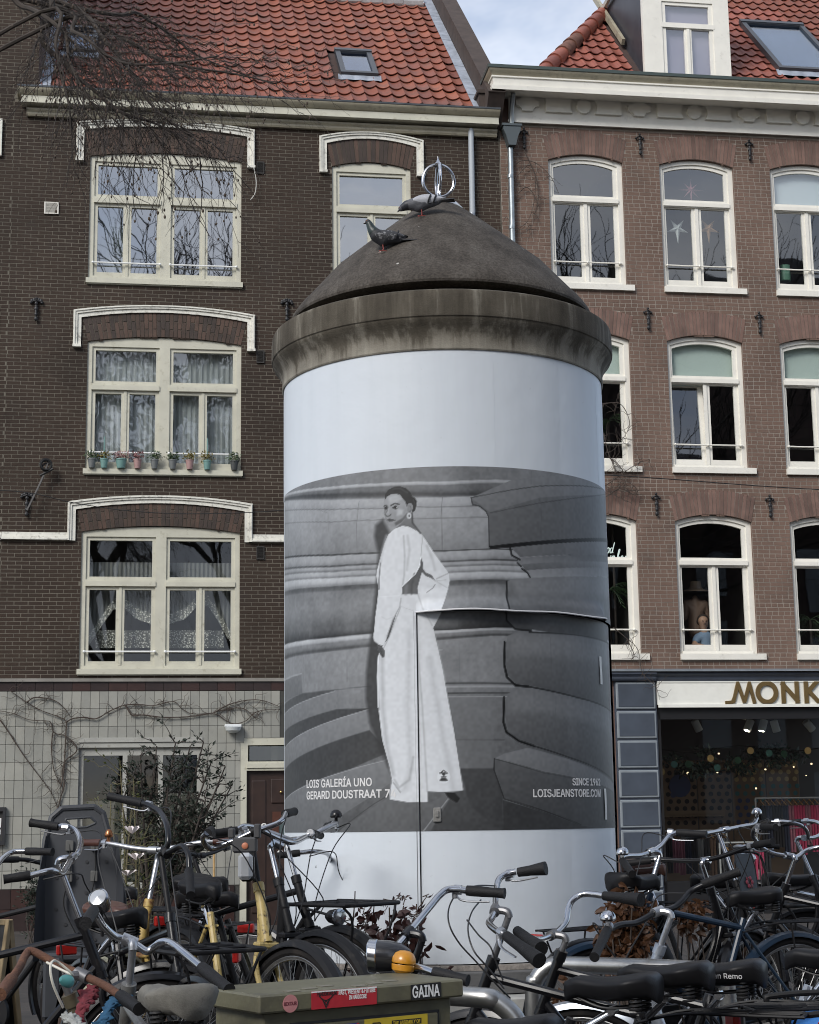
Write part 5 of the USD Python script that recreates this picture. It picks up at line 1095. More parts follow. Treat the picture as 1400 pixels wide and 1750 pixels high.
def bell_mesh(c, r=.027, up=(0, 0, 1)):
    R = align(up); m = lathe([(0, -.006), (r * .85, -.006), (r, 0), (r, .006), (r * .93, .014), (r * .7, .024), (r * .35, .030), (0, .031)], 24)
    return xf(m, R @ np.array([[0, 0, 1], [0, 1, 0], [-1, 0, 0]], float), c)
def lever_mesh(p0, p1, p2): return tube(smooth_line([p0, p1, p2], 5), np.linspace(.0065, .0045, 11), 8, flat=.6)
BARS = {
    'dutch': [(0, 0, 0), (.03, .06, .0), (.055, .12, .02), (.05, .19, .065), (-.02, .25, .09), (-.10, .275, .09)],
    'swept': [(0, 0, 0), (.035, .08, .02), (.04, .17, .05), (.0, .25, .06), (-.06, .285, .055)],
    'flat': [(0, 0, 0), (.0, .1, .01), (-.01, .22, .03), (-.03, .28, .035)],
}
GRIPV = {'dutch': (-.115, .02, -.012), 'swept': (-.10, .045, -.012), 'flat': (-.04, .11, .0)}
def bicycle(label, S, heading, lift=0.0, paint=BLK, style='oma', steer=0.0, bar='dutch', bar_world=None, grips=None, bar_mat=CHROME, grip_mat=RUBBER, grip_shape='plain', saddle=SADB, saddle_z=.88,
            saddle_w=.20, tyre=TYRE, guard=None, front_carrier=False, rear_carrier=True, lamp=None, bell=None, bell_mat=CHROME, group='bicycles parked round the advertising column', stem_mat=CHROME, post_h=None,
            levers=True, cables=True, name='bicycle', chain_case=True, tail=True, fork_mat=None, seat_springs=True, plate=False, saddle_text=None, saddle_at=None, saddle_len=.27, saddle_yaw=0, bell_r=.0285):
    S = np.asarray(S, float); h = math.radians(heading); fr = ((S[0], S[1], lift), h)
    T = Thing(name, label, 'bicycle', (0, 0, 0), fr, group)
    zc = S[2] - lift; r = .345; tq = .404; wb = 1.08
    ax = lambda z: wb - .065 - (z - r) * tq
    xs = ax(zc) + .055
    O = np.array([-xs, 0, 0.]); q = lambda x, y, z: np.array([x - xs, y, z])
    zt = min(.90, zc - .06)                           # head tube top
    top, bot = q(ax(zt), 0, zt), q(ax(.70), 0, .70); axis = (top - bot) / np.linalg.norm(top - bot)
    a = math.radians(steer); K = np.array([[0, -axis[2], axis[1]], [axis[2], 0, -axis[0]], [-axis[1], axis[0], 0]])
    RS = np.eye(3) + math.sin(a) * K + (1 - math.cos(a)) * K @ K
    def st(m): v, f = geo(m); return (v - bot) @ RS.T + bot, f
    def stp(p): return (np.asarray(p, float) - bot) @ RS.T + bot
    guard = guard or paint; fm = fork_mat or paint
    bb, rh, fh = q(.47, 0, .29), q(0, 0, r), q(wb, 0, r)
    sx = lambda z: .47 - (z - .29) * .40
    seat_top = q(sx(.78), 0, .78)
    ft = [tube([top, bot], .019, 12), tube([bb, seat_top], .0155, 10), tube([q(ax(zt + .012), 0, zt + .012), q(ax(zt - .02), 0, zt - .02)], .0225, 12), tube([bot + axis * .02, bot - axis * .008], .0225, 12)]
    if style == 'oma':
        ft += [tube(smooth_line([q(ax(zt - .04), 0, zt - .04), q(.80, 0, .66), q(.66, 0, .47), q(.53, 0, .38), q(sx(.42), 0, .42)], 6), .0135, 10), tube(smooth_line([q(ax(.74), 0, .74), q(.76, 0, .53), q(.62, 0, .36), bb], 6), .0155, 10)]
    elif style == 'step':
        ft += [tube(smooth_line([q(ax(.80), 0, .80), q(.80, 0, .62), q(.68, 0, .42), bb], 6), .024, 12)]
    else:
        ft += [tube([q(ax(zt - .05), 0, zt - .05), q(sx(.74), 0, .74)], .0145, 10), tube([q(ax(.74), 0, .74), bb], .0165, 10)]
    for s in (-1, 1):
        ft += [tube([rh + (0, s * .06, 0), q(sx(.73), s * .022, .73)], .008, 8), tube([rh + (0, s * .06, 0), bb + (0, s * .035, 0)], .009, 8)]
    T.add('frame', cat(ft), paint)
    T.add('fork', st(cat([tube(smooth_line([bot + (0, s * .03, -.004), bot + (.012, s * .048, -.10), q(ax(.45) + .012, s * .052, .45), fh + (0, s * .052, .0)], 5), np.linspace(.0125, .008, 16), 8) for s in (-1, 1)] + [bevel_box(bot[0] - .022, bot[0] + .022, -.05, .05, bot[2] - .03, bot[2] - .006, .006)])), fm)
    wheel(T, 'front_wheel', fh, st, tyre); wheel(T, 'rear_wheel', rh, None, tyre)
    T.add('mudguard', st(fender(.366, 25, 165, .030, fh)), guard); T.add('mudguard', fender(.366, 20, 205, .032, rh), guard)
    T.add('mudguard_stay', st(cat([tube([fh + (0, s * .055, 0), fh + (.366 * math.cos(2.7), s * .03, .366 * math.sin(2.7))], .0025, 5) for s in (-1, 1)])), fm)
    # stem
    sp = q(ax(zc - .01), 0, zc - .012); clampc = q(ax(zc) + .055, 0, zc)
    if bar_world is None:
        hb = BARS[bar]; pts = [np.array(p) for p in hb]; left = smooth_line([clampc + stp_rel for stp_rel in pts], 5)
        half = smooth_line(pts, 5); P = np.vstack([(half * (1, -1, 1))[::-1], half[1:]]) + clampc; gv = np.array(GRIPV[bar])
        ge = [(clampc + pts[-1], clampc + pts[-1] + gv), (clampc + pts[-1] * (1, -1, 1), clampc + (pts[-1] + gv) * (1, -1, 1))]
        P = stp(P); ge = [(stp(x), stp(y)) for x, y in ge]; cl = stp(clampc)
    else:
        toL = lambda p: rotz(-h) @ (np.asarray(p, float) - (S[0], S[1], lift))
        P = smooth_line([toL(p) for p in bar_world], 6); ge = [(toL(x), toL(y)) for x, y in grips]; cl = np.array([0, 0, zc])
    spw = stp(sp) if bar_world is None else sp
    stl = [tube([st0 for st0 in (stp(q(ax(zt), 0, zt)), stp(sp))], .0115, 12), tube(smooth_line([stp(sp) - (0, 0, .012), stp(sp) + (.006, 0, .006), (stp(sp) + cl) / 2 + (0, 0, .006), cl], 4), np.linspace(.0125, .0135, 13), 10)]
    d = P[len(P) // 2 + 1] - P[len(P) // 2 - 1]
    k0 = np.argmin(np.linalg.norm(P - cl, axis=1)); k0 = min(max(k0, 1), len(P) - 2); d = P[k0 + 1] - P[k0 - 1]; d /= np.linalg.norm(d)
    stl.append(tube([cl - d * .022, cl + d * .022], .0175, 14))
    T.add('stem', cat(stl), stem_mat)
    hbp = T.add('handlebar', tube(P, .0112, 12), bar_mat)
    for i, (x, y) in enumerate(ge):
        e = (y - x) / np.linalg.norm(y - x)
        T.add('grip', grip_mesh(x, y, .0165, grip_shape if isinstance(grip_shape, str) else grip_shape[i]), grip_mat if not isinstance(grip_mat, (list, tuple)) else grip_mat[i], hbp)
        if levers and (levers is True or levers[i]):
            b0 = x - e * .03; dn = np.array([0, 0, -1.]); fwd_ = np.array([1., 0, 0]); out = dn * .7 + fwd_ * .5
            T.add('brake_lever', cat([tube([b0 - e * .012, b0 + e * .012], .016, 10), lever_mesh(b0 + out * .02, b0 + out * .045 + e * .04, b0 + out * .042 + e * .125), bevel_box(*(np.array([-.008, .008, -.008, .008, -.012, .012]) + np.repeat(b0 + out * .022, 2)), .003)]), ALLOY, hbp)
    if cables:
        for i, (x, y) in enumerate(ge):
            e = (y - x) / np.linalg.norm(y - x); b0 = x - e * .035; t_ = stp(bot) + (.03, .0, .02)
            T.add('cable', tube(smooth_line([b0 + (.01, 0, -.02), b0 - e * .06 + (.07, 0, -.01), (b0 + cl) / 2 + (.11, 0, -.08), stp(bot) + (.06, (-.02, .02)[i % 2], .12), t_], 6), .0027, 5), CABLE, hbp)
    if bell is not None:
        i, off = bell; x, y = ge[i]; e = (y - x) / np.linalg.norm(y - x); c = x - e * off + (0, 0, .018)
        T.add('bell', cat([bell_mesh(c + (0, 0, .012), bell_r), tube([c - (0, 0, .018), c + (0, 0, .014)], .008, 8)]), bell_mat, hbp)
    # saddle
    zs = saddle_z; sc = q(sx(zs) - .02, 0, zs)
    if saddle_at is not None: sc = rotz(-h) @ (np.asarray(saddle_at, float) - (S[0], S[1], lift))
    sd = T.add('saddle', xf(saddle_mesh(saddle_len, saddle_w), rotz(math.radians(saddle_yaw)), sc), saddle, smooth=50)
    T.add('seat_post', cat([tube([seat_top - (0, 0, .05), sc + (.0, 0, -.075)], .0128, 12), tube([sc + (.0, -.022, -.072), sc + (.0, .022, -.072)], .013, 10)]), CHROME, sd)
    ms = [tube(smooth_line([sc + (.11, s * .012, -.035), sc + (.03, s * .022, -.062), sc + (-.05, s * .035, -.06), sc + (-.09, s * .05, -.05)], 4), .0038, 6) for s in (-1, 1)]
    if seat_springs: ms += [coil(sc + (-.085, s * .052, -.075), .017, .055) for s in (-1, 1)]
    T.add('saddle_springs', cat(ms), IRON, sd)
    if saddle_text:
        m = facing(text(saddle_text, .016, .001)); m = xf(m, None, (-np.ptp(m[0][:, 0]) / 2, 0, 0)); T.add('saddle_lettering', xf(m, rotz(PI) @ rotx(.25), sc + (-.045, saddle_w * .50, -.012)), M('print_white'), sd, smooth=False)
    # drive
    cr = T.add('crank', xf(cat([lathe([(0, -.004), (.085, -.004), (.085, .004), (0, .004)], 24), tube([(0, 0, .01), (.12, .12, .014)], .009, 6), tube([(0, 0, -.11), (-.12, -.12, -.114)], .009, 6), tube([(0, 0, -.11), (0, 0, .012)], .012, 8)]), rotx(PI / 2), bb - (0, .05, 0)), ALLOY)
    for s, dx in ((-1, .12), (1, -.12)):
        T.add('pedal', bevel_box(bb[0] + dx - .045, bb[0] + dx + .045, s * .075 - (0 if s > 0 else .085), s * .075 + (.085 if s > 0 else 0), bb[2] + (-.12 if s < 0 else .12) * (1 if s < 0 else 1) - .012, bb[2] + (-.12 if s < 0 else .12) + .012, .005), RUBBER, cr)
    if chain_case:
        Pc = unary_union([Point(bb[0], bb[2]).buffer(.105), Point(rh[0], rh[2]).buffer(.05)]).convex_hull
        T.add('chain_case', prism(Pc, -.064, -.040), BLKM, smooth=False)
    if rear_carrier:
        zr = .755; rr = []
        for y in (-.06, .06): rr.append(tube(smooth_line([q(sx(.72), y * .4, .72), q(.14, y, zr), q(-.10, y, zr), q(-.24, y, zr)], 4), .0055, 6))
        rr += [tube([q(x, -.06, zr), q(x, .06, zr)], .005, 6) for x in (.1, -.06, -.23)] + [tube([q(-.2, s * .06, zr), rh + (0, s * .066, 0)], .0045, 6) for s in (-1, 1)] + [tube([q(.05, s * .06, zr), rh + (0, s * .066, 0)], .0045, 6) for s in (-1, 1)] + [tube([q(.12, s * .02, zr + .003), q(-.22, s * .02, zr + .003)], .004, 6) for s in (-1, 1)]
        T.add('rear_carrier', cat(rr), BLKM)
    if tail: T.add('tail_light', bevel_box(rh[0] - .30, rh[0] - .275, -.045, .045, .70, .745, .006), REDL)
    T.add('kickstand', tube([bb + (-.06, .05, 0), bb + (-.16, .13, -.265)], .008, 8), ALLOY)
    if front_carrier:
        zf = .80; f0, f1 = ax(.80) + .05, ax(.80) + .05 + .36; wd = .17; cr_ = []
        loop = [q(f0, -wd, zf), q(f1, -wd, zf), q(f1 + .02, -wd + .03, zf), q(f1 + .02, wd - .03, zf), q(f1, wd, zf), q(f0, wd, zf)]
        cr_.append(tube(loop, .0085, 8)); cr_ += [tube([q(f0 + (f1 - f0) * t, -wd, zf), q(f0 + (f1 - f0) * t, wd, zf)], .006, 6) for t in (.0, .3, .6)] + [tube([q(f0, y, zf), q(f1 + .02, y, zf)], .005, 6) for y in (-.06, .06)]
        cr_ += [tube(smooth_line([q(f1 - .02, s * wd, zf), q(f1 - .01, s * wd * .7, zf - .1), fh + (0, s * .065, 0)], 4), .006, 6) for s in (-1, 1)] + [tube([q(f0, s * wd * .5, zf), q(ax(.74), s * .02, .74)], .008, 6) for s in (-1, 1)]
        fc = T.add('front_carrier', cat(cr_), BLKM)
        if plate:
            up = smooth_line([q(f0, -wd, zf), q(f0 - .03, -wd, zf + .16), q(f0 - .05, -wd * .75, zf + .25), q(f0 - .05, wd * .75, zf + .25), q(f0 - .03, wd, zf + .16), q(f0, wd, zf)], 5)
            T.add('carrier_hoop', tube(up, .007, 8), BLKM, fc)
            Pp = sbox(-.055, -.11, .055, .11).buffer(.018); m = prism(Pp, -.004, .004)
            pm = T.add('carrier_plate', xf(m, rotz(PI / 2) @ rotx(-.16), q(f0 - .018, 0, zf + .125)), M('plate_slate', (.016, .022, .030), .5), fc)
            T.add('plate_rose', xf(cat([xf(sphere((0, 0, 0), .012, 1, (1, .3, 1)), None, (.022 * math.cos(k * 1.05), -.004, .022 * math.sin(k * 1.05) - .02)) for k in range(6)]), rotz(PI / 2) @ rotx(-.16), q(f0 - .012, 0, zf + .125)), M('plate_red', (.16, .02, .035), .5), fc)
    if lamp:
        c = stp(bot + axis * .10) + RS @ np.array([.075, 0, 0]) if lamp == 'head' else stp(fh + (-.03, 0, .40))
        m = lathe([(0, -.055), (.016, -.052), (.028, -.03), (.033, .0), (.033, .02)], 20); Rl = RS @ roty(PI / 2)
        lm = T.add('headlight', xf(m, Rl, c), BLK); T.add('lamp_ring', xf(lathe([(.033, .016), (.036, .02), (.036, .028), (.032, .03), (.020, .032), (0, .034)], 20), Rl, c), CHROME, lm)
        T.add('lamp_bracket', tube([c, stp(bot + axis * .08)], .006, 6), IRON, lm)
    return T
def L3(*pts): return [at(*p) for p in pts]
LO, HI = -.12, 0.0
# --- left row
bicycle('black bicycle cut by the left edge, its grip pointing at the child seat', at(-45, 1492, 6.9), 178, HI, bar_world=L3((-140, 1478, 6.7), (-90, 1484, 6.75), (-45, 1492, 6.9), (-12, 1484, 7.05), (6, 1465, 7.15), (22, 1456, 7.2), (46, 1455, 7.2)), grips=[at(-140, 1478, 6.7), at(-185, 1480, 6.7)] and [(at(-140, 1478, 6.7), at(-190, 1482, 6.65)), (at(45, 1455, 7.2), at(90, 1456, 7.15))], levers=False, cables=False)
bicycle('tall black bicycle with upright chrome stem in front of the grey child seat', at(123, 1467, 6.3), 8, HI, paint=BLK, style='men', tail=False, bar_world=L3((98, 1413, 6.62), (112, 1412, 6.64), (129, 1419, 6.6), (138, 1438, 6.5), (133, 1458, 6.36), (123, 1467, 6.3), (114, 1482, 6.18), (104, 1494, 6.08), (88, 1488, 6.02), (50, 1497, 6.0)), grips=[(at(100, 1413, 6.62), at(52, 1406, 6.64)), (at(52, 1496, 6.0), at(6, 1503, 5.98))], levers=(True, False), cables=True)
Dn = bicycle('black transport bicycle with grey child seat behind and empty carrier in front', at(284, 1456, 6.5), -58, HI, paint=BLK, style='men', front_carrier=True, bar_world=L3((241, 1372, 6.75), (256, 1377, 6.72), (274, 1388, 6.65), (285, 1410, 6.55), (288, 1436, 6.5), (284, 1456, 6.5), (296, 1452, 6.45), (312, 1446, 6.4), (322, 1462, 6.36), (324, 1490, 6.33)), grips=[(at(243, 1373, 6.75), at(186, 1361, 6.8)), (at(323, 1488, 6.33), at(326, 1530, 6.2))], bar_mat=BLK, saddle=SADBR, saddle_z=.90, stem_mat=BLKM, levers=(True, False), tyre=TYRE_BRN)
bicycle('cream yellow bicycle with rust spots, bull horn chrome bars and plastic headlight', at(437, 1420, 6.7), -62, .10, paint=YEL, style='oma', steer=12, bar_world=L3((354, 1423, 6.55), (347, 1432, 6.6), (352, 1444, 6.66), (364, 1450, 6.7), (400, 1437, 6.7), (437, 1420, 6.7), (468, 1410, 6.72), (482, 1402, 6.74), (488, 1390, 6.8)), grips=[(at(355, 1424, 6.55), at(361, 1419, 6.75)), (at(487, 1391, 6.8), at(503, 1387, 6.95))], levers=False, cables=True, tyre=TYRE, guard=BLKM, rear_carrier=True, seat_springs=False, stem_mat=BLKM)
bicycle('black bicycle with chrome swept bars behind the yellow one', at(474, 1443, 7.25), -48, .10, paint=BLKM, style='step', bar_world=L3((404, 1419, 7.1), (418, 1412, 7.12), (440, 1416, 7.18), (474, 1432, 7.25), (500, 1440, 7.3), (520, 1432, 7.42), (535, 1424, 7.5)), grips=[(at(405, 1419, 7.1), at(366, 1424, 7.05)), (at(534, 1424, 7.5), at(548, 1428, 7.65))], rear_carrier=True, lamp=None)
G2 = bicycle('matt black bicycle with black bell and front carrier against the column', at(503, 1437, 7.55), -40, .10, paint=BLKM, style='men', steer=-8, front_carrier=True, bar='swept', bar_mat=ALLOY, bell=(0, .05), bell_mat=BLK, lamp='low', tyre=TYRE)
bicycle('rusty yellow bicycle with brown grips, copper bell and brown saddle', at(262, 1453, 7.7), 252, HI, paint=RUSTY, style='oma', bar='flat', grip_mat=M('grip_brown', (.060, .022, .015), .5), saddle=SADBR, bell=(1, .05), bell_r=.019, bar_mat=ALLOY, stem_mat=ALLOY, bell_mat=M('copper', (.35, .15, .07), .3, 1.0), guard=M('guard_cream', (.30, .29, .21), .6, var=.3, nscale=14, dirt=((.05, .045, .03), .5, .7, 30.)), levers=(False, True), saddle_z=.92)
bicycle('dark bicycle with navy saddle on a chrome post between the yellow bicycles', at(560, 1475, 8.35), -12, HI, paint=BLK, style='oma', bar='swept', saddle_z=.93, saddle_at=at(357, 1534, 7.5), levers=False)
# --- front row, left of the cabinet
bicycle('foreground grey bicycle with wavy chrome bars, silver stem and worn grey saddle', at(221, 1608, 5.0), 112, LO, paint=GREYP, style='men', bar_world=L3((160, 1556, 4.86), (166, 1566, 4.9), (176, 1582, 4.94), (196, 1600, 4.98), (221, 1608, 5.0), (236, 1617, 5.0), (251, 1626, 5.0), (263, 1619, 5.0), (276, 1610, 4.98), (291, 1611, 4.95), (312, 1627, 4.88), (346, 1655, 4.78)), grips=[(at(160, 1557, 4.86), at(146, 1578, 4.60)), (at(345, 1654, 4.78), at(392, 1692, 4.62))], saddle=SADGR, saddle_at=at(290, 1704, 4.45), saddle_yaw=14, saddle_len=.27, stem_mat=ALLOY, levers=(False, False), cables=False, saddle_w=.21)
bicycle('foreground bicycle with rusted bars and tan tyre by the left edge', at(141, 1667, 4.75), 22, LO, paint=M('paint_bronze', (.10, .085, .055), .45, .4, dirt=((.05, .03, .02), .5, .7, 20.)), style='oma', bar_world=L3((18, 1676, 4.62), (34, 1652, 4.70), (44, 1632, 4.78), (56, 1626, 4.8), (98, 1648, 4.78), (141, 1667, 4.75), (178, 1684, 4.7), (206, 1702, 4.62)), grips=[(at(20, 1673, 4.62), at(0, 1700, 4.5)), (at(206, 1702, 4.62), at(238, 1725, 4.5))], bar_mat=RUST, grip_mat=(RUST, RUBBER), tyre=TYRE_TAN, levers=False, cables=False, stem_mat=M('stem_grey', (.16, .16, .165), .4, .7), steer=35, saddle_z=.80)
# --- front row, right of the cabinet
J = bicycle('foreground bicycle with round black headlamp and orange bell behind the cabinet', at(697, 1596, 5.35), 157, LO, paint=BLK, style='oma', bar_world=L3((742, 1662, 5.0), (715, 1654, 5.05), (680, 1652, 5.1), (660, 1651, 5.15), (655, 1645, 5.18), (697, 1596, 5.35), (738, 1546, 5.45), (752, 1530, 5.48), (768, 1520, 5.5), (800, 1522, 5.5)), grips=[(at(741, 1662, 5.0), at(800, 1676, 4.95)), (at(798, 1522, 5.5), at(863, 1527, 5.46))], levers=(False, True), saddle_at=at(1046, 1684, 5.15), saddle_w=.22, saddle_len=.29, stem_mat=BLK, grip_shape='plain', cables=False)
Kb = bicycle('foreground bicycle with ergonomic grips and looping brake cables', at(846, 1556, 5.75), 157, LO, paint=BLK, style='men', bar_world=L3((882, 1490, 6.02), (866, 1494, 6.02), (853, 1503, 6.0), (849, 1520, 5.95), (847, 1540, 5.85), (846, 1556, 5.75), (840, 1570, 5.68), (836, 1578, 5.62), (848, 1590, 5.52), (866, 1600, 5.42)), grips=[(at(886, 1491, 6.02), at(933, 1484, 5.98)), (at(866, 1600, 5.42), at(922, 1642, 5.25))], grip_shape='ergo', saddle_at=at(1136, 1664, 5.28), saddle_len=.29, stem_mat=M('stem_grey'), cables=False, saddle_w=.22)
bicycle('foreground bicycle with high chrome bars turned sideways on a slender stem', at(944, 1598, 6.0), 157, LO, paint=BLK, style='men', bar_world=L3((882, 1590, 5.62), (902, 1601, 5.72), (922, 1606, 5.86), (944, 1598, 6.0), (958, 1588, 6.06), (968, 1574, 6.1), (971, 1554, 6.14), (980, 1537, 6.16), (1000, 1528, 6.16), (1034, 1531, 6.12)), grips=[(at(884, 1591, 5.62), at(925, 1622, 5.45)), (at(1033, 1531, 6.12), at(1096, 1538, 6.0))], grip_shape='ergo', levers=False, saddle_at=at(1228, 1660, 5.42), saddle_len=.29, stem_mat=M('stem_grey'), cables=False, saddle_text='San Remo', saddle_w=.21)
bicycle('low small bicycle with black saddle beside the cabinet', at(600, 1730, 5.15), 160, LO, paint=BLKM, style='step', bar='flat', saddle_at=at(872, 1758, 4.75), levers=False, cables=False, stem_mat=BLKM, saddle_w=.19, rear_carrier=False)
bicycle('silver framed bicycle with black bars and chrome bell beside the dry leaves', at(1124, 1558, 6.2), 160, LO, paint=SILV, style='step', bar_world=L3((1036, 1592, 6.0), (1046, 1586, 6.04), (1062, 1580, 6.08), (1090, 1576, 6.14), (1124, 1558, 6.2), (1150, 1552, 6.24), (1166, 1540, 6.27), (1180, 1524, 6.3), (1202, 1512, 6.3)), grips=[(at(1038, 1590, 6.0), at(1016, 1636, 5.78)), (at(1200, 1512, 6.3), at(1264, 1490, 6.3))], bar_mat=BLK, bell=(0, .02), stem_mat=ALLOY, levers=(True, False), cables=True, fork_mat=BLK)
# --- right row
bicycle('navy bicycle with chrome bars and red band on the stem, right of the column', at(1112, 1456, 7.7), 206, HI, paint=NAVY, style='men', bar_world=L3((1063, 1472, 7.5), (1064, 1465, 7.52), (1074, 1463, 7.55), (1094, 1462, 7.62), (1112, 1456, 7.7), (1128, 1446, 7.75), (1142, 1430, 7.8), (1158, 1423, 7.82)), grips=[(at(1064, 1471, 7.5), at(1081, 1494, 7.35)), (at(1157, 1423, 7.82), at(1208, 1426, 7.76))], bell=(0, .0), levers=(False, True))
bicycle('bicycle with plain black saddle seen against the lower shaft of the column', at(1212, 1470, 8.2), 35, HI, paint=BLK, style='oma', bar='flat', bar_mat=BLK, saddle_at=at(1086, 1505, 7.5), saddle_z=.9, steer=20)
bicycle('black carrier bicycle with slate plate on its hoop and large spoked front wheel', at(1240, 1418, 9.0), -48, HI, paint=BLKM, style='step', bar_world=L3((1196, 1427, 8.85), (1210, 1424, 8.88), (1240, 1418, 9.0), (1270, 1412, 9.1), (1288, 1408, 9.16), (1294, 1398, 9.2)), grips=[(at(1198, 1427, 8.85), at(1168, 1432, 8.75)), (at(1294, 1400, 9.2), at(1290, 1404, 9.4))], front_carrier=True, plate=True, tyre=TYRE_BRN, saddle=SADBR, saddle_z=.98, bell=(1, .0), levers=False)
bicycle('bicycle with bare chrome stem and folded brake lever at the right', at(1342, 1462, 8.5), 150, HI, paint=BLK, style='men', bar='dutch', steer=-30)
bicycle('dark bicycle with blue black lettered saddle cut by the right edge', at(1590, 1450, 10.2), 6, HI, paint=BLK, style='oma', saddle_at=at(1356, 1502, 9.9), bar='swept', saddle_len=.34, saddle_w=.25)
bicycle('bicycle furthest right, its front wheel under the lettered saddle', at(1376, 1432, 9.6), -30, HI, paint=BLK, style='oma', bar='dutch', front_carrier=False)
bicycle('black bicycle deep behind the rusty yellow one, close to the olive tree', at(345, 1462, 9.4), -25, HI, paint=BLK, style='oma', bar='flat', bar_mat=BLKM, stem_mat=BLKM, levers=False)
bicycle('black bicycle deep behind the carrier bicycle, nearest to the shop pane', at(1275, 1462, 10.6), 160, HI, paint=BLK, style='men', bar='swept', bar_mat=ALLOY, levers=False)
bicycle('black bicycle deep behind the child seat with only its dark frame showing', at(90, 1478, 9.0), -20, HI, paint=BLKM, style='men', bar='flat', bar_mat=BLKM, stem_mat=BLKM, levers=False)
R_ = bicycle('black bicycle in the lower right corner with a blue bag on its carrier', at(1800, 1600, 5.7), 8, LO, paint=BLKM, style='step', bar='swept', levers=False)
# ------------------------------------------------------------------ fittings on the house fronts
_wn = np.array([math.sin(.15), -math.cos(.15), 0]); _wu = np.array([math.cos(.15), math.sin(.15), 0])
def wallpt(px, py, off=0.0):
    """Facade-frame point (s, -off, z) that lies off metres in front of the house fronts on the given sight line."""
    d = CR * (px - 700) / 2860 - CU * (py - 875) / 2860 + CF; p0 = np.array([0, 26.5, 0]) + _wn * off; c = np.array([0, 0, CAM_Z])
    p = c + d * (((p0 - c) @ _wn) / (d @ _wn)); return np.array([(p - (0, 26.5, 0)) @ _wu, -off, p[2]])
def anchor_iron(px, py, label, fancy=False):
    c = wallpt(px, py); s, z = c[0], c[2]
    T = Thing('wall_anchor', label, 'wall anchor', (s, 0, z), FAC, 'ornate iron wall anchors')
    h = .17
    T.add('bar', cat([tube([(s, -.03, z + h), (s, -.045, z), (s, -.03, z - h)], [.012, .022, .012], 8)] + [sphere((s, -.045, z + q), r, 2, (1, .7, 1.2)) for q, r in ((.12, .026), (.03, .034), (-.06, .026), (-.135, .03))]), IRON)
    k = .06 if not fancy else .085
    T.add('cross_arm', cat([tube([(s - k, -.03, z + h - .03), (s, -.045, z + h), (s + k, -.03, z + h - .03)], .013, 6), sphere((s - k, -.03, z + h - .035), .022, 1), sphere((s + k, -.03, z + h - .035), .022, 1), sphere((s, -.04, z + h + .03), .022, 1)]), IRON)
    if fancy: T.add('leaf_tip', cat([sphere((s + q, -.03, z + h + .03 - abs(q) * .5), .028, 1, (1, .6, 1.2)) for q in (-.07, -.035, .035, .07)]), IRON)
for px, py, lb in ((895, 240, 'black wall anchor just right of the zinc rain hopper'), (1093, 250, 'black wall anchor between the first two top right windows'), (1280, 260, 'black wall anchor right of the window with paper stars'),
                   (1107, 548, 'black wall anchor left of the window with the tilted casement'), (1297, 555, 'black wall anchor right of the window with the tilted casement'), (1121, 865, 'black wall anchor between the neon sign window and its neighbour'), (1315, 868, 'black wall anchor at the upper right of the window with the hatted dummy')):
    anchor_iron(px, py, lb)
for px, py, lb in ((62, 532, 'crowned black wall anchor left of the window with flower pots'), (46, 865, 'crowned black wall anchor carrying cables above the white string course'), (490, 533, 'crowned black wall anchor half hidden beside the concrete cap')):
    anchor_iron(px, py, lb, True)
def vent(px, py, w, h, col, label, m):
    c = wallpt(px, py); s, z = c[0], c[2]; T = Thing('air_vent', label, 'air vent', (s, 0, z), FAC)
    T.add('vent_frame', prism(sbox(s - w, z - h, s + w, z + h).difference(sbox(s - w * .8, z - h * .85, s + w * .8, z + h * .85)), -.025, .006), m, smooth=False)
    for k in range(7):
        q = z - h * .75 + k * h * .25
        v, f = box(s - w * .82, s + w * .82, -.018, -.014, q - h * .1, q + h * .1); c0 = np.array([s, -.016, q]); T.add('louvre', ((v - c0) @ rotx(.5).T + c0, f), m, smooth=False)
    T.add('vent_back', box(s - w * .82, s + w * .82, -.004, .004, z - h * .86, z + h * .86), IRON, smooth=False)
vent(88, 356, .115, .10, 0, 'white square louvred vent on the dark brick left of the top window', M('vent_white', (.62, .60, .54), .5))
for py, lb in ((287, 'dark slotted vent right of the top left window'), (610, 'dark slotted vent right of the flower pot window'), (945, 'dark slotted vent right of the lace curtain window')):
    vent(445, py, .062, .105, 0, lb, M('vent_dark', (.03, .028, .026), .7))
T = Thing('drainpipe', 'pale grey straight drainpipe under the left gutter beside the party line', 'drainpipe', (1.12, -.07, -.28), FAC)
T.add('pipe', tube([(1.13, -.075, 12.72), (1.10, -.075, -.28)], .048, 16), M('pvc_grey', (.34, .37, .40), .5))
for z in (11.2, 8.6, 6.0, 3.4): T.add('bracket', tube([(1.12, -.075, z - .02), (1.12, -.075, z + .02)], .054, 16), ZINC)
T = Thing('hopper_drainpipe', 'zinc drainpipe with tapered rain hopper at the corner of the right house', 'drainpipe', (1.80, -.08, -.28), FAC)
zm = M('zinc_pipe', (.33, .36, .37), .36, .8, var=.3, nscale=5)
T.add('pipe', tube([(1.83, -.30, 13.30), (1.83, -.12, 13.05), (1.83, -.10, 12.75)], .042, 14), zm); T.add('pipe', tube([(1.80, -.085, 12.40), (1.76, -.085, -.28)], .048, 14), zm)
hp = [(-.15, 12.76), (.15, 12.76), (.15, 12.70), (.10, 12.58), (.06, 12.42), (-.06, 12.42), (-.10, 12.58), (-.15, 12.70)]
T.add('hopper', cat([prism(Polygon([(1.815 + a, b) for a, b in hp]), -.20, -.02), box(1.645, 1.985, -.215, -.01, 12.762, 12.80)]), M('hopper_lead', (.085, .10, .105), .5, .4), smooth=False)
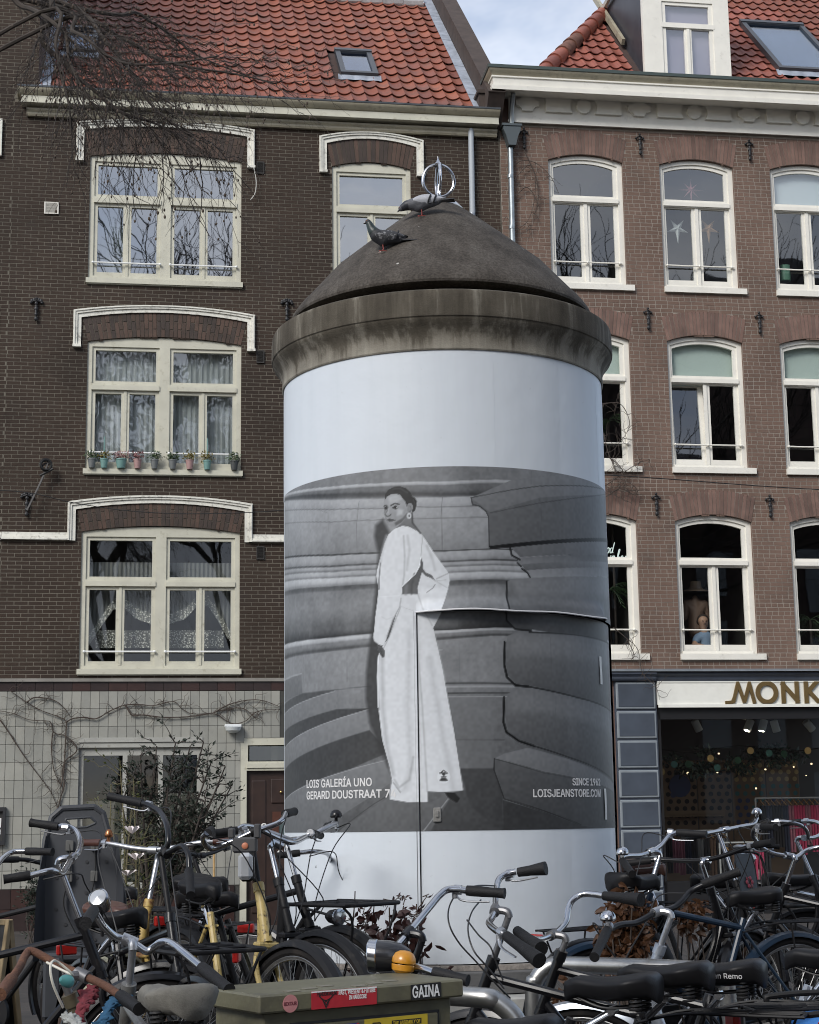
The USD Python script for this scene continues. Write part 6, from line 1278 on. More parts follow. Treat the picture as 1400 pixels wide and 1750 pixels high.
for z in (11.9, 11.0, 9.4, 7.5, 5.6): T.add('bracket', tube([(1.79, -.085, z - .03), (1.79, -.085, z + .03)], .055, 14), zm)
c = wallpt(398, 1247)
T = Thing('wall_lamp', 'small white round bulkhead lamp above the tiled corner by the door', 'lamp', (c[0], 0, c[2]), FAC)
T.add('mount', bevel_box(c[0] - .13, c[0] + .13, -.16, -.004, c[2] + .03, c[2] + .075, .01), M('lamp_white', (.62, .64, .64), .4)); T.add('bowl', xf(lathe([(0, -.06), (.06, -.055), (.11, -.02), (.125, .03), (0, .03)], 24), None, (c[0], -.11, c[2])), M('lamp_glass', (.50, .53, .53), .25))
# cables
CAB = M('wire_black', (.010, .010, .010), .6)
def cable(name, label, pts, r=.008, off=.12, mat=CAB, cat_='cable'):
    P = smooth_line([wallpt(a, b, off) for a, b in pts], 8); single(name, label, cat_, tube(P, r, 5), mat, frame=FAC)
cable('overhead_wire', 'thin black wire sagging across the brick below the flower pot window', [(-40, 836), (48, 842), (130, 860), (230, 874), (340, 878), (480, 872), (620, 850)], .007, .25, cat_='wire')
cable('overhead_wire', 'thin black wire slanting across the right house above its lowest windows', [(900, 806), (1040, 812), (1160, 820), (1290, 830), (1420, 838)], .009, .25, cat_='wire')
cable('loose_cable', 'short white cable dangling below the end of the top left moulding', [(434, 286), (438, 310), (436, 330), (428, 342)], .007, .08, M('cable_white', (.5, .5, .46), .6))
cable('tied_cable', 'bundle of grey cable tied up to the iron anchor at the left', [(46, 872), (58, 848), (72, 818), (84, 786)], .016, .14, M('cable_grey', (.12, .115, .11), .7))
c0 = wallpt(80, 796, .14)
single('cable_reel', 'coil of dark cable hanging on the left brick wall', 'cable', cat([xf(torus(.07 + .012 * (k % 3), .012, (0, 0, 0), 24, 6), rotz(.3) , c0 + (RNG.uniform(-.02, .02), -.01 * k, RNG.uniform(-.03, .03))) for k in range(5)] + [tube([c0 + (-.1, 0, -.16), c0 + (.1, -.02, -.05)], .02, 6)]), CAB, frame=FAC)

# creeper on the tiled front and dry tendrils on the right house
BARK = M('bark_dark', (.042, .034, .028), .9, var=.4, nscale=8); TWIG = M('twig_brown', (.055, .042, .034), .9, var=.3, nscale=12)
def tendrils(name, label, cat_, lines, seed, nt=3, mat=TWIG, r0=.017, off=.035, tw=.5, reach=.38):
    rng = np.random.default_rng(seed); T = Thing(name, label, cat_, wallpt(*lines[0][0]) * (1, 0, 1), FAC); ms = []
    for L_ in lines:
        P = smooth_line([wallpt(a, b, off + .012 * rng.random()) for a, b in L_], 6); r = np.linspace(r0, r0 * .4, len(P)) * (1 + .18 * np.sin(np.arange(len(P)) * 1.7)); T.add('stem', tube(P, r, 6), mat)
        for k in range(int(nt * len(L_))):
            i = rng.integers(1, len(P)); p = P[i].copy(); a = rng.uniform(0, 2 * PI); Q = [p]
            for q in range(5):
                a += rng.normal(0, .5); p = p + np.array([math.cos(a), -.02 * rng.random(), math.sin(a)]) * rng.uniform(.3, 1) * reach * .2; Q.append(p)
            ms.append(tube(smooth_line(Q, 3), np.linspace(.0045, .0015, 16), 4))
    T.add('twigs', cat(ms), mat, kind='stuff')
tendrils('bare_creeper', 'bare twisting creeper trained along the pale tiled front', 'creeper', [
    [(98, 1385), (104, 1362), (110, 1340), (106, 1322), (112, 1300), (130, 1285), (128, 1272), (112, 1258), (92, 1252), (87, 1235), (78, 1232), (50, 1230), (24, 1220), (0, 1215), (-30, 1212)],
    [(104, 1345), (109, 1318), (111, 1290), (112, 1262), (113, 1234), (100, 1225), (70, 1214), (46, 1200), (28, 1188), (16, 1180)], [(113, 1234), (125, 1228), (145, 1226), (165, 1228), (190, 1214), (214, 1205), (240, 1204), (262, 1206), (296, 1199), (312, 1212), (330, 1220), (368, 1218)],
    [(214, 1205), (226, 1222), (246, 1222), (280, 1226), (320, 1225), (366, 1220), (384, 1230), (400, 1237), (420, 1232), (436, 1218), (455, 1213), (478, 1212)], [(366, 1218), (385, 1207), (405, 1200), (430, 1196), (452, 1198), (478, 1208)], [(368, 1216), (400, 1210), (420, 1213), (440, 1230)],
    [(0, 1230), (14, 1250), (40, 1290), (66, 1325), (86, 1352), (98, 1380)], [(46, 1200), (60, 1192), (90, 1196), (108, 1208), (120, 1225)], [(90, 1252), (88, 1280), (92, 1315), (100, 1335)]], 3, 2.4, r0=.0125)
tendrils('dry_tendrils', 'dry brown tendrils looping beside the zinc drainpipe', 'creeper', [[(868, 330), (885, 300), (905, 282), (915, 305), (912, 350), (900, 380), (880, 390), (866, 370)], [(895, 255), (915, 300), (920, 340), (910, 385), (890, 400)], [(872, 290), (890, 275), (915, 278), (940, 300), (955, 330)], [(878, 340), (900, 320), (918, 345), (912, 370)]], 5, 2, r0=.008, off=.06)
tendrils('dry_tendrils', 'tangle of dry tendrils hanging below the right column side window', 'creeper', [[(1030, 690), (1060, 690), (1076, 720), (1068, 745), (1050, 760)], [(1032, 740), (1040, 775), (1052, 805), (1045, 840), (1080, 860)], [(1034, 850), (1060, 835), (1084, 845), (1088, 835), (1065, 820), (1040, 822)], [(1035, 830), (1085, 795), (1110, 785)], [(1040, 780), (1062, 800), (1070, 828)]], 8, 5, r0=.008, off=.10)
tendrils('dry_tendrils', 'long dry tendril trailing down over the corner of the shop cornice', 'creeper', [[(1048, 1072), (1070, 1090), (1090, 1110), (1098, 1150), (1120, 1172), (1128, 1196)], [(1072, 1092), (1084, 1120), (1075, 1130)]], 9, 3, r0=.007, off=.2)

# ------------------------------------------------------------------ behind the panes
def pleats(s0, s1, z0, z1, y, n, amp=.025, mat=None, bottom=None, ns=90):
    """Hanging cloth between s0 and s1; bottom: callable giving the lower edge."""
    x = np.linspace(s0, s1, ns); dy = amp * np.sin((x - s0) / (s1 - s0) * 2 * PI * n) ; zb_ = np.array([bottom(q) if bottom else z0 for q in x]); t = np.linspace(0, 1, 8)
    v = np.array([[x[i], y + dy[i] * (.5 + .5 * (1 - q)), zb_[i] + (z1 - zb_[i]) * q] for q in t for i in range(ns)]); i = np.arange(7)[:, None] * ns; j = np.arange(ns - 1)[None]
    return geo((v, np.stack([i + j, i + j + 1, i + j + 1 + ns, i + j + ns], -1).reshape(-1, 4)))
NET = cloth('net_curtain', (.78, .80, .78), .5, .94)
single('net_curtain', 'white net curtain behind the flower pot window', 'curtain', pleats(-5.06, -2.80, 6.8, 8.75, .22, 26), NET, frame=FAC)
single('net_curtain', 'greenish half drawn curtain at the left of the top window', 'curtain', pleats(-5.08, -4.62, 9.95, 11.3, .30, 7), cloth('curtain_green', (.28, .32, .29), .4), frame=FAC)
xs_ = [-5.13, -4.98, -4.84, -4.68, -4.52, -4.33, -4.10, -3.96, -3.80, -3.56, -3.36, -3.20, -3.05, -2.92, -2.78]
zs_ = [3.86, 4.10, 4.33, 4.56, 4.60, 4.42, 4.34, 4.33, 4.34, 4.42, 4.64, 4.62, 4.40, 4.16, 3.95]
edge = lambda q: np.interp(q, xs_, zs_) + .02 * abs(math.sin(q * 26))
single('lace_curtain', 'pleated sheer curtain with swagged lower edge in the lowest left window', 'curtain', pleats(-5.10, -2.80, 3.7, 5.33, .28, 34, .02, bottom=edge, ns=240), cloth('sheer', (.30, .31, .30), .5, .85), frame=FAC)
LACE = usdkit.material(stage, '/World/Looks/lace', {'g': ('geometry', {}), 'v': ('voronoi_texture', {'scale': 34.0, 'feature': 'f1'}), 'r': ('rgb_ramp', {'ramp': [(.30, (1,) * 3), (.42, (.15,) * 3)]}), 'd': ('diffuse_bsdf', {'color': (.62, .62, .56)}), 't': ('transparent_bsdf', {}), 'm': ('mix_closure', {})},
    [('g.position', 'v.vector'), ('v.distance', 'r.fac'), ('r.color', 'm.fac'), ('t.BSDF', 'm.closure1'), ('d.BSDF', 'm.closure2')], surface='m.closure')
xx = np.linspace(-5.10, -2.80, 240); ez = np.array([edge(q) for q in xx])
v = np.vstack([np.c_[xx, np.full(240, .262), ez + .17], np.c_[xx, np.full(240, .255), ez + .02 - .03 * np.abs(np.sin(xx * 26))]])
single('lace_edging', 'scalloped lace edging along the swag of the sheer curtain', 'curtain', (v, np.array([[i, i + 240, i + 241, i + 1] for i in range(239)])), LACE, frame=FAC)
single('lace_valance', 'band of dark patterned lace low in the lowest left window', 'curtain', cat([pleats(-4.95, -2.95, 3.98, 4.26, .34, 20, .012), pleats(-4.95, -2.95, 3.66, 3.72, .34, 20, .012)]), LACE, frame=FAC)
POTC = {'grey': M('pot_grey', (.13, .14, .14), .4), 'teal': M('pot_teal', (.14, .26, .24), .4), 'pink': M('pot_pink', (.34, .21, .20), .5), 'dark': M('pot_dark', (.05, .055, .055), .5)}
LEAFG = M('herb_green', (.045, .075, .030), .6, var=.5, nscale=30); LEAFP = M('heather_pink', (.22, .10, .10), .7, var=.4, nscale=30); LEAFY = M('herb_yellow', (.16, .13, .03), .7, var=.4, nscale=30)
def leaf_cloud(center, ext, n, size, rng, upward=.3):
    p = rng.normal(0, .45, (n, 3)); p /= np.maximum(1, np.linalg.norm(p, axis=1, keepdims=True)); p = p * ext + center; d = rng.normal(0, 1, (n, 3)); d[:, 2] += upward; d /= np.linalg.norm(d, axis=1, keepdims=True)
    w = np.cross(d, rng.normal(0, 1, (n, 3))); w /= np.linalg.norm(w, axis=1, keepdims=True); sz = size * rng.uniform(.6, 1.3, (n, 1))
    v = np.stack([p, p + d * sz * .5 + w * sz * .22, p + d * sz, p + d * sz * .5 - w * sz * .22], 1).reshape(-1, 3); return geo((v, np.arange(n * 4).reshape(-1, 4)))
pots = [(157, 'grey', LEAFG, 'small grey pot with green herb, first on the left of the sill'), (178, 'teal', LEAFY, 'slim teal pot with a tall teal stick in the left window half'), (207, 'teal', LEAFP, 'wide teal bowl of pinkish heather on the window sill'), (235, 'pink', LEAFP, 'pink pot of dull heather in the left window half'), (264, 'grey', LEAFG, 'grey ribbed pot beside the left of the central mullion'),
        (295, 'grey', LEAFG, 'grey ribbed pot beside the right of the central mullion'), (324, 'pink', LEAFY, 'pink pot of olive heather in the right window half'), (354, 'teal', LEAFY, 'teal pot of yellow green flowers with a teal stick'), (400, 'dark', LEAFG, 'small dark pot with green herb, last on the right of the sill')]
for k, (px, c_, lf, lb) in enumerate(pots):
    c = wallpt(px, 800, .0); s = c[0]; wd = 1.35 if k == 2 else 1.0
    T = Thing('flower_pot', lb, 'flower pot', (s, -.06, 6.77), FAC, 'flower pots along one window sill')
    T.add('pot', xf(lathe([(0, 0), (.045 * wd, 0), (.062 * wd, .125), (.067 * wd, .13), (.067 * wd, .148), (.057 * wd, .148), (.05 * wd, .10), (0, .10)], 18), None, (s, -.015 - .05, 6.772)), POTC[c_])
    T.add('plant', leaf_cloud(np.array([s, -.065, 6.975]), np.array([.11 * wd, .07, .09]), 130, .045, np.random.default_rng(k)), lf, smooth=False, kind='stuff')
    if k in (1, 7): T.add('stick', tube([(s, -.065, 6.9), (s, -.065, 7.28)], .012, 6), POTC['teal'])
# right house
BLIND = M('blind_fabric', (.50, .58, .54), .8, var=.06, nscale=60)
for (a, b), lb in zip(RC, ('pale green roller blind half hidden by the column, middle floor', 'pale green roller blind above the tilted casement', 'pale green roller blind in the window cut by the right edge, middle floor')):
    single('roller_blind', lb, 'blind', cat([box(a + .05, b - .1, .19, .197, 8.43, 9.22), tube([(a + .05, .193, 8.42), (b - .1, .193, 8.42)], .014, 6)]), BLIND, frame=FAC)
single('roller_blind', 'white blind covering the top sash of the top floor window at the right edge', 'blind', box(6.44, 7.62, .19, .197, 11.55, 12.35), M('blind_white', (.60, .66, .66), .8), frame=FAC)
def star_mesh(c, R, r, n, dep=.05):
    v = [[c[0], c[1] - dep, c[2]], [c[0], c[1] + dep, c[2]]]
    for k in range(2 * n):
        a = PI / 2 + PI * k / n + PI / n * 0 + (PI if n == 5 else 0); q = R[k // 2 % len(R)] if k % 2 == 0 else r; v.append([c[0] + q * math.cos(a), c[1], c[2] + q * math.sin(a)])
    f = []
    for k in range(2 * n): f += [[0, 2 + (k + 1) % (2 * n), 2 + k], [1, 2 + k, 2 + (k + 1) % (2 * n)]]
    return np.array(v), np.array(f)
for px, py, R, r, n, mt, lb in ((1158, 388, [.27, .20, .20, .20, .20], .065, 5, M('star_white', (.55, .58, .57), .7), 'white five pointed paper star in the left lower pane'), (1211, 388, [.27, .20, .20, .20, .20], .065, 5, M('star_orange', (.46, .27, .14), .7), 'orange five pointed paper star in the right lower pane'), (1181, 322, [.24, .19, .24, .19, .24, .19, .24, .19], .05, 8, M('star_pink', (.36, .17, .19), .7), 'faded pink many pointed star high in the same window')):
    c = wallpt(px, py + 3, -.32)
    T = Thing('paper_star', lb, 'paper star', c, FAC); T.add('star', star_mesh(c, R, r, n), mt, smooth=False); T.add('thread', tube([c + (0, 0, r), c + (0, 0, .45)], .004, 4), CAB)
# neon words, their first letter behind the column
NEON = usdkit.material(stage, '/World/Looks/neon_white', {'p': ('principled_bsdf', {'base_color': (.7, .8, .78), 'emission_color': (.8, 1., .95), 'emission_strength': .12})}, [], surface='p.BSDF')
def script_word(word, s, z, h, y):
    G = {'g': [(.5, .9), (.1, .8), (.1, .3), (.5, .3), (.5, .9), (.5, -.4), (.1, -.5)], 'o': [(.3, .95), (.05, .6), (.1, .1), (.4, 0), (.6, .5), (.4, .95), (.3, .9), (.7, .8)], 'd': [(.5, .9), (.1, .8), (.1, .1), (.45, .1), (.6, .8), (.75, 1.9), (.6, .3), (.8, .05)], 'v': [(.0, .9), (.15, .9), (.25, .05), (.6, .9), (.8, .8)],
         'i': [(.0, .5), (.2, .95), (.2, .1), (.45, .05)], 'b': [(.1, .3), (.4, 1.9), (.15, 1.9), (.1, .1), (.45, .0), (.55, .7), (.15, .7)], 'e': [(.1, .45), (.55, .6), (.4, .95), (.1, .7), (.15, .1), (.6, .15)], 's': [(.1, .4), (.45, .95), (.5, .3), (.2, .0), (.05, .15)]}
    ms = []
    for ch in word: ms.append(tube(smooth_line([(s + (x + b * .25) * h * .8, y, z + b * h) for x, b in G[ch]], 5), .0075, 6)); s += h * .62
    return ms
c = wallpt(1038, 941)
T = Thing('neon_sign', 'white neon script good vibes in the lowest window beside the column', 'neon sign', (c[0], .25, c[2]), FAC); T.add('upper_word', cat(script_word('good', c[0] - .07, c[2], .095, .25)), NEON); T.add('lower_word', cat(script_word('vibes', c[0] + .10, c[2] - .135, .095, .25)), NEON)
# a dummy with a hat, and someone resting an arm on the sill
c = wallpt(1189, 1050, -.6)
T = Thing('tailor_dummy', 'bare tailor dummy with a straw hat behind the lowest middle window', 'dummy', (c[0], .6, 3.3), FAC)
T.add('torso', xf(chain_body([((0, 0, .02), .13), ((-.15, 0, .17), .075), ((.15, 0, .17), .075), ((0, 0, -.28), .14), ((0, 0, .27), .05), ((-.20, .0, -.05), .055), ((.20, 0, -.05), .055)], [(0, 1), (0, 2), (0, 3), (0, 4), (1, 2), (1, 5), (2, 6)], .05, 6), None, c), M('dummy_skin', (.12, .075, .05), .6))
T.add('stand', tube([c + (0, 0, -.4), (c[0], .6, 3.25)], .03, 8), IRON); T.add('hat', xf(lathe([(0, .16), (.08, .155), (.10, .06), (.12, .03), (.24, .0), (.24, -.01), (.1, .0), (0, .0)], 24), rotx(.12), c + (0.02, 0, .40)), M('straw', (.085, .06, .04), .8))
c = wallpt(1202, 1064, -.42)
T = Thing('person', 'person in a pale blue shirt leaning an arm on the sill behind the glass', 'person', (c[0], .42, 3.3), FAC)
sk = M('skin', (.30, .18, .12), .6)
T.add('body', xf(chain_body([((0, 0, 0), .075), ((0, .0, .03), .085), ((.01, .02, -.13), .045), ((.03, .05, -.24), .10), ((.16, .06, -.28), .07), ((-.10, .03, -.26), .06), ((-.20, -.08, -.38), .042), ((-.06, -.13, -.41), .035), ((.05, .08, -.55), .13)], [(0, 1), (1, 2), (2, 3), (3, 4), (3, 5), (5, 6), (6, 7), (3, 8)], .03, 6), None, c), sk)
T.add('shirt', xf(chain_body([((.03, .05, -.24), .115), ((.16, .06, -.28), .085), ((-.10, .03, -.26), .075), ((.05, .08, -.58), .15), ((-.15, -.03, -.32), .062)], [(0, 1), (0, 2), (0, 3), (2, 4)], .04, 5), None, c), M('shirt_blue', (.14, .20, .28), .8))
T.add('hair', xf(chain_body([((0, .02, .05), .10), ((.06, .03, -.04), .06), ((-.05, .03, .02), .06)], [(0, 1), (0, 2)], .03, 4), None, c + (.01, .02, .0)), M('hair_dark', (.02, .014, .011), .6))
T.add('face', xf(cat([sphere((-.03, -.076, .018), .010, 1), sphere((.025, -.080, .018), .010, 1), tube([(-.02, -.082, -.035), (.018, -.084, -.035)], .005, 5)]), None, c), M('hair_dark'))
T.add('nose', xf(sphere((-.002, -.088, -.004), .014, 1, (.7, 1, 1.2)), None, c), sk)
PALM = M('palm_green', (.035, .07, .028), .5, var=.4, nscale=10)
def palm(px, py, label, seed, n=9, R=.45):
    rng = np.random.default_rng(seed); c = wallpt(px, py, -.6); T = Thing('indoor_palm', label, 'house plant', (c[0], .6, 3.3), FAC); ms = []
    for k in range(n):
        a = rng.uniform(0, 2 * PI); e = rng.uniform(.2, 1.1); d = np.array([math.cos(a), math.sin(a) * .5, 0]); P = np.array([c + d * R * t + np.array([0, 0, 1]) * (R * e * t - R * .9 * t * t) for t in np.linspace(0, 1, 9)]); ms.append(tube(P, .006, 4))
        for i in range(2, 9):
            for sg in (-1, 1):
                p = P[i]; w = np.array([-d[1], d[0], 0]) * sg * .16 + d * .08 + np.array([0, 0, -.08]); ms.append((np.array([p, p + w * .5 + (0, 0, .012), p + w, p + w * .5 - (0, 0, .012)]), np.array([[0, 1, 2, 3]])))
    T.add('fronds', cat(ms), PALM, smooth=False); T.add('pot', xf(lathe([(0, 0), (.12, 0), (.16, .28), (0, .28)], 16), None, (c[0], .6, 3.3)), POTC['grey']); T.add('stem', tube([(c[0], .6, 3.5), tuple(c)], .02, 6), BARK)
palm(1385, 1060, 'green indoor palm in the lowest window at the right edge', 2); palm(1040, 1010, 'green leafy plant in the neon sign window beside the column', 4); palm(1040, 720, 'dim plant in the middle floor window beside the column', 6)
single('green_vase', 'green cylinder vase on the sill of the top floor window at the right edge', 'vase', xf(lathe([(0, 0), (.09, 0), (.10, .02), (.095, .26), (.10, .28), (.08, .28), (.075, .03), (0, .03)], 20), None, wallpt(1342, 481, -.30)), M('vase_green', (.10, .22, .15), .4), frame=FAC)

# ------------------------------------------------------------------ inside the shop
SPOTL = usdkit.material(stage, '/World/Looks/spot_light', {'e': ('emission', {'color': (1., .86, .66), 'strength': 30.0})}, [], surface='e.emission')
for px, py, rl, lb in ((1191, 1240, -.5, 'white spotlight alone at the left of the shop ceiling'), (1280, 1240, .5, 'white spotlight, left one of the group of three'), (1304, 1240, .35, 'white spotlight, middle one of the group of three'), (1325, 1241, -.3, 'white spotlight, right one of the group of three'), (1383, 1240, -.8, 'white spotlight by the right edge of the shop window')):
    c = wallpt(px, py, -1.2)
    T = Thing('spotlight', lb, 'spotlight', c, FAC, 'white spotlights in the shop window'); A = rotz(.3) @ roty(rl)
    T.add('can', xf(lathe([(0, .10), (.062, .10), (.066, .09), (.066, -.015), (.063, -.015), (.063, -.022), (.066, -.022), (.066, -.10), (.05, -.10), (.045, .0), (0, .0)], 20), A, c), M('spot_white', (.62, .66, .63), .4)); T.add('lamp_mouth', xf(lathe([(.043, -.085), (0, -.085)], 16), A, c), SPOTL); T.add('arm', tube([c + (0, 0, .06), c + (0, .02, .26)], .012, 6), M('spot_white'))
PLY = M('plywood', (.20, .13, .075), .6, var=.2, nscale=2); HOLE = M('hole_dark', (.015, .014, .013), .8); HOLB = M('hole_blue', (.03, .05, .13), .6); HOLT = M('hole_teal', (.05, .16, .15), .6); HOLY = M('hole_gold', (.46, .33, .14), .6)
T = Thing('perforated_wall', 'plywood display wall with rows of round holes inside the shop', 'display wall', (5.6, 3.0, -.3), FAC)
rr_ = np.random.default_rng(12)
for i in range(5):
    a = 4.30 + i * .64; T.add('plywood_panel', bevel_box(a, a + .62, 2.98, 3.0, -.3, 2.25, .004), PLY, smooth=False)
    hs = {0: [], 1: [], 2: [], 3: []}
    for r in range(9):
        for q in range(4):
            m_ = 0 if a < 6.0 else (1 if (r < 4 and q < 2) else 2 if r < 6 else 3)
            hs[m_].append(xf(lathe([(0, 0), (.042, 0), (.042, .004), (0, .004)], 14), rotx(PI / 2), (a + .09 + q * .15 + .04 * (r % 2), 2.979, 1.15 + r * .125)))
    for m_, mt in enumerate((HOLE, HOLB, HOLT, HOLY)):
        if hs[m_]: T.add('round_hole', cat(hs[m_]), mt)
T.add('emblem', cat([xf(lathe([(0, 0), (.20, 0), (.20, .006), (0, .006)], 28), rotx(PI / 2), (5.25, 2.972, 1.80)), xf(lathe([(0, 0), (.05, 0), (.05, .006), (0, .006)], 14), rotx(PI / 2), (5.12, 2.972, 1.64))]), HOLB)
T.add('shelf_edge', cat([box(4.3, 6.0, 2.80, 2.97, 1.28, 1.36)] + [prism(Point(4.35 + k * .06, 1.28).buffer(.03, 6), 2.80, 2.97) for k in range(28)]), M('shelf_wood', (.26, .17, .09), .6))
BULB = usdkit.material(stage, '/World/Looks/warm_bulb', {'e': ('emission', {'color': (1., .78, .45), 'strength': 1.1})}, [], surface='e.emission')
T = Thing('hanging_garland', 'garland of dark foliage, discs and small warm lamps across the shop', 'garland', (5.6, 1.9, 2.2), FAC); gl_ = []
for k in range(16): gl_.append(leaf_cloud(np.array([rr_.uniform(4.5, 7.4), 1.9 + rr_.normal(0, .1), rr_.uniform(2.0, 2.42)]), np.array([.22, .15, .14]), 70, .10, rr_, -.6))
T.add('foliage', cat(gl_), M('garland_dark', (.02, .045, .035), .5, var=.6, nscale=6), smooth=False, kind='stuff'); T.add('cord', tube(smooth_line([(4.0, 1.9, 2.55), (5, 1.9, 2.35), (6, 1.9, 2.45), (7, 1.9, 2.35), (8, 1.9, 2.5)], 5), .01, 5), CAB)
for k in range(11):
    T.add('warm_lamp', sphere((4.45 + k * .29 + rr_.normal(0, .12), 1.80 + rr_.normal(0, .08), 2.05 + rr_.normal(0, .17)), .012 + .012 * rr_.random(), 1, (1, 1, rr_.uniform(.5, 1.2))), BULB)
for k in range(10): T.add('disc', xf(lathe([(0, 0), (.06, 0), (.06, .004), (0, .004)], 16), rotx(PI / 2) @ rotz(.3), (4.5 + k * .3 + rr_.normal(0, .08), 1.7, 2.25 + rr_.normal(0, .12))), (HOLY, HOLT, M('disc_green', (.02, .07, .04), .4))[k % 3])
GM = [M('garment_%s' % n, c, .85, var=.2, nscale=6) for n, c in (('black', (.02, .02, .022)), ('navy', (.025, .03, .05)), ('pink', (.42, .05, .11)), ('rose', (.28, .11, .14)), ('grey', (.12, .12, .12)), ('brown', (.10, .06, .04)))]
def rack(s0, s1, y, z, label, cols, ln):
    T = Thing('clothes_rack', label, 'clothes rack', ((s0 + s1) / 2, y, -.3), FAC)
    T.add('rail', cat([tube([(s0, y, z), (s1, y, z)], .014, 8)] + [tube([(s, y, z), (s, y, -.28)], .016, 8) for s in (s0, s1)]), M('rack_white', (.5, .5, .48), .4))
    for k, cidx in enumerate(cols):
        s = s0 + .08 + (s1 - s0 - .16) * k / max(1, len(cols) - 1); w = .05
        g = T.add('garment', pleats(s - w, s + w, z - ln * rr_.uniform(.8, 1.1), z - .13, y - .16, 2, .03, ns=12), GM[cidx]); T.add('garment_sleeve', pleats(s - w * .9, s + w * .9, z - ln * .6, z - .16, y + .05, 2, .04, ns=12), GM[cidx], g)
        T.add('hanger', tube([(s, y - .2, z - .12), (s, y, z - .03), (s, y + .2, z - .12)], .010, 5), M('hanger_wood', (.30, .17, .07), .5), g)
rack(4.35, 5.6, 1.6, 1.02, 'clothes rack of dark garments with one rose top low behind the shop pane', [0, 0, 3, 3, 1, 0, 4, 0, 5, 0, 4], .75)
rack(5.3, 6.15, 1.1, .82, 'clothes rack with bright pink dress behind the bicycles', [0, 5, 0, 2, 2, 2, 0], .75)
rack(6.25, 7.5, 1.9, 1.55, 'tall clothes rack with pink garments at the right edge of the shop', [0, 1, 0, 0, 1, 3, 2, 2, 3, 2, 2, 3], .95)

# ------------------------------------------------------------------ plants in front of the houses
def shrub(name, label, cat_, base, top_pts, nbr, leaf_n, leaf_s, leaf_m, bark, seed, spread=.3, stem_r=.025, droop=0.0):
    """Stems from the base to each top point, side twigs, and leaves along them."""
    rng = np.random.default_rng(seed); T = Thing(name, label, cat_, base); st_, lf = [], []
    for tp in top_pts:
        tp = np.asarray(tp, float); m = (base + tp) / 2 + rng.normal(0, .06, 3); P = smooth_line([base + rng.normal(0, .03, 3) * (1, 1, 0), m, tp], 8); st_.append(tube(P, np.linspace(stem_r, stem_r * .3, len(P)), 6))
        for k in range(nbr):
            i = rng.integers(len(P) // 3, len(P)); p = P[i]; d = rng.normal(0, 1, 3); d[2] = abs(d[2]) * .8 - droop; d /= np.linalg.norm(d); L_ = spread * rng.uniform(.5, 1.2)
            Q = np.array([p + d * L_ * t + np.array([0, 0, -droop * .3]) * t * t + rng.normal(0, .012, 3) for t in np.linspace(0, 1, 6)]); st_.append(tube(Q, np.linspace(stem_r * .3, .002, 6), 4))
            for q in range(leaf_n):
                a = Q[rng.integers(1, 6)] + rng.normal(0, .012, 3); dd = d + rng.normal(0, .7, 3); dd /= np.linalg.norm(dd); w = np.cross(dd, rng.normal(0, 1, 3)); w /= np.linalg.norm(w); n_ = np.cross(dd, w); sz = leaf_s * rng.uniform(.6, 1.3)
                lf.append((np.array([a, a + dd * sz * .5 + w * sz * .2 + n_ * sz * .08, a + dd * sz, a + dd * sz * .5 - w * sz * .2 + n_ * sz * .08]), np.array([[0, 1, 2, 3]])))
    T.add('stems', cat(st_), bark); 
    if lf: T.add('leaves', cat(lf), leaf_m, smooth=False, kind='stuff')
    return T
def leafmat(name, cols, tr=.25):
    return usdkit.material(stage, '/World/Looks/' + name, {'g': ('geometry', {}), 'r': ('rgb_ramp', {'ramp': cols}), 'p': ('principled_bsdf', {'roughness': .55}), 't': ('translucent_bsdf', {}), 'm': ('mix_closure', {'fac': tr})}, [('g.random_per_island', 'r.fac'), ('r.color', 'p.base_color'), ('r.color', 't.color'), ('p.BSDF', 'm.closure1'), ('t.BSDF', 'm.closure2')], surface='m.closure')
OLIVE = leafmat('olive_leaf', [(0, (.020, .030, .020)), (.6, (.045, .062, .045)), (1, (.10, .12, .095))]); DRYL = leafmat('dry_leaf', [(0, (.07, .03, .012)), (.3, (.20, .09, .035)), (.65, (.34, .17, .07)), (1, (.48, .29, .15))], .3); REDLF = leafmat('russet_leaf', [(0, (.035, .013, .011)), (.6, (.085, .028, .019)), (1, (.14, .055, .03))], .25); YGL = leafmat('spring_leaf', [(0, (.10, .11, .03)), (1, (.22, .21, .07))], .35)
ob = at(262, 1588, 22.6); ob[2] = -.28
shrub('olive_tree', 'grey green olive tree in front of the wide ground floor window', 'tree', ob, [at(px, py, 22.6 + q) for px, py, q in ((215, 1310, .1), (240, 1290, -.2), (268, 1275, .2), (300, 1270, 0), (325, 1275, .2), (348, 1268, -.1), (362, 1300, .1), (385, 1310, 0), (372, 1345, .2), (395, 1345, .3), (350, 1370, -.2), (365, 1400, .1), (230, 1340, -.1), (330, 1330, .1), (290, 1320, -.2), (340, 1420, .2), (200, 1335, 0), (255, 1360, .1), (310, 1380, -.2))], 26, 7, .075, OLIVE, BARK, 21, .34, .03)
mb = at(222, 1590, 17.5); mb[2] = -.2
shrub('magnolia', 'slender magnolia with yellowish twigs and a few white blossoms', 'shrub', mb, [at(px, py, 17.5 + q) for px, py, q in ((190, 1340, 0), (205, 1300, .1), (225, 1380, -.1), (215, 1430, .1), (180, 1390, .2), (240, 1440, 0), (228, 1330, .1))], 9, 4, .05, YGL, M('bark_yellow', (.13, .115, .06), .9), 22, .35, .016)
PET = M('petal', (.80, .72, .70), .6, var=.12, nscale=14)
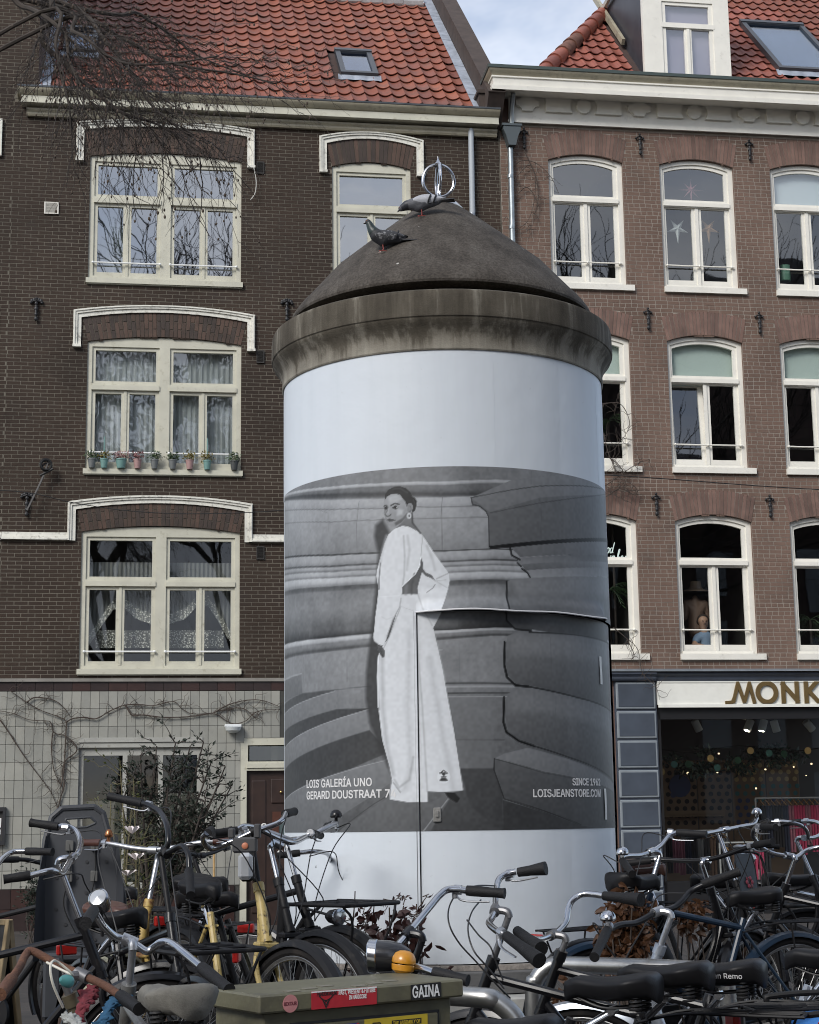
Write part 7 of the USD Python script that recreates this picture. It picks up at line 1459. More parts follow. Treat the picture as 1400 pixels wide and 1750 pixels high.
for px, py, op, lb in ((226, 1419, .6, 'upright white magnolia blossom, the highest of three'), (233, 1464, .75, 'half hidden white magnolia blossom behind the brown grip'), (218, 1491, .95, 'wide open white magnolia blossom, lowest of three')):
    c = at(px, py + 6, 17.3); T = Thing('magnolia_blossom', lb, 'flower', c)
    for k in range(7):
        a = k * 2 * PI / 7; L_ = .105
        P = np.array([c + np.array([math.cos(a) * rr2, math.sin(a) * rr2, z]) for rr2, z in ((.004, 0), (.03 + .03 * op, .035), (.035 + .065 * op, .08 - .03 * op), (.018 + .10 * op, .115 - .06 * op))]); w = np.array([-math.sin(a), math.cos(a), 0])
        wd = [.004, .022, .026, .004]; v = np.vstack([P - w * np.array(wd)[:, None], P + w * np.array(wd)[:, None]]); T.add('petal', (v, np.array([[i, i + 1, i + 5, i + 4] for i in range(3)])), PET, smooth=True)
lb_ = at(30, 1600, 19); lb_[2] = -.2
shrub('lavender', 'small grey green shrub at the foot of the tiled front', 'shrub', np.array([*at(58, 1560, 22)[:2], -.28]), [at(px, py, 22) for px, py in ((52, 1500), (60, 1495), (66, 1505), (72, 1498), (48, 1512))], 16, 10, .05, OLIVE, BARK, 23, .18, .01)
def dryplant(label, px, py, y, w, h, n, seed, mat=DRYL, size=.075, zb0=0.0):
    rng = np.random.default_rng(seed); c = at(px, py, y); base = np.array([c[0], c[1], zb0]); T = Thing('withered_plant', label, 'plant', base); ms, lf = [], []
    for k in range(max(6, n // 26)):
        e = c + np.array([rng.normal(0, w * .42), rng.normal(0, w * .35), rng.normal(0, h * .35)]); P = smooth_line([base + rng.normal(0, .03, 3) * (1, 1, 0), (base + e) / 2 + rng.normal(0, .03, 3), e], 5); ms.append(tube(P, np.linspace(.007, .003, len(P)), 5))
    T.add('stems', cat(ms), TWIG)
    P = rng.normal(0, .42, (n, 3)); P /= np.maximum(1, np.linalg.norm(P, axis=1, keepdims=True)); P = P * (w, w * .8, h) + c
    for p in P:
        d = rng.normal(0, 1, 3); d[2] -= .7; d /= np.linalg.norm(d); u = np.cross(d, rng.normal(0, 1, 3)); u /= np.linalg.norm(u); nn = np.cross(d, u); s = size * rng.uniform(.5, 1.3); cu = rng.uniform(-.25, .35)
        v = [p, p + d * s * .3 + u * s * .26 + nn * s * cu * .6, p + d * s * .7 + u * s * .2 + nn * s * cu, p + d * s + nn * s * cu * .3, p + d * s * .7 - u * s * .2 + nn * s * cu, p + d * s * .3 - u * s * .26 + nn * s * cu * .6, p + d * s * .5 - nn * s * .08]
        lf.append((np.array(v), np.array([[0, 1, 6], [1, 2, 6], [2, 3, 6], [3, 4, 6], [4, 5, 6], [5, 0, 6]])))
    T.add('leaves', cat(lf), mat, smooth=False, kind='stuff')
dryplant('withered plant full of curled brown leaves at the right foot of the column', 1072, 1598, 7.35, .125, .22, 620, 31, size=.05)
dryplant('small clump of curled tan leaves among the bicycles at the right', 1183, 1566, 7.9, .09, .09, 120, 32, size=.05)
dryplant('brown dead leaves hanging low between the steel rack and a saddle', 975, 1712, 6.9, .14, .10, 130, 33, size=.06)
dryplant('russet leaved clump at the left foot of the column behind the headlamp', 668, 1606, 7.7, .20, .16, 200, 34, REDLF, .06)
sb = at(650, 1640, 7.7); sb[2] = 0
rs = shrub('russet_shrub', 'thin shrub with few russet leaves against the white column base', 'shrub', sb, [at(px, py, 7.7 + q) for px, py, q in ((607, 1523, 0), (640, 1540, .1), (690, 1548, .1), (712, 1545, 0), (625, 1578, -.1))], 6, 6, .036, REDLF, TWIG, 35, .16, .010)

# ------------------------------------------------------------------ child seat, street cabinet, rack, boards
SEATP = M('seat_plastic', (.030, .033, .039), .55, var=.12, nscale=8); SEATD = M('seat_dark', (.016, .017, .02), .6)
cs = at(138, 1500, 7.9)
FS = ((cs[0], cs[1], cs[2]), math.radians(10))
T = Thing('child_seat', 'tall dark grey child seat with handle slot and loose straps behind the chrome stem', 'child seat', (0, 0, 0), FS)
out = Polygon([(-.155, -.36), (-.165, 0), (-.155, .17), (-.13, .27), (-.09, .305), (.05, .31), (.085, .285), (.11, .20), (.15, .06), (.185, -.10), (.19, -.36)]).buffer(.012)
slot = Polygon([(-.07, .262), (.035, .268), (.055, .25), (.02, .235), (-.04, .232)]).buffer(.006)
def lean(m): v, f = geo(m); return np.c_[v[:, 0], v[:, 1] + .16 * (v[:, 2] + .3), v[:, 2]], f
T.add('backrest', lean(prism(out.difference(slot), 0, .022)), SEATP, smooth=False)
T.add('rim', lean(cat([tube(np.c_[np.array(out.exterior.coords)[:, 0], np.full(len(out.exterior.coords), .004), np.array(out.exterior.coords)[:, 1]], .014, 8, cap=False), tube(np.c_[np.array(slot.exterior.coords)[:, 0], np.full(len(slot.exterior.coords), .002), np.array(slot.exterior.coords)[:, 1]], .006, 6, cap=False)])), SEATP)
wing = lambda s: lean((np.array([[s * .155, -.002, -.36], [s * .165, -.002, 0], [s * .150, -.002, .20], [s * .20, -.17, -.36], [s * .195, -.13, -.05], [s * .165, -.05, .18], [s * .175, .01, -.36], [s * .18, .01, 0], [s * .165, .01, .2]]), np.array([[0, 1, 4, 3], [1, 2, 5, 4], [3, 4, 7, 6], [4, 5, 8, 7]])))
for s in (-1, 1): T.add('side_wing', xf(wing(s), None, (.0, 0, 0)), SEATP, smooth=False)
T.add('seat_pan', cat([bevel_box(-.17, .18, -.22, .0, -.36, -.32, .012), bevel_box(-.15, -.07, -.26, -.20, -.60, -.34, .012), bevel_box(.08, .16, -.26, -.20, -.60, -.34, .012)]), SEATP); T.add('carrier_bow', tube(smooth_line([(.0, .02, -.34), (.05, .02, -.5), (.15, -.1, -.62)], 5), .012, 8), IRON)
for s in (-.055, .06):
    T.add('strap', lean(tube(smooth_line([(s, -.006, .15), (s + .005, -.02, .02), (s - .02, -.03, -.12), (s * .2, -.05, -.26)], 5), .012, 6, flat=.25)), M('strap_black', (.02, .02, .02), .8)); T.add('buckle', lean(bevel_box(s - .018, s + .018, -.016, -.004, .12, .17, .003)), M('buckle_grey', (.08, .08, .075), .5)); T.add('buckle', lean(bevel_box(s - .016, s + .016, -.03, -.016, -.02, .03, .003)), M('buckle_grey'))
T.add('vent_dimples', lean(cat([xf(lathe([(0, 0), (.008, 0), (.008, .003), (0, .003)], 10), rotx(PI / 2), (-.11 + i * .045, -.001, -.28 + j * .07)) for i in range(6) for j in range(6) if (i + j) % 2 == 0])), SEATD)
# street cabinet
kc = np.array([-.405, 4.45]); KA = math.radians(35); KZ = .806
FK = ((kc[0], kc[1], 0), KA)
KM = M('cabinet_olive', (.105, .100, .062), .5, var=.14, nscale=5, dirt=((.055, .05, .038), .50, .78, 9.), bump=.12, bscale=60)
T = Thing('street_cabinet', 'olive green street cabinet covered with stickers in front of the bicycles', 'cabinet', (.3, .15, LO), FK)
FKS = ((kc[0] + .03 * math.cos(KA), kc[1] + .03 * math.sin(KA), 0), KA)
T.add('lid', bevel_box(0, .656, 0, .31, KZ - .047, KZ, .005), KM); T.add('lid_dirt', cat([box(.10 + .07 * k, .14 + .07 * k, .02 + .03 * (k % 3), .05 + .03 * (k % 3), KZ + .0005, KZ + .002) for k in range(6)]), M('lid_grime', (.15, .14, .11), .8), smooth=False, kind='stuff')
T.add('body', bevel_box(.028, .628, .025, .285, LO, KZ - .0475, .004), KM)
T.add('door', bevel_box(.115, .578, .015, .0245, LO + .05, KZ - .085, .004), KM); T.add('door_edge', cat([box(.108, .114, .020, .0249, LO + .05, KZ - .08), box(.579, .584, .020, .0249, LO + .05, KZ - .08), box(.108, .584, .020, .0249, KZ - .084, KZ - .078)]), SEATD, smooth=False)
def sticker(label, x0, x1, z0, z1, y, col, kids, shape=None, frame=FKS):
    P = shape if shape is not None else sbox(x0, z0, x1, z1)
    S_ = Thing('sticker', label, 'sticker', ((x0 + x1) / 2, y, z0), frame); S_.add('paper', prism(P, y - .0008, y), col, smooth=False)
    for n, m, mt in kids: S_.add(n, m, mt, smooth=False)
def words(t, x0, x1, z, h, y, bold=True):
    v, f = facing(text(t, h, .0005, bold)); v = v.copy(); w = np.ptp(v[:, 0]); v[:, 0] = x0 + (v[:, 0] - v[:, 0].min()) / w * (x1 - x0); return v + (0, y - .0009, z), f
PK = M('sticker_pink', (.44, .19, .19), .5, var=.1, nscale=40); RD = M('sticker_red', (.38, .02, .03), .4, var=.1, nscale=40); YW = M('sticker_yellow', (.48, .36, .03), .4, var=.08, nscale=40); BKS = M('sticker_black', (.012, .012, .013), .4); WS = M('sticker_white', (.68, .70, .70), .4); BL = M('sticker_blue', (.02, .035, .22), .4)
sticker('round pink sticker reading BIXOUR on the cabinet lid', .038, .088, KZ - .05, KZ, -.001, PK, [('lettering', words('BIXOUR', .044, .082, KZ - .030, .0085, -.001), M('ink_maroon', (.12, .02, .03), .5))], Point(.063, KZ - .026).buffer(.0225, 24))
hornp = unary_union([strip([(.150, KZ - .012), (.160, KZ - .022), (.172, KZ - .026), (.184, KZ - .022), (.196, KZ - .012)], .003), strip([(.160, KZ - .02), (.168, KZ - .036), (.172, KZ - .043), (.176, KZ - .036), (.184, KZ - .02)], .003), Point(.172, KZ - .031).buffer(.005).difference(Point(.172, KZ - .031).buffer(.0028))])
sticker('red sticker with slogan PAST, PRESENT & FUTURE IN HARDCORE on the cabinet lid', .127, .333, KZ - .046, KZ + .0, -.001, RD, [('lettering', words('PAST, PRESENT & FUTURE', .212, .328, KZ - .014, .0105, -.001), WS), ('lettering', words('IN HARDCORE', .244, .300, KZ - .028, .0105, -.001), WS), ('lettering', words('PANDEMONIUM', .145, .205, KZ - .013, .0095, -.001), BKS), ('emblem', prism(hornp, -.0026, -.0018), BKS), ('bright_edge', box(.127, .333, -.0022, -.0018, KZ - .004, KZ - .0005), WS)])
sticker('black and white sticker reading GAINA at the right end of the lid', .445, .546, KZ - .045, KZ + .0, -.001, BKS, [('lettering', words('GAINA', .450, .541, KZ - .038, .030, -.001), WS)], affinity.rotate(sbox(.445, KZ - .044, .546, KZ - .003), 1))
zy = KZ - .085
em = unary_union([strip([(.318, zy - .030), (.330, zy - .012), (.352, zy - .012), (.364, zy - .030), (.341, zy - .052), (.318, zy - .030)], .003), strip([(.326, zy - .028), (.334, zy - .018), (.348, zy - .018), (.356, zy - .028), (.341, zy - .044), (.326, zy - .028)], .003), strip([(.334, zy - .024), (.341, zy - .034), (.348, zy - .024)], .003)])
sticker('yellow sticker THE ASSEMBLY OF PAST, PRESENT & FUTURE IN HARDCORE MUSIC on the cabinet door', .303, .510, zy - .085, zy, .0145, YW, [('emblem', prism(em, .0128, .0136), BKS), ('lettering', words('CYNDIUM', .316, .366, zy - .066, .0075, .0145), BKS)] +
    [(n, m, mt) for t, a, b, q in (('THE ASSEMBLY OF', .395, .485, .022), ('PAST, PRESENT & FUTURE', .380, .502, .040), ('IN HARDCORE MUSIC', .390, .492, .058)) for n, m, mt in (('text_bar', box(a - .004, b + .004, .0134, .0137, zy - q - .002, zy - q + .0125), BKS), ('lettering', words(t, a, b, zy - q, .0095, .0142), YW))])
zr_ = KZ - .092
sticker('blue and red sticker with slanted words FOOTBALL SHOES on the cabinet door', .092, .285, zr_ - .075, zr_, .0145, BL, [('red_band', prism(affinity.rotate(sbox(.15, zr_ - .075, .31, zr_ - .035), 32).intersection(sbox(.092, zr_ - .075, .285, zr_)), .0130, .0136), RD), ('lettering', (lambda m: (((m[0] - (.2, 0, zr_ - .05)) @ roty(-.55).T) + (.215, 0, zr_ - .040), m[1]))(words('FOOTBALL SHOES', .145, .255, zr_ - .056, .017, .0138)), WS), ('corner_mark', prism(Point(.145, zr_ - .022).buffer(.013, 16).difference(Point(.145, zr_ - .022).buffer(.009, 16)), .0128, .0136), WS), ('lettering', words('WAHED', .098, .124, zr_ - .012, .006, .0145), WS)])
for _x, _c, _l in ((.335, M('sticker_grey', (.40, .41, .40), .4, var=.2, nscale=60), 'round pale grey sticker overlapping the foot of the yellow sticker'), (.432, M('sticker_purple', (.16, .03, .16), .4, var=.3, nscale=60), 'round purple sticker overlapping the foot of the yellow sticker')):
    sticker(_l, _x - .03, _x + .03, zy - .125, zy - .066, .0128, _c, [], Point(_x, zy - .096).buffer(.030, 24))
sticker('white and dark sticker of a pale blob left of the cabinet door', .030, .082, zr_ - .07, zr_ + .004, .0245, M('sticker_ink', (.03, .035, .06), .4), [('white_edge', prism(sbox(.030, zr_ - .07, .082, zr_ + .004).difference(sbox(.033, zr_ - .07, .079, zr_)), .0228, .0236), WS), ('blob', prism(unary_union([Point(.05, zr_ - .03).buffer(.012), Point(.062, zr_ - .026).buffer(.010), Point(.055, zr_ - .045).buffer(.014)]), .0228, .0236), WS)])
FL = ((kc[0], kc[1], 0), KA - PI / 2)
Fs_l = lambda m: m
S_ = Thing('sticker', 'white sticker with a blue square on the narrow left side of the cabinet', 'sticker', (.0265, .12, KZ - .17), FK)
S_.add('paper', box(.0262, .0276, .06, .135, KZ - .19, KZ - .10), WS, smooth=False); S_.add('blue_square', box(.0254, .0262, .072, .123, KZ - .19, KZ - .115), BL, smooth=False)
# steel bicycle hoops
STL = M('brushed_steel', (.36, .36, .35), .34, .95, var=.3, nscale=8, dirt=((.12, .10, .08), .55, .8, 16.))
def hoop(label, pts): single('bicycle_hoop', label, 'bicycle rack', tube(smooth_line(pts, 8), .030, 16), STL, group='stainless steel bicycle hoops')
p0, p1 = at(640, 1698, 5.35), at(838, 1702, 5.15); zt_ = (p0[2] + p1[2]) / 2
hoop('steel hoop sticking out beside the cabinet, its bend by the brake cables', [(p0[0] - .1, p0[1] + .05, LO), (p0[0] - .1, p0[1] + .05, zt_ - .12), (p0[0] - .06, p0[1] + .04, zt_ - .02), (p0[0], p0[1], zt_), (p1[0] - .05, p1[1] + .01, zt_), (p1[0] + .02, p1[1], zt_ - .015), (p1[0] + .075, p1[1] - .01, zt_ - .07), (p1[0] + .09, p1[1] - .02, zt_ - .16), (p1[0] + .09, p1[1] - .02, LO)])
q0, q1 = at(938, 1649, 6.3), at(1120, 1664, 6.0); zq = q0[2]
hoop('steel hoop behind the front saddles, below the white shaft of the column', [(q0[0] - .06, q0[1], LO), (q0[0] - .06, q0[1], zq - .14), (q0[0] - .045, q0[1], zq - .05), (q0[0] + .01, q0[1], zq - .004), (q0[0] + .08, q0[1] - .02, zq), (q1[0] + .15, q1[1], zq), (q1[0] + .22, q1[1], zq - .03), (q1[0] + .25, q1[1], zq - .12), (q1[0] + .25, q1[1], LO)])
# A board and notice box at the left edge
a0 = at(8, 1572, 9.3); FA_ = ((a0[0], a0[1], 0), math.radians(-28))
T = Thing('pavement_board', 'black A shaped pavement board with pale wooden edges at the left border', 'sign board', (0, 0, 0), FA_); hA = a0[2]
for s, nm in ((-1, 'front_board'), (1, 'rear_board')):
    m = cat([box(-.50, .02, -.012, .012, .02, hA - .01)]); A = rotx(s * .17); sh = lambda m_: xf(xf(m_, None, (0, 0, -hA)), A, (0, 0, hA)); k = T.add(nm, sh(m), M('board_black', (.014, .014, .015), .5), smooth=False)
    T.add('wood_edge', sh(cat([bevel_box(.02, .045, -.018, .018, 0, hA, .003), bevel_box(-.5, .02, -.018, .018, hA - .03, hA, .003)])), M('pale_wood', (.24, .18, .10), .6, var=.2, nscale=8), k)
c = wallpt(-2, 1412); T = Thing('notice_box', 'black notice box on the tiled wall, cut by the left edge', 'notice box', (c[0], 0, c[2]), FAC)
T.add('case', prism(sbox(c[0] - .25, c[2] - .28, c[0] + .10, c[2] + .28).difference(sbox(c[0] - .2, c[2] - .22, c[0] + .06, c[2] + .22)), -.08, -.008), SEATD, smooth=False); T.add('sheet', box(c[0] - .2, c[0] + .06, -.03, -.02, c[2] - .22, c[2] + .22), M('notice_dark', (.03, .03, .03), .5), smooth=False); T.add('paper_slip', cat([box(c[0] - .1, c[0] + .035, -.034, -.031, c[2] - .02, c[2] + .12), box(c[0] - .1, c[0] + .03, -.034, -.031, c[2] - .12, c[2] - .05)]), WS, smooth=False)
c = wallpt(366, 1430, .25); single('broom', 'wooden broom handle leaning on the tiled wall by the door', 'broom', cat([tube([c, (c[0], -.45, -.25)], .018, 8), bevel_box(c[0] - .15, c[0] + .15, -.5, -.42, -.28, -.2, .01)]), M('broom_wood', (.34, .22, .09), .5, var=.2, nscale=10), frame=FAC)
# loose things on the bicycles
hd = at(656, 1634, 5.12)
T = Thing('bicycle_lamp', 'round black bicycle headlamp with chrome ring above the cabinet', 'headlamp', hd); A = rotz(math.radians(172)) @ roty(PI / 2)
T.add('shell', xf(lathe([(0, -.085), (.018, -.08), (.036, -.055), (.045, -.02), (.047, .02)], 28), A, hd), M('lamp_black', (.012, .012, .014), .25, coat=.4)); T.add('ring', xf(lathe([(.047, .018), (.0495, .02), (.0495, .042), (.046, .046), (.04, .047)], 28), A, hd), CHROME); T.add('lens', xf(lathe([(.041, .044), (.02, .05), (0, .052)], 24), A, hd), CLEAR)
bc = at(690, 1646, 5.06)
T = Thing('orange_bell', 'dome shaped orange bicycle bell behind the cabinet lid', 'bell', bc); OB = M('bell_orange', (.46, .20, .012), .35, var=.12, nscale=40, coat=.3)
T.add('dome', xf(lathe([(0, .036), (.014, .035), (.027, .028), (.0345, .014), (.0355, .003), (.034, .0)], 28), roty(.12), bc), OB); T.add('base', xf(lathe([(.034, -.003), (.035, -.006), (.033, -.02), (.022, -.028), (0, -.028)], 28), roty(.12), bc), OB); T.add('thumb_lever', cat([tube([bc + (.02, 0, -.025), bc + (.055, -.005, -.022)], .005, 6), sphere(bc + (.06, -.005, -.020), .010, 1)]), RUBBER)
def strap_cable(label, pts, r=.0028, mat=CABLE): single('brake_cable', label, 'cable', tube(smooth_line([at(*p) for p in pts], 8), r, 6), mat)
strap_cable('black brake cable looping from the left grip down past the column base', [(846, 1514, 5.9), (815, 1514, 5.75), (785, 1524, 5.6), (768, 1550, 5.55), (768, 1580, 5.5), (785, 1612, 5.5), (815, 1645, 5.5), (850, 1684, 5.5), (872, 1706, 5.55)]); strap_cable('second black brake cable looping inside the first one', [(822, 1538, 5.7), (806, 1560, 5.6), (800, 1590, 5.55), (810, 1625, 5.5), (835, 1655, 5.5), (862, 1690, 5.5)]); strap_cable('third brake cable hanging from the lower lever to the head tube', [(798, 1572, 5.6), (818, 1598, 5.55), (838, 1618, 5.5), (850, 1650, 5.5), (860, 1676, 5.5)])
strap_cable('white brake cable looping over the rusted bars', [(80, 1645, 4.72), (110, 1660, 4.66), (124, 1665, 4.62), (100, 1645, 4.6), (90, 1643, 4.58), (86, 1655, 4.56), (90, 1680, 4.56), (100, 1705, 4.58), (108, 1722, 4.6)], .0035, M('cable_ivory', (.55, .53, .46), .5))
tb = at(118, 1678, 4.62)
single('teal_bell', 'small teal bicycle bell below the rusted bars', 'bell', bell_mesh(tb, .017, (-.6, -.7, .3)), M('bell_teal', (.07, .24, .24), .4))
def rag(label, pts, w, mat, seed):
    rng = np.random.default_rng(seed); P = smooth_line([at(*p) for p in pts], 14); r = w * (1 + .2 * np.sin(np.linspace(0, 9, len(P)))); v, f = tube(P, r, 36, flat=.6); ce = np.vstack([np.repeat(P, 36, 0), P[:1], P[-1:]]); v = ce + (v - ce) * (.25 + .75 * meshkit.fbm(v * 30, 2, seed) + 1.1 * np.abs(2 * meshkit.fbm(v * 75, 2, seed + 1) - 1))[:, None] ; single('cloth_strip', label, 'cloth', (v, f), mat)
rag('crumpled red cloth tied round the foreground frame', [(158, 1690, 4.72), (150, 1706, 4.66), (140, 1722, 4.6), (134, 1745, 4.58), (132, 1765, 4.56)], .019, M('rag_red', (.13, .018, .026), .9, var=.25, nscale=30, bump=.3, bscale=80), 41); rag('crumpled blue cloth wrapped round the foreground top tube', [(215, 1706, 4.7), (200, 1712, 4.62), (184, 1726, 4.56), (176, 1745, 4.54), (168, 1765, 4.54)], .020, M('rag_blue', (.012, .06, .12), .9, var=.25, nscale=30, bump=.3, bscale=80), 42)
rag('pale crumpled cloth at the bottom left among cables', [(112, 1738, 4.55), (128, 1746, 4.5), (140, 1760, 4.48)], .02, M('rag_pale', (.26, .27, .26), .9, var=.2, nscale=30), 43)
bp = at(1392, 1752, 5.6)
single('blue_bag', 'bright blue bag on the carrier in the lower right corner', 'bag', xf(sphere((0, 0, 0), .12, 3, (1.4, .9, .55)), None, bp + (.08, 0, -.01)), M('bag_blue', (.02, .14, .42), .6, bump=.3, bscale=30))
cb = at(1348, 1735, 5.4); T = Thing('carrier_rack', 'black tube carrier with rounded corners in the lower right corner', 'carrier', (cb[0] + .2, cb[1], LO)); zc1, zc2 = at(1360, 1700, 5.7)[2], at(1352, 1736, 5.4)[2]
for zz, yy in ((zc1, 5.7), (zc2, 5.4)): T.add('tube', tube(smooth_line([(cb[0] + .0, yy, zz - .3), (cb[0] + .0, yy, zz - .05), (cb[0] + .04, yy, zz), (cb[0] + .5, yy - .02, zz + .012)], 5), .010, 8), BLKM)
T.add('leg', cat([tube([(cb[0], 5.4, zc2 - .3), (cb[0], 5.5, LO)], .010, 6), tube([(cb[0], 5.7, zc1 - .3), (cb[0], 5.6, LO)], .010, 6), tube([(cb[0], 5.4, zc2 - .28), (cb[0], 5.7, zc1 - .28)], .009, 6)]), BLKM)
lp = at(172, 1541, 6.0); T = Thing('bicycle_lamp', 'chrome torch shaped bicycle lamp above the left foreground grip', 'headlamp', lp); A = rotz(math.radians(-100)) @ roty(PI / 2 - .5)
T.add('shell', xf(lathe([(0, -.05), (.022, -.045), (.034, -.01), (.036, .03), (.030, .036)], 20), A, lp), CHROME); T.add('lens', xf(lathe([(.030, .034), (0, .040)], 16), A, lp), CLEAR); T.add('bracket', tube([lp, lp + (.0, .05, -.12)], .007, 6), IRON)
fl = at(420, 1480, 6.58); T = Thing('bicycle_lamp', 'clear boxy plastic headlight on the cream yellow bicycle', 'headlamp', fl)
T.add('lens', bevel_box(fl[0] - .028, fl[0] + .028, fl[1] - .03, fl[1] + .01, fl[2] - .052, fl[2] + .05, .014), CLEAR); T.add('shell', bevel_box(fl[0] - .026, fl[0] + .03, fl[1] + .011, fl[1] + .05, fl[2] - .06, fl[2] + .045, .012), BLK); T.add('bracket', tube([fl + (0, .05, -.03), fl + (.03, .10, -.06)], .008, 6), IRON)
ph = at(418, 1442, 6.6); T = Thing('bar_clamp_mount', 'grey crate mount with an orange button clamped on the bull horn bars', 'mount', ph)
T.add('block', bevel_box(ph[0] - .045, ph[0] + .05, ph[1] - .03, ph[1] + .02, ph[2] - .035, ph[2] + .025, .008), M('mount_grey', (.05, .05, .052), .6)); T.add('claw', cat([bevel_box(ph[0] + q - .012, ph[0] + q + .012, ph[1] - .028, ph[1] + .03, ph[2] + .02, ph[2] + z, .005) for q, z in ((-.05, .06), (.05, .075))]), M('mount_grey')); T.add('button', sphere(ph + (.005, -.032, -.008), .013, 2, (1, .4, 1)), M('button_orange', (.42, .15, .08), .5))
# ------------------------------------------------------------------ the bare tree whose branches hang in at the upper left
TWD = M('twig_dark', (.035, .028, .024), .9, var=.3, nscale=10)
rt_ = np.random.default_rng(77)
tree = Thing('bare_tree', 'bare tree whose drooping twigs hang over the upper left facade', 'tree', (-5.6, 13.2, 0))
trunk = np.array([[-5.6, 13.2, -.1], [-5.55, 13.25, 2.5], [-5.35, 13.3, 5.0], [-4.9, 13.4, 7.0], [-4.3, 13.5, 8.6]])
tree.add('trunk', tube(smooth_line(trunk, 6), np.linspace(.24, .10, 25), 12), BARK)
limbs = [[(75, -10, 13.5), (69, 55, 13.4), (80, 82, 13.4), (110, 107, 13.4), (128, 128, 13.4), (160, 153, 13.3), (194, 183, 13.3), (220, 197, 13.2), (263, 210, 13.2), (297, 229, 13.1), (345, 262, 13.0)],
         [(87, 9, 13.8), (114, 23, 13.9), (142, 30, 14), (174, 43, 14), (201, 62, 14.1), (229, 75, 14.1), (263, 98, 14.2), (320, 114, 14.2), (400, 126, 14.3), (470, 142, 14.3)],
         [(91, 39, 13.2), (123, 53, 13.0), (149, 66, 12.9), (169, 85, 12.8), (194, 100, 12.8), (229, 110, 12.7), (300, 107, 12.6), (370, 96, 12.6)],
         [(169, 21, 14.2), (229, 21, 14.5), (258, 37, 14.6), (293, 60, 14.7), (340, 96, 14.8), (420, 128, 14.9)], [(-30, 6, 13.4), (40, 12, 13.4), (75, 27, 13.2), (112, 60, 13.1), (118, 100, 13), (140, 150, 12.9), (175, 205, 12.9)],
         [(110, 5, 13.6), (180, 70, 13.3), (230, 130, 13.2), (255, 175, 13.2), (300, 215, 13.1), (345, 245, 13.1)], [(70, 20, 13.2), (95, 80, 13), (105, 130, 13), (118, 180, 12.9), (122, 230, 12.9)]]
tw_, bd_ = [], []
def droop_twig(p, d, L, r, lev):
    n = 7; P = [p]; q = p.copy(); d = d / np.linalg.norm(d)
    for k in range(n):
        d = d + rt_.normal(0, .16, 3) + np.array([0, 0, -.10 - .05 * lev]) * (.5 + k / n); d /= np.linalg.norm(d); q = q + d * L / n; P.append(q.copy())
    P = np.array(P); tw_.append(tube(P, np.linspace(r, r * .45, n + 1), 4, cap=False))
    if lev < 2:
        for k in range(rt_.integers(2, 5) if lev == 0 else rt_.integers(1, 3)):
            i = rt_.integers(1, n); dd = (P[i] - P[i - 1]); dd /= np.linalg.norm(dd); droop_twig(P[i], dd + rt_.normal(0, .55, 3) * (1, .6, .8), L * rt_.uniform(.35, .6), r * .62, lev + 1)
    for k in range(rt_.integers(0, 2)):
        i = rt_.integers(3, n + 1); bd_.append(sphere(P[i] + rt_.normal(0, .004, 3), rt_.uniform(.005, .010), 1, (1, 1, 1.7)))
ends = [trunk[-1], trunk[-1], trunk[-2], trunk[-1], trunk[-2], trunk[-1], trunk[-2]]
for k, Lb in enumerate(limbs):
    P = smooth_line([ends[k]] + [at(*p) for p in Lb], 5); r = np.linspace(.030 if k in (0, 1, 4) else .022, .006, len(P)); tree.add('limb', tube(P, r, 7), BARK)
    for i in range(5, len(P), 1):
        dens = 2 if i < len(P) * .8 else 1
        for q in range(dens):
            if rt_.random() < .72:
                t = P[i] - P[i - 1]; t /= np.linalg.norm(t); droop_twig(P[i], t * .9 + rt_.normal(0, .6, 3) * (1, .8, .9) + np.array([.25, 0, -.1]), rt_.uniform(.3, 1.05), .0038, 0)
for (px, py, y, dx, dz, L) in ((190, 200, 13, .3, -1, 1.0), (265, 230, 13.1, .3, -1, .95), (230, 225, 13, .2, -1, .75), (300, 232, 13.1, .5, -1, .7), (340, 262, 13, .4, -1, .6), (160, 190, 13, .1, -1, .6), (355, 240, 13, .8, -.9, .5), (280, 220, 13, -.1, -1, .8)):
    droop_twig(at(px, py, y), np.array([dx, 0, dz], float), L, .006, 0)
tree.add('twigs', cat(tw_), TWD, kind='stuff', smooth=True); tree.add('buds', cat(bd_), M('bud_brown', (.07, .05, .035), .8), kind='stuff')

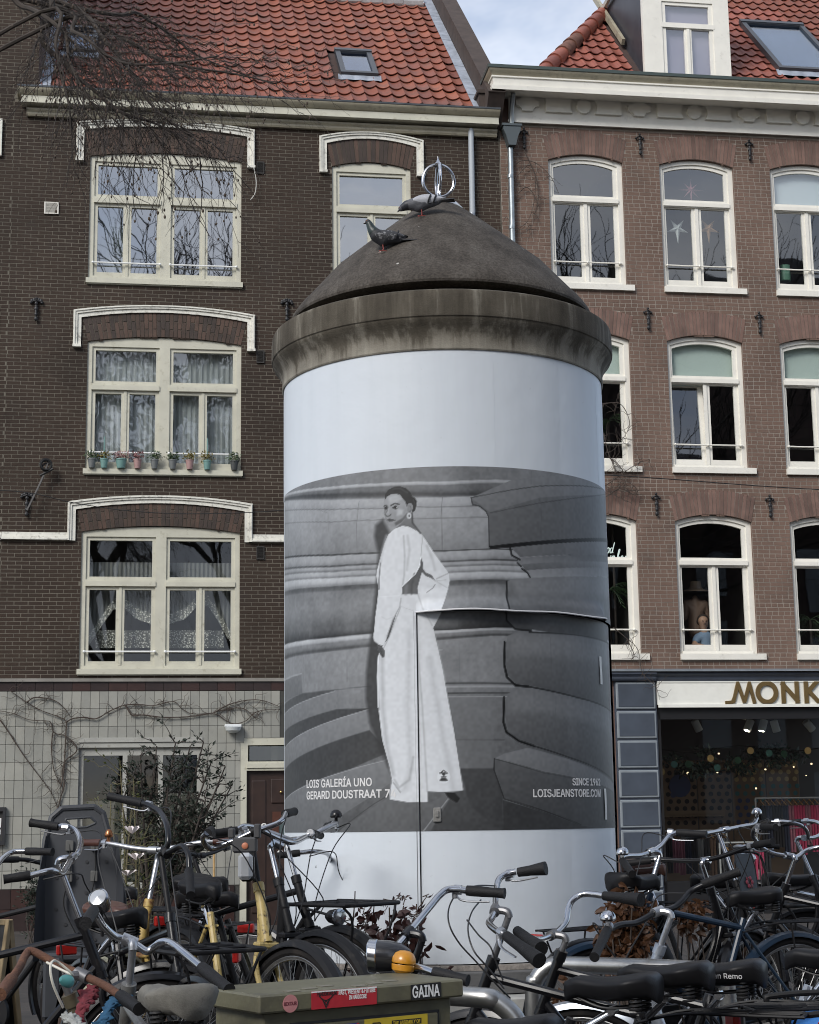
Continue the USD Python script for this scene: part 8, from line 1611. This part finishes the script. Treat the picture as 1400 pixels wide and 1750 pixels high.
# ------------------------------------------------------------------ the other side of the street, seen in the window panes
def bare_tree(base, H, seed, label):
    rng = np.random.default_rng(seed); T = Thing('bare_tree', label, 'tree', base); base = np.array(base, float); big, small = [], []
    def grow(p, d, L, r, lev):
        n = 6; P = [p]; q = p.copy()
        for k in range(n): d = d + rng.normal(0, .10, 3) + np.array([0, 0, .05]); d /= np.linalg.norm(d); q = q + d * L / n; P.append(q.copy())
        P = np.array(P); (big if lev < 2 else small).append(tube(P, np.linspace(r, r * .6, n + 1), 8 if lev < 2 else 4, cap=False))
        if lev < 5:
            for k in range((6, 5, 4, 4, 3)[lev]):
                i = rng.integers(2, n + 1) if lev else rng.integers(4, n + 1); a = rng.uniform(.35, .85); w = np.cross(d, rng.normal(0, 1, 3)); w /= np.linalg.norm(w); grow(P[i], d * math.cos(a) + w * math.sin(a), L * rng.uniform(.5, .78), r * .55, lev + 1)
    grow(base, np.array([0, 0, 1.]), H * .30, H * .0068, 0)
    T.add('trunk', cat(big[:1]), BARK); T.add('limb', cat(big[1:]), BARK); T.add('twigs', cat(small), TWD, kind='stuff')
bare_tree((-.5, -5.5, 0), 33, 51, 'leafless tree across the street, mirrored in the left windows'); bare_tree((4.5, -7.5, 0), 33, 52, 'leafless tree across the street, mirrored in the middle windows'); bare_tree((17.5, -4.5, 0), 37, 53, 'leafless tree across the street, mirrored in the top right window')
OW = M('opposite_brick', (.085, .055, .045), .85, var=.2, nscale=1); OR = M('opposite_roof', (.05, .045, .045), .8)
for k, (x0, x1, h) in enumerate(((-34, -22, 12), (-22, -11, 13.5), (-11, 0, 12.2), (11, 22.5, 20), (22.5, 34, 22), (34, 46, 21))):
    T = Thing('opposite_house', 'brick row house opposite, number %s from the left, seen only in reflections' % ('one', 'two', 'three', 'four', 'five', 'six')[k], 'house', ((x0 + x1) / 2, -24, 0)); yo = 14 if x0 > 5 else 0
    T.add('wall', box(x0, x1 - .01, -34 + yo, -24 + yo, -.1, h), OW, smooth=False)
    T.add('roof', (np.array([[x0, -23.8, h], [x1, -23.8, h], [x1, -29, h + 4], [x0, -29, h + 4], [x0, -34, h], [x1, -34, h]]) + (0, yo, 0), np.array([[0, 1, 2, 3], [3, 2, 5, 4]])), OR, smooth=False)
    for i in range(4):
        for j in range(4): T.add('window', box(x0 + 1.1 + i * 2.5, x0 + 2.4 + i * 2.5, -23.99 + yo, -23.96 + yo, 1.0 + j * 3, 3.0 + j * 3), M('opposite_window', (.25, .26, .27), .2), smooth=False)
    T.add('cornice', box(x0, x1 - .01, -24 + yo, -23.5 + yo, h - .4, h - .02), WHITE, smooth=False)
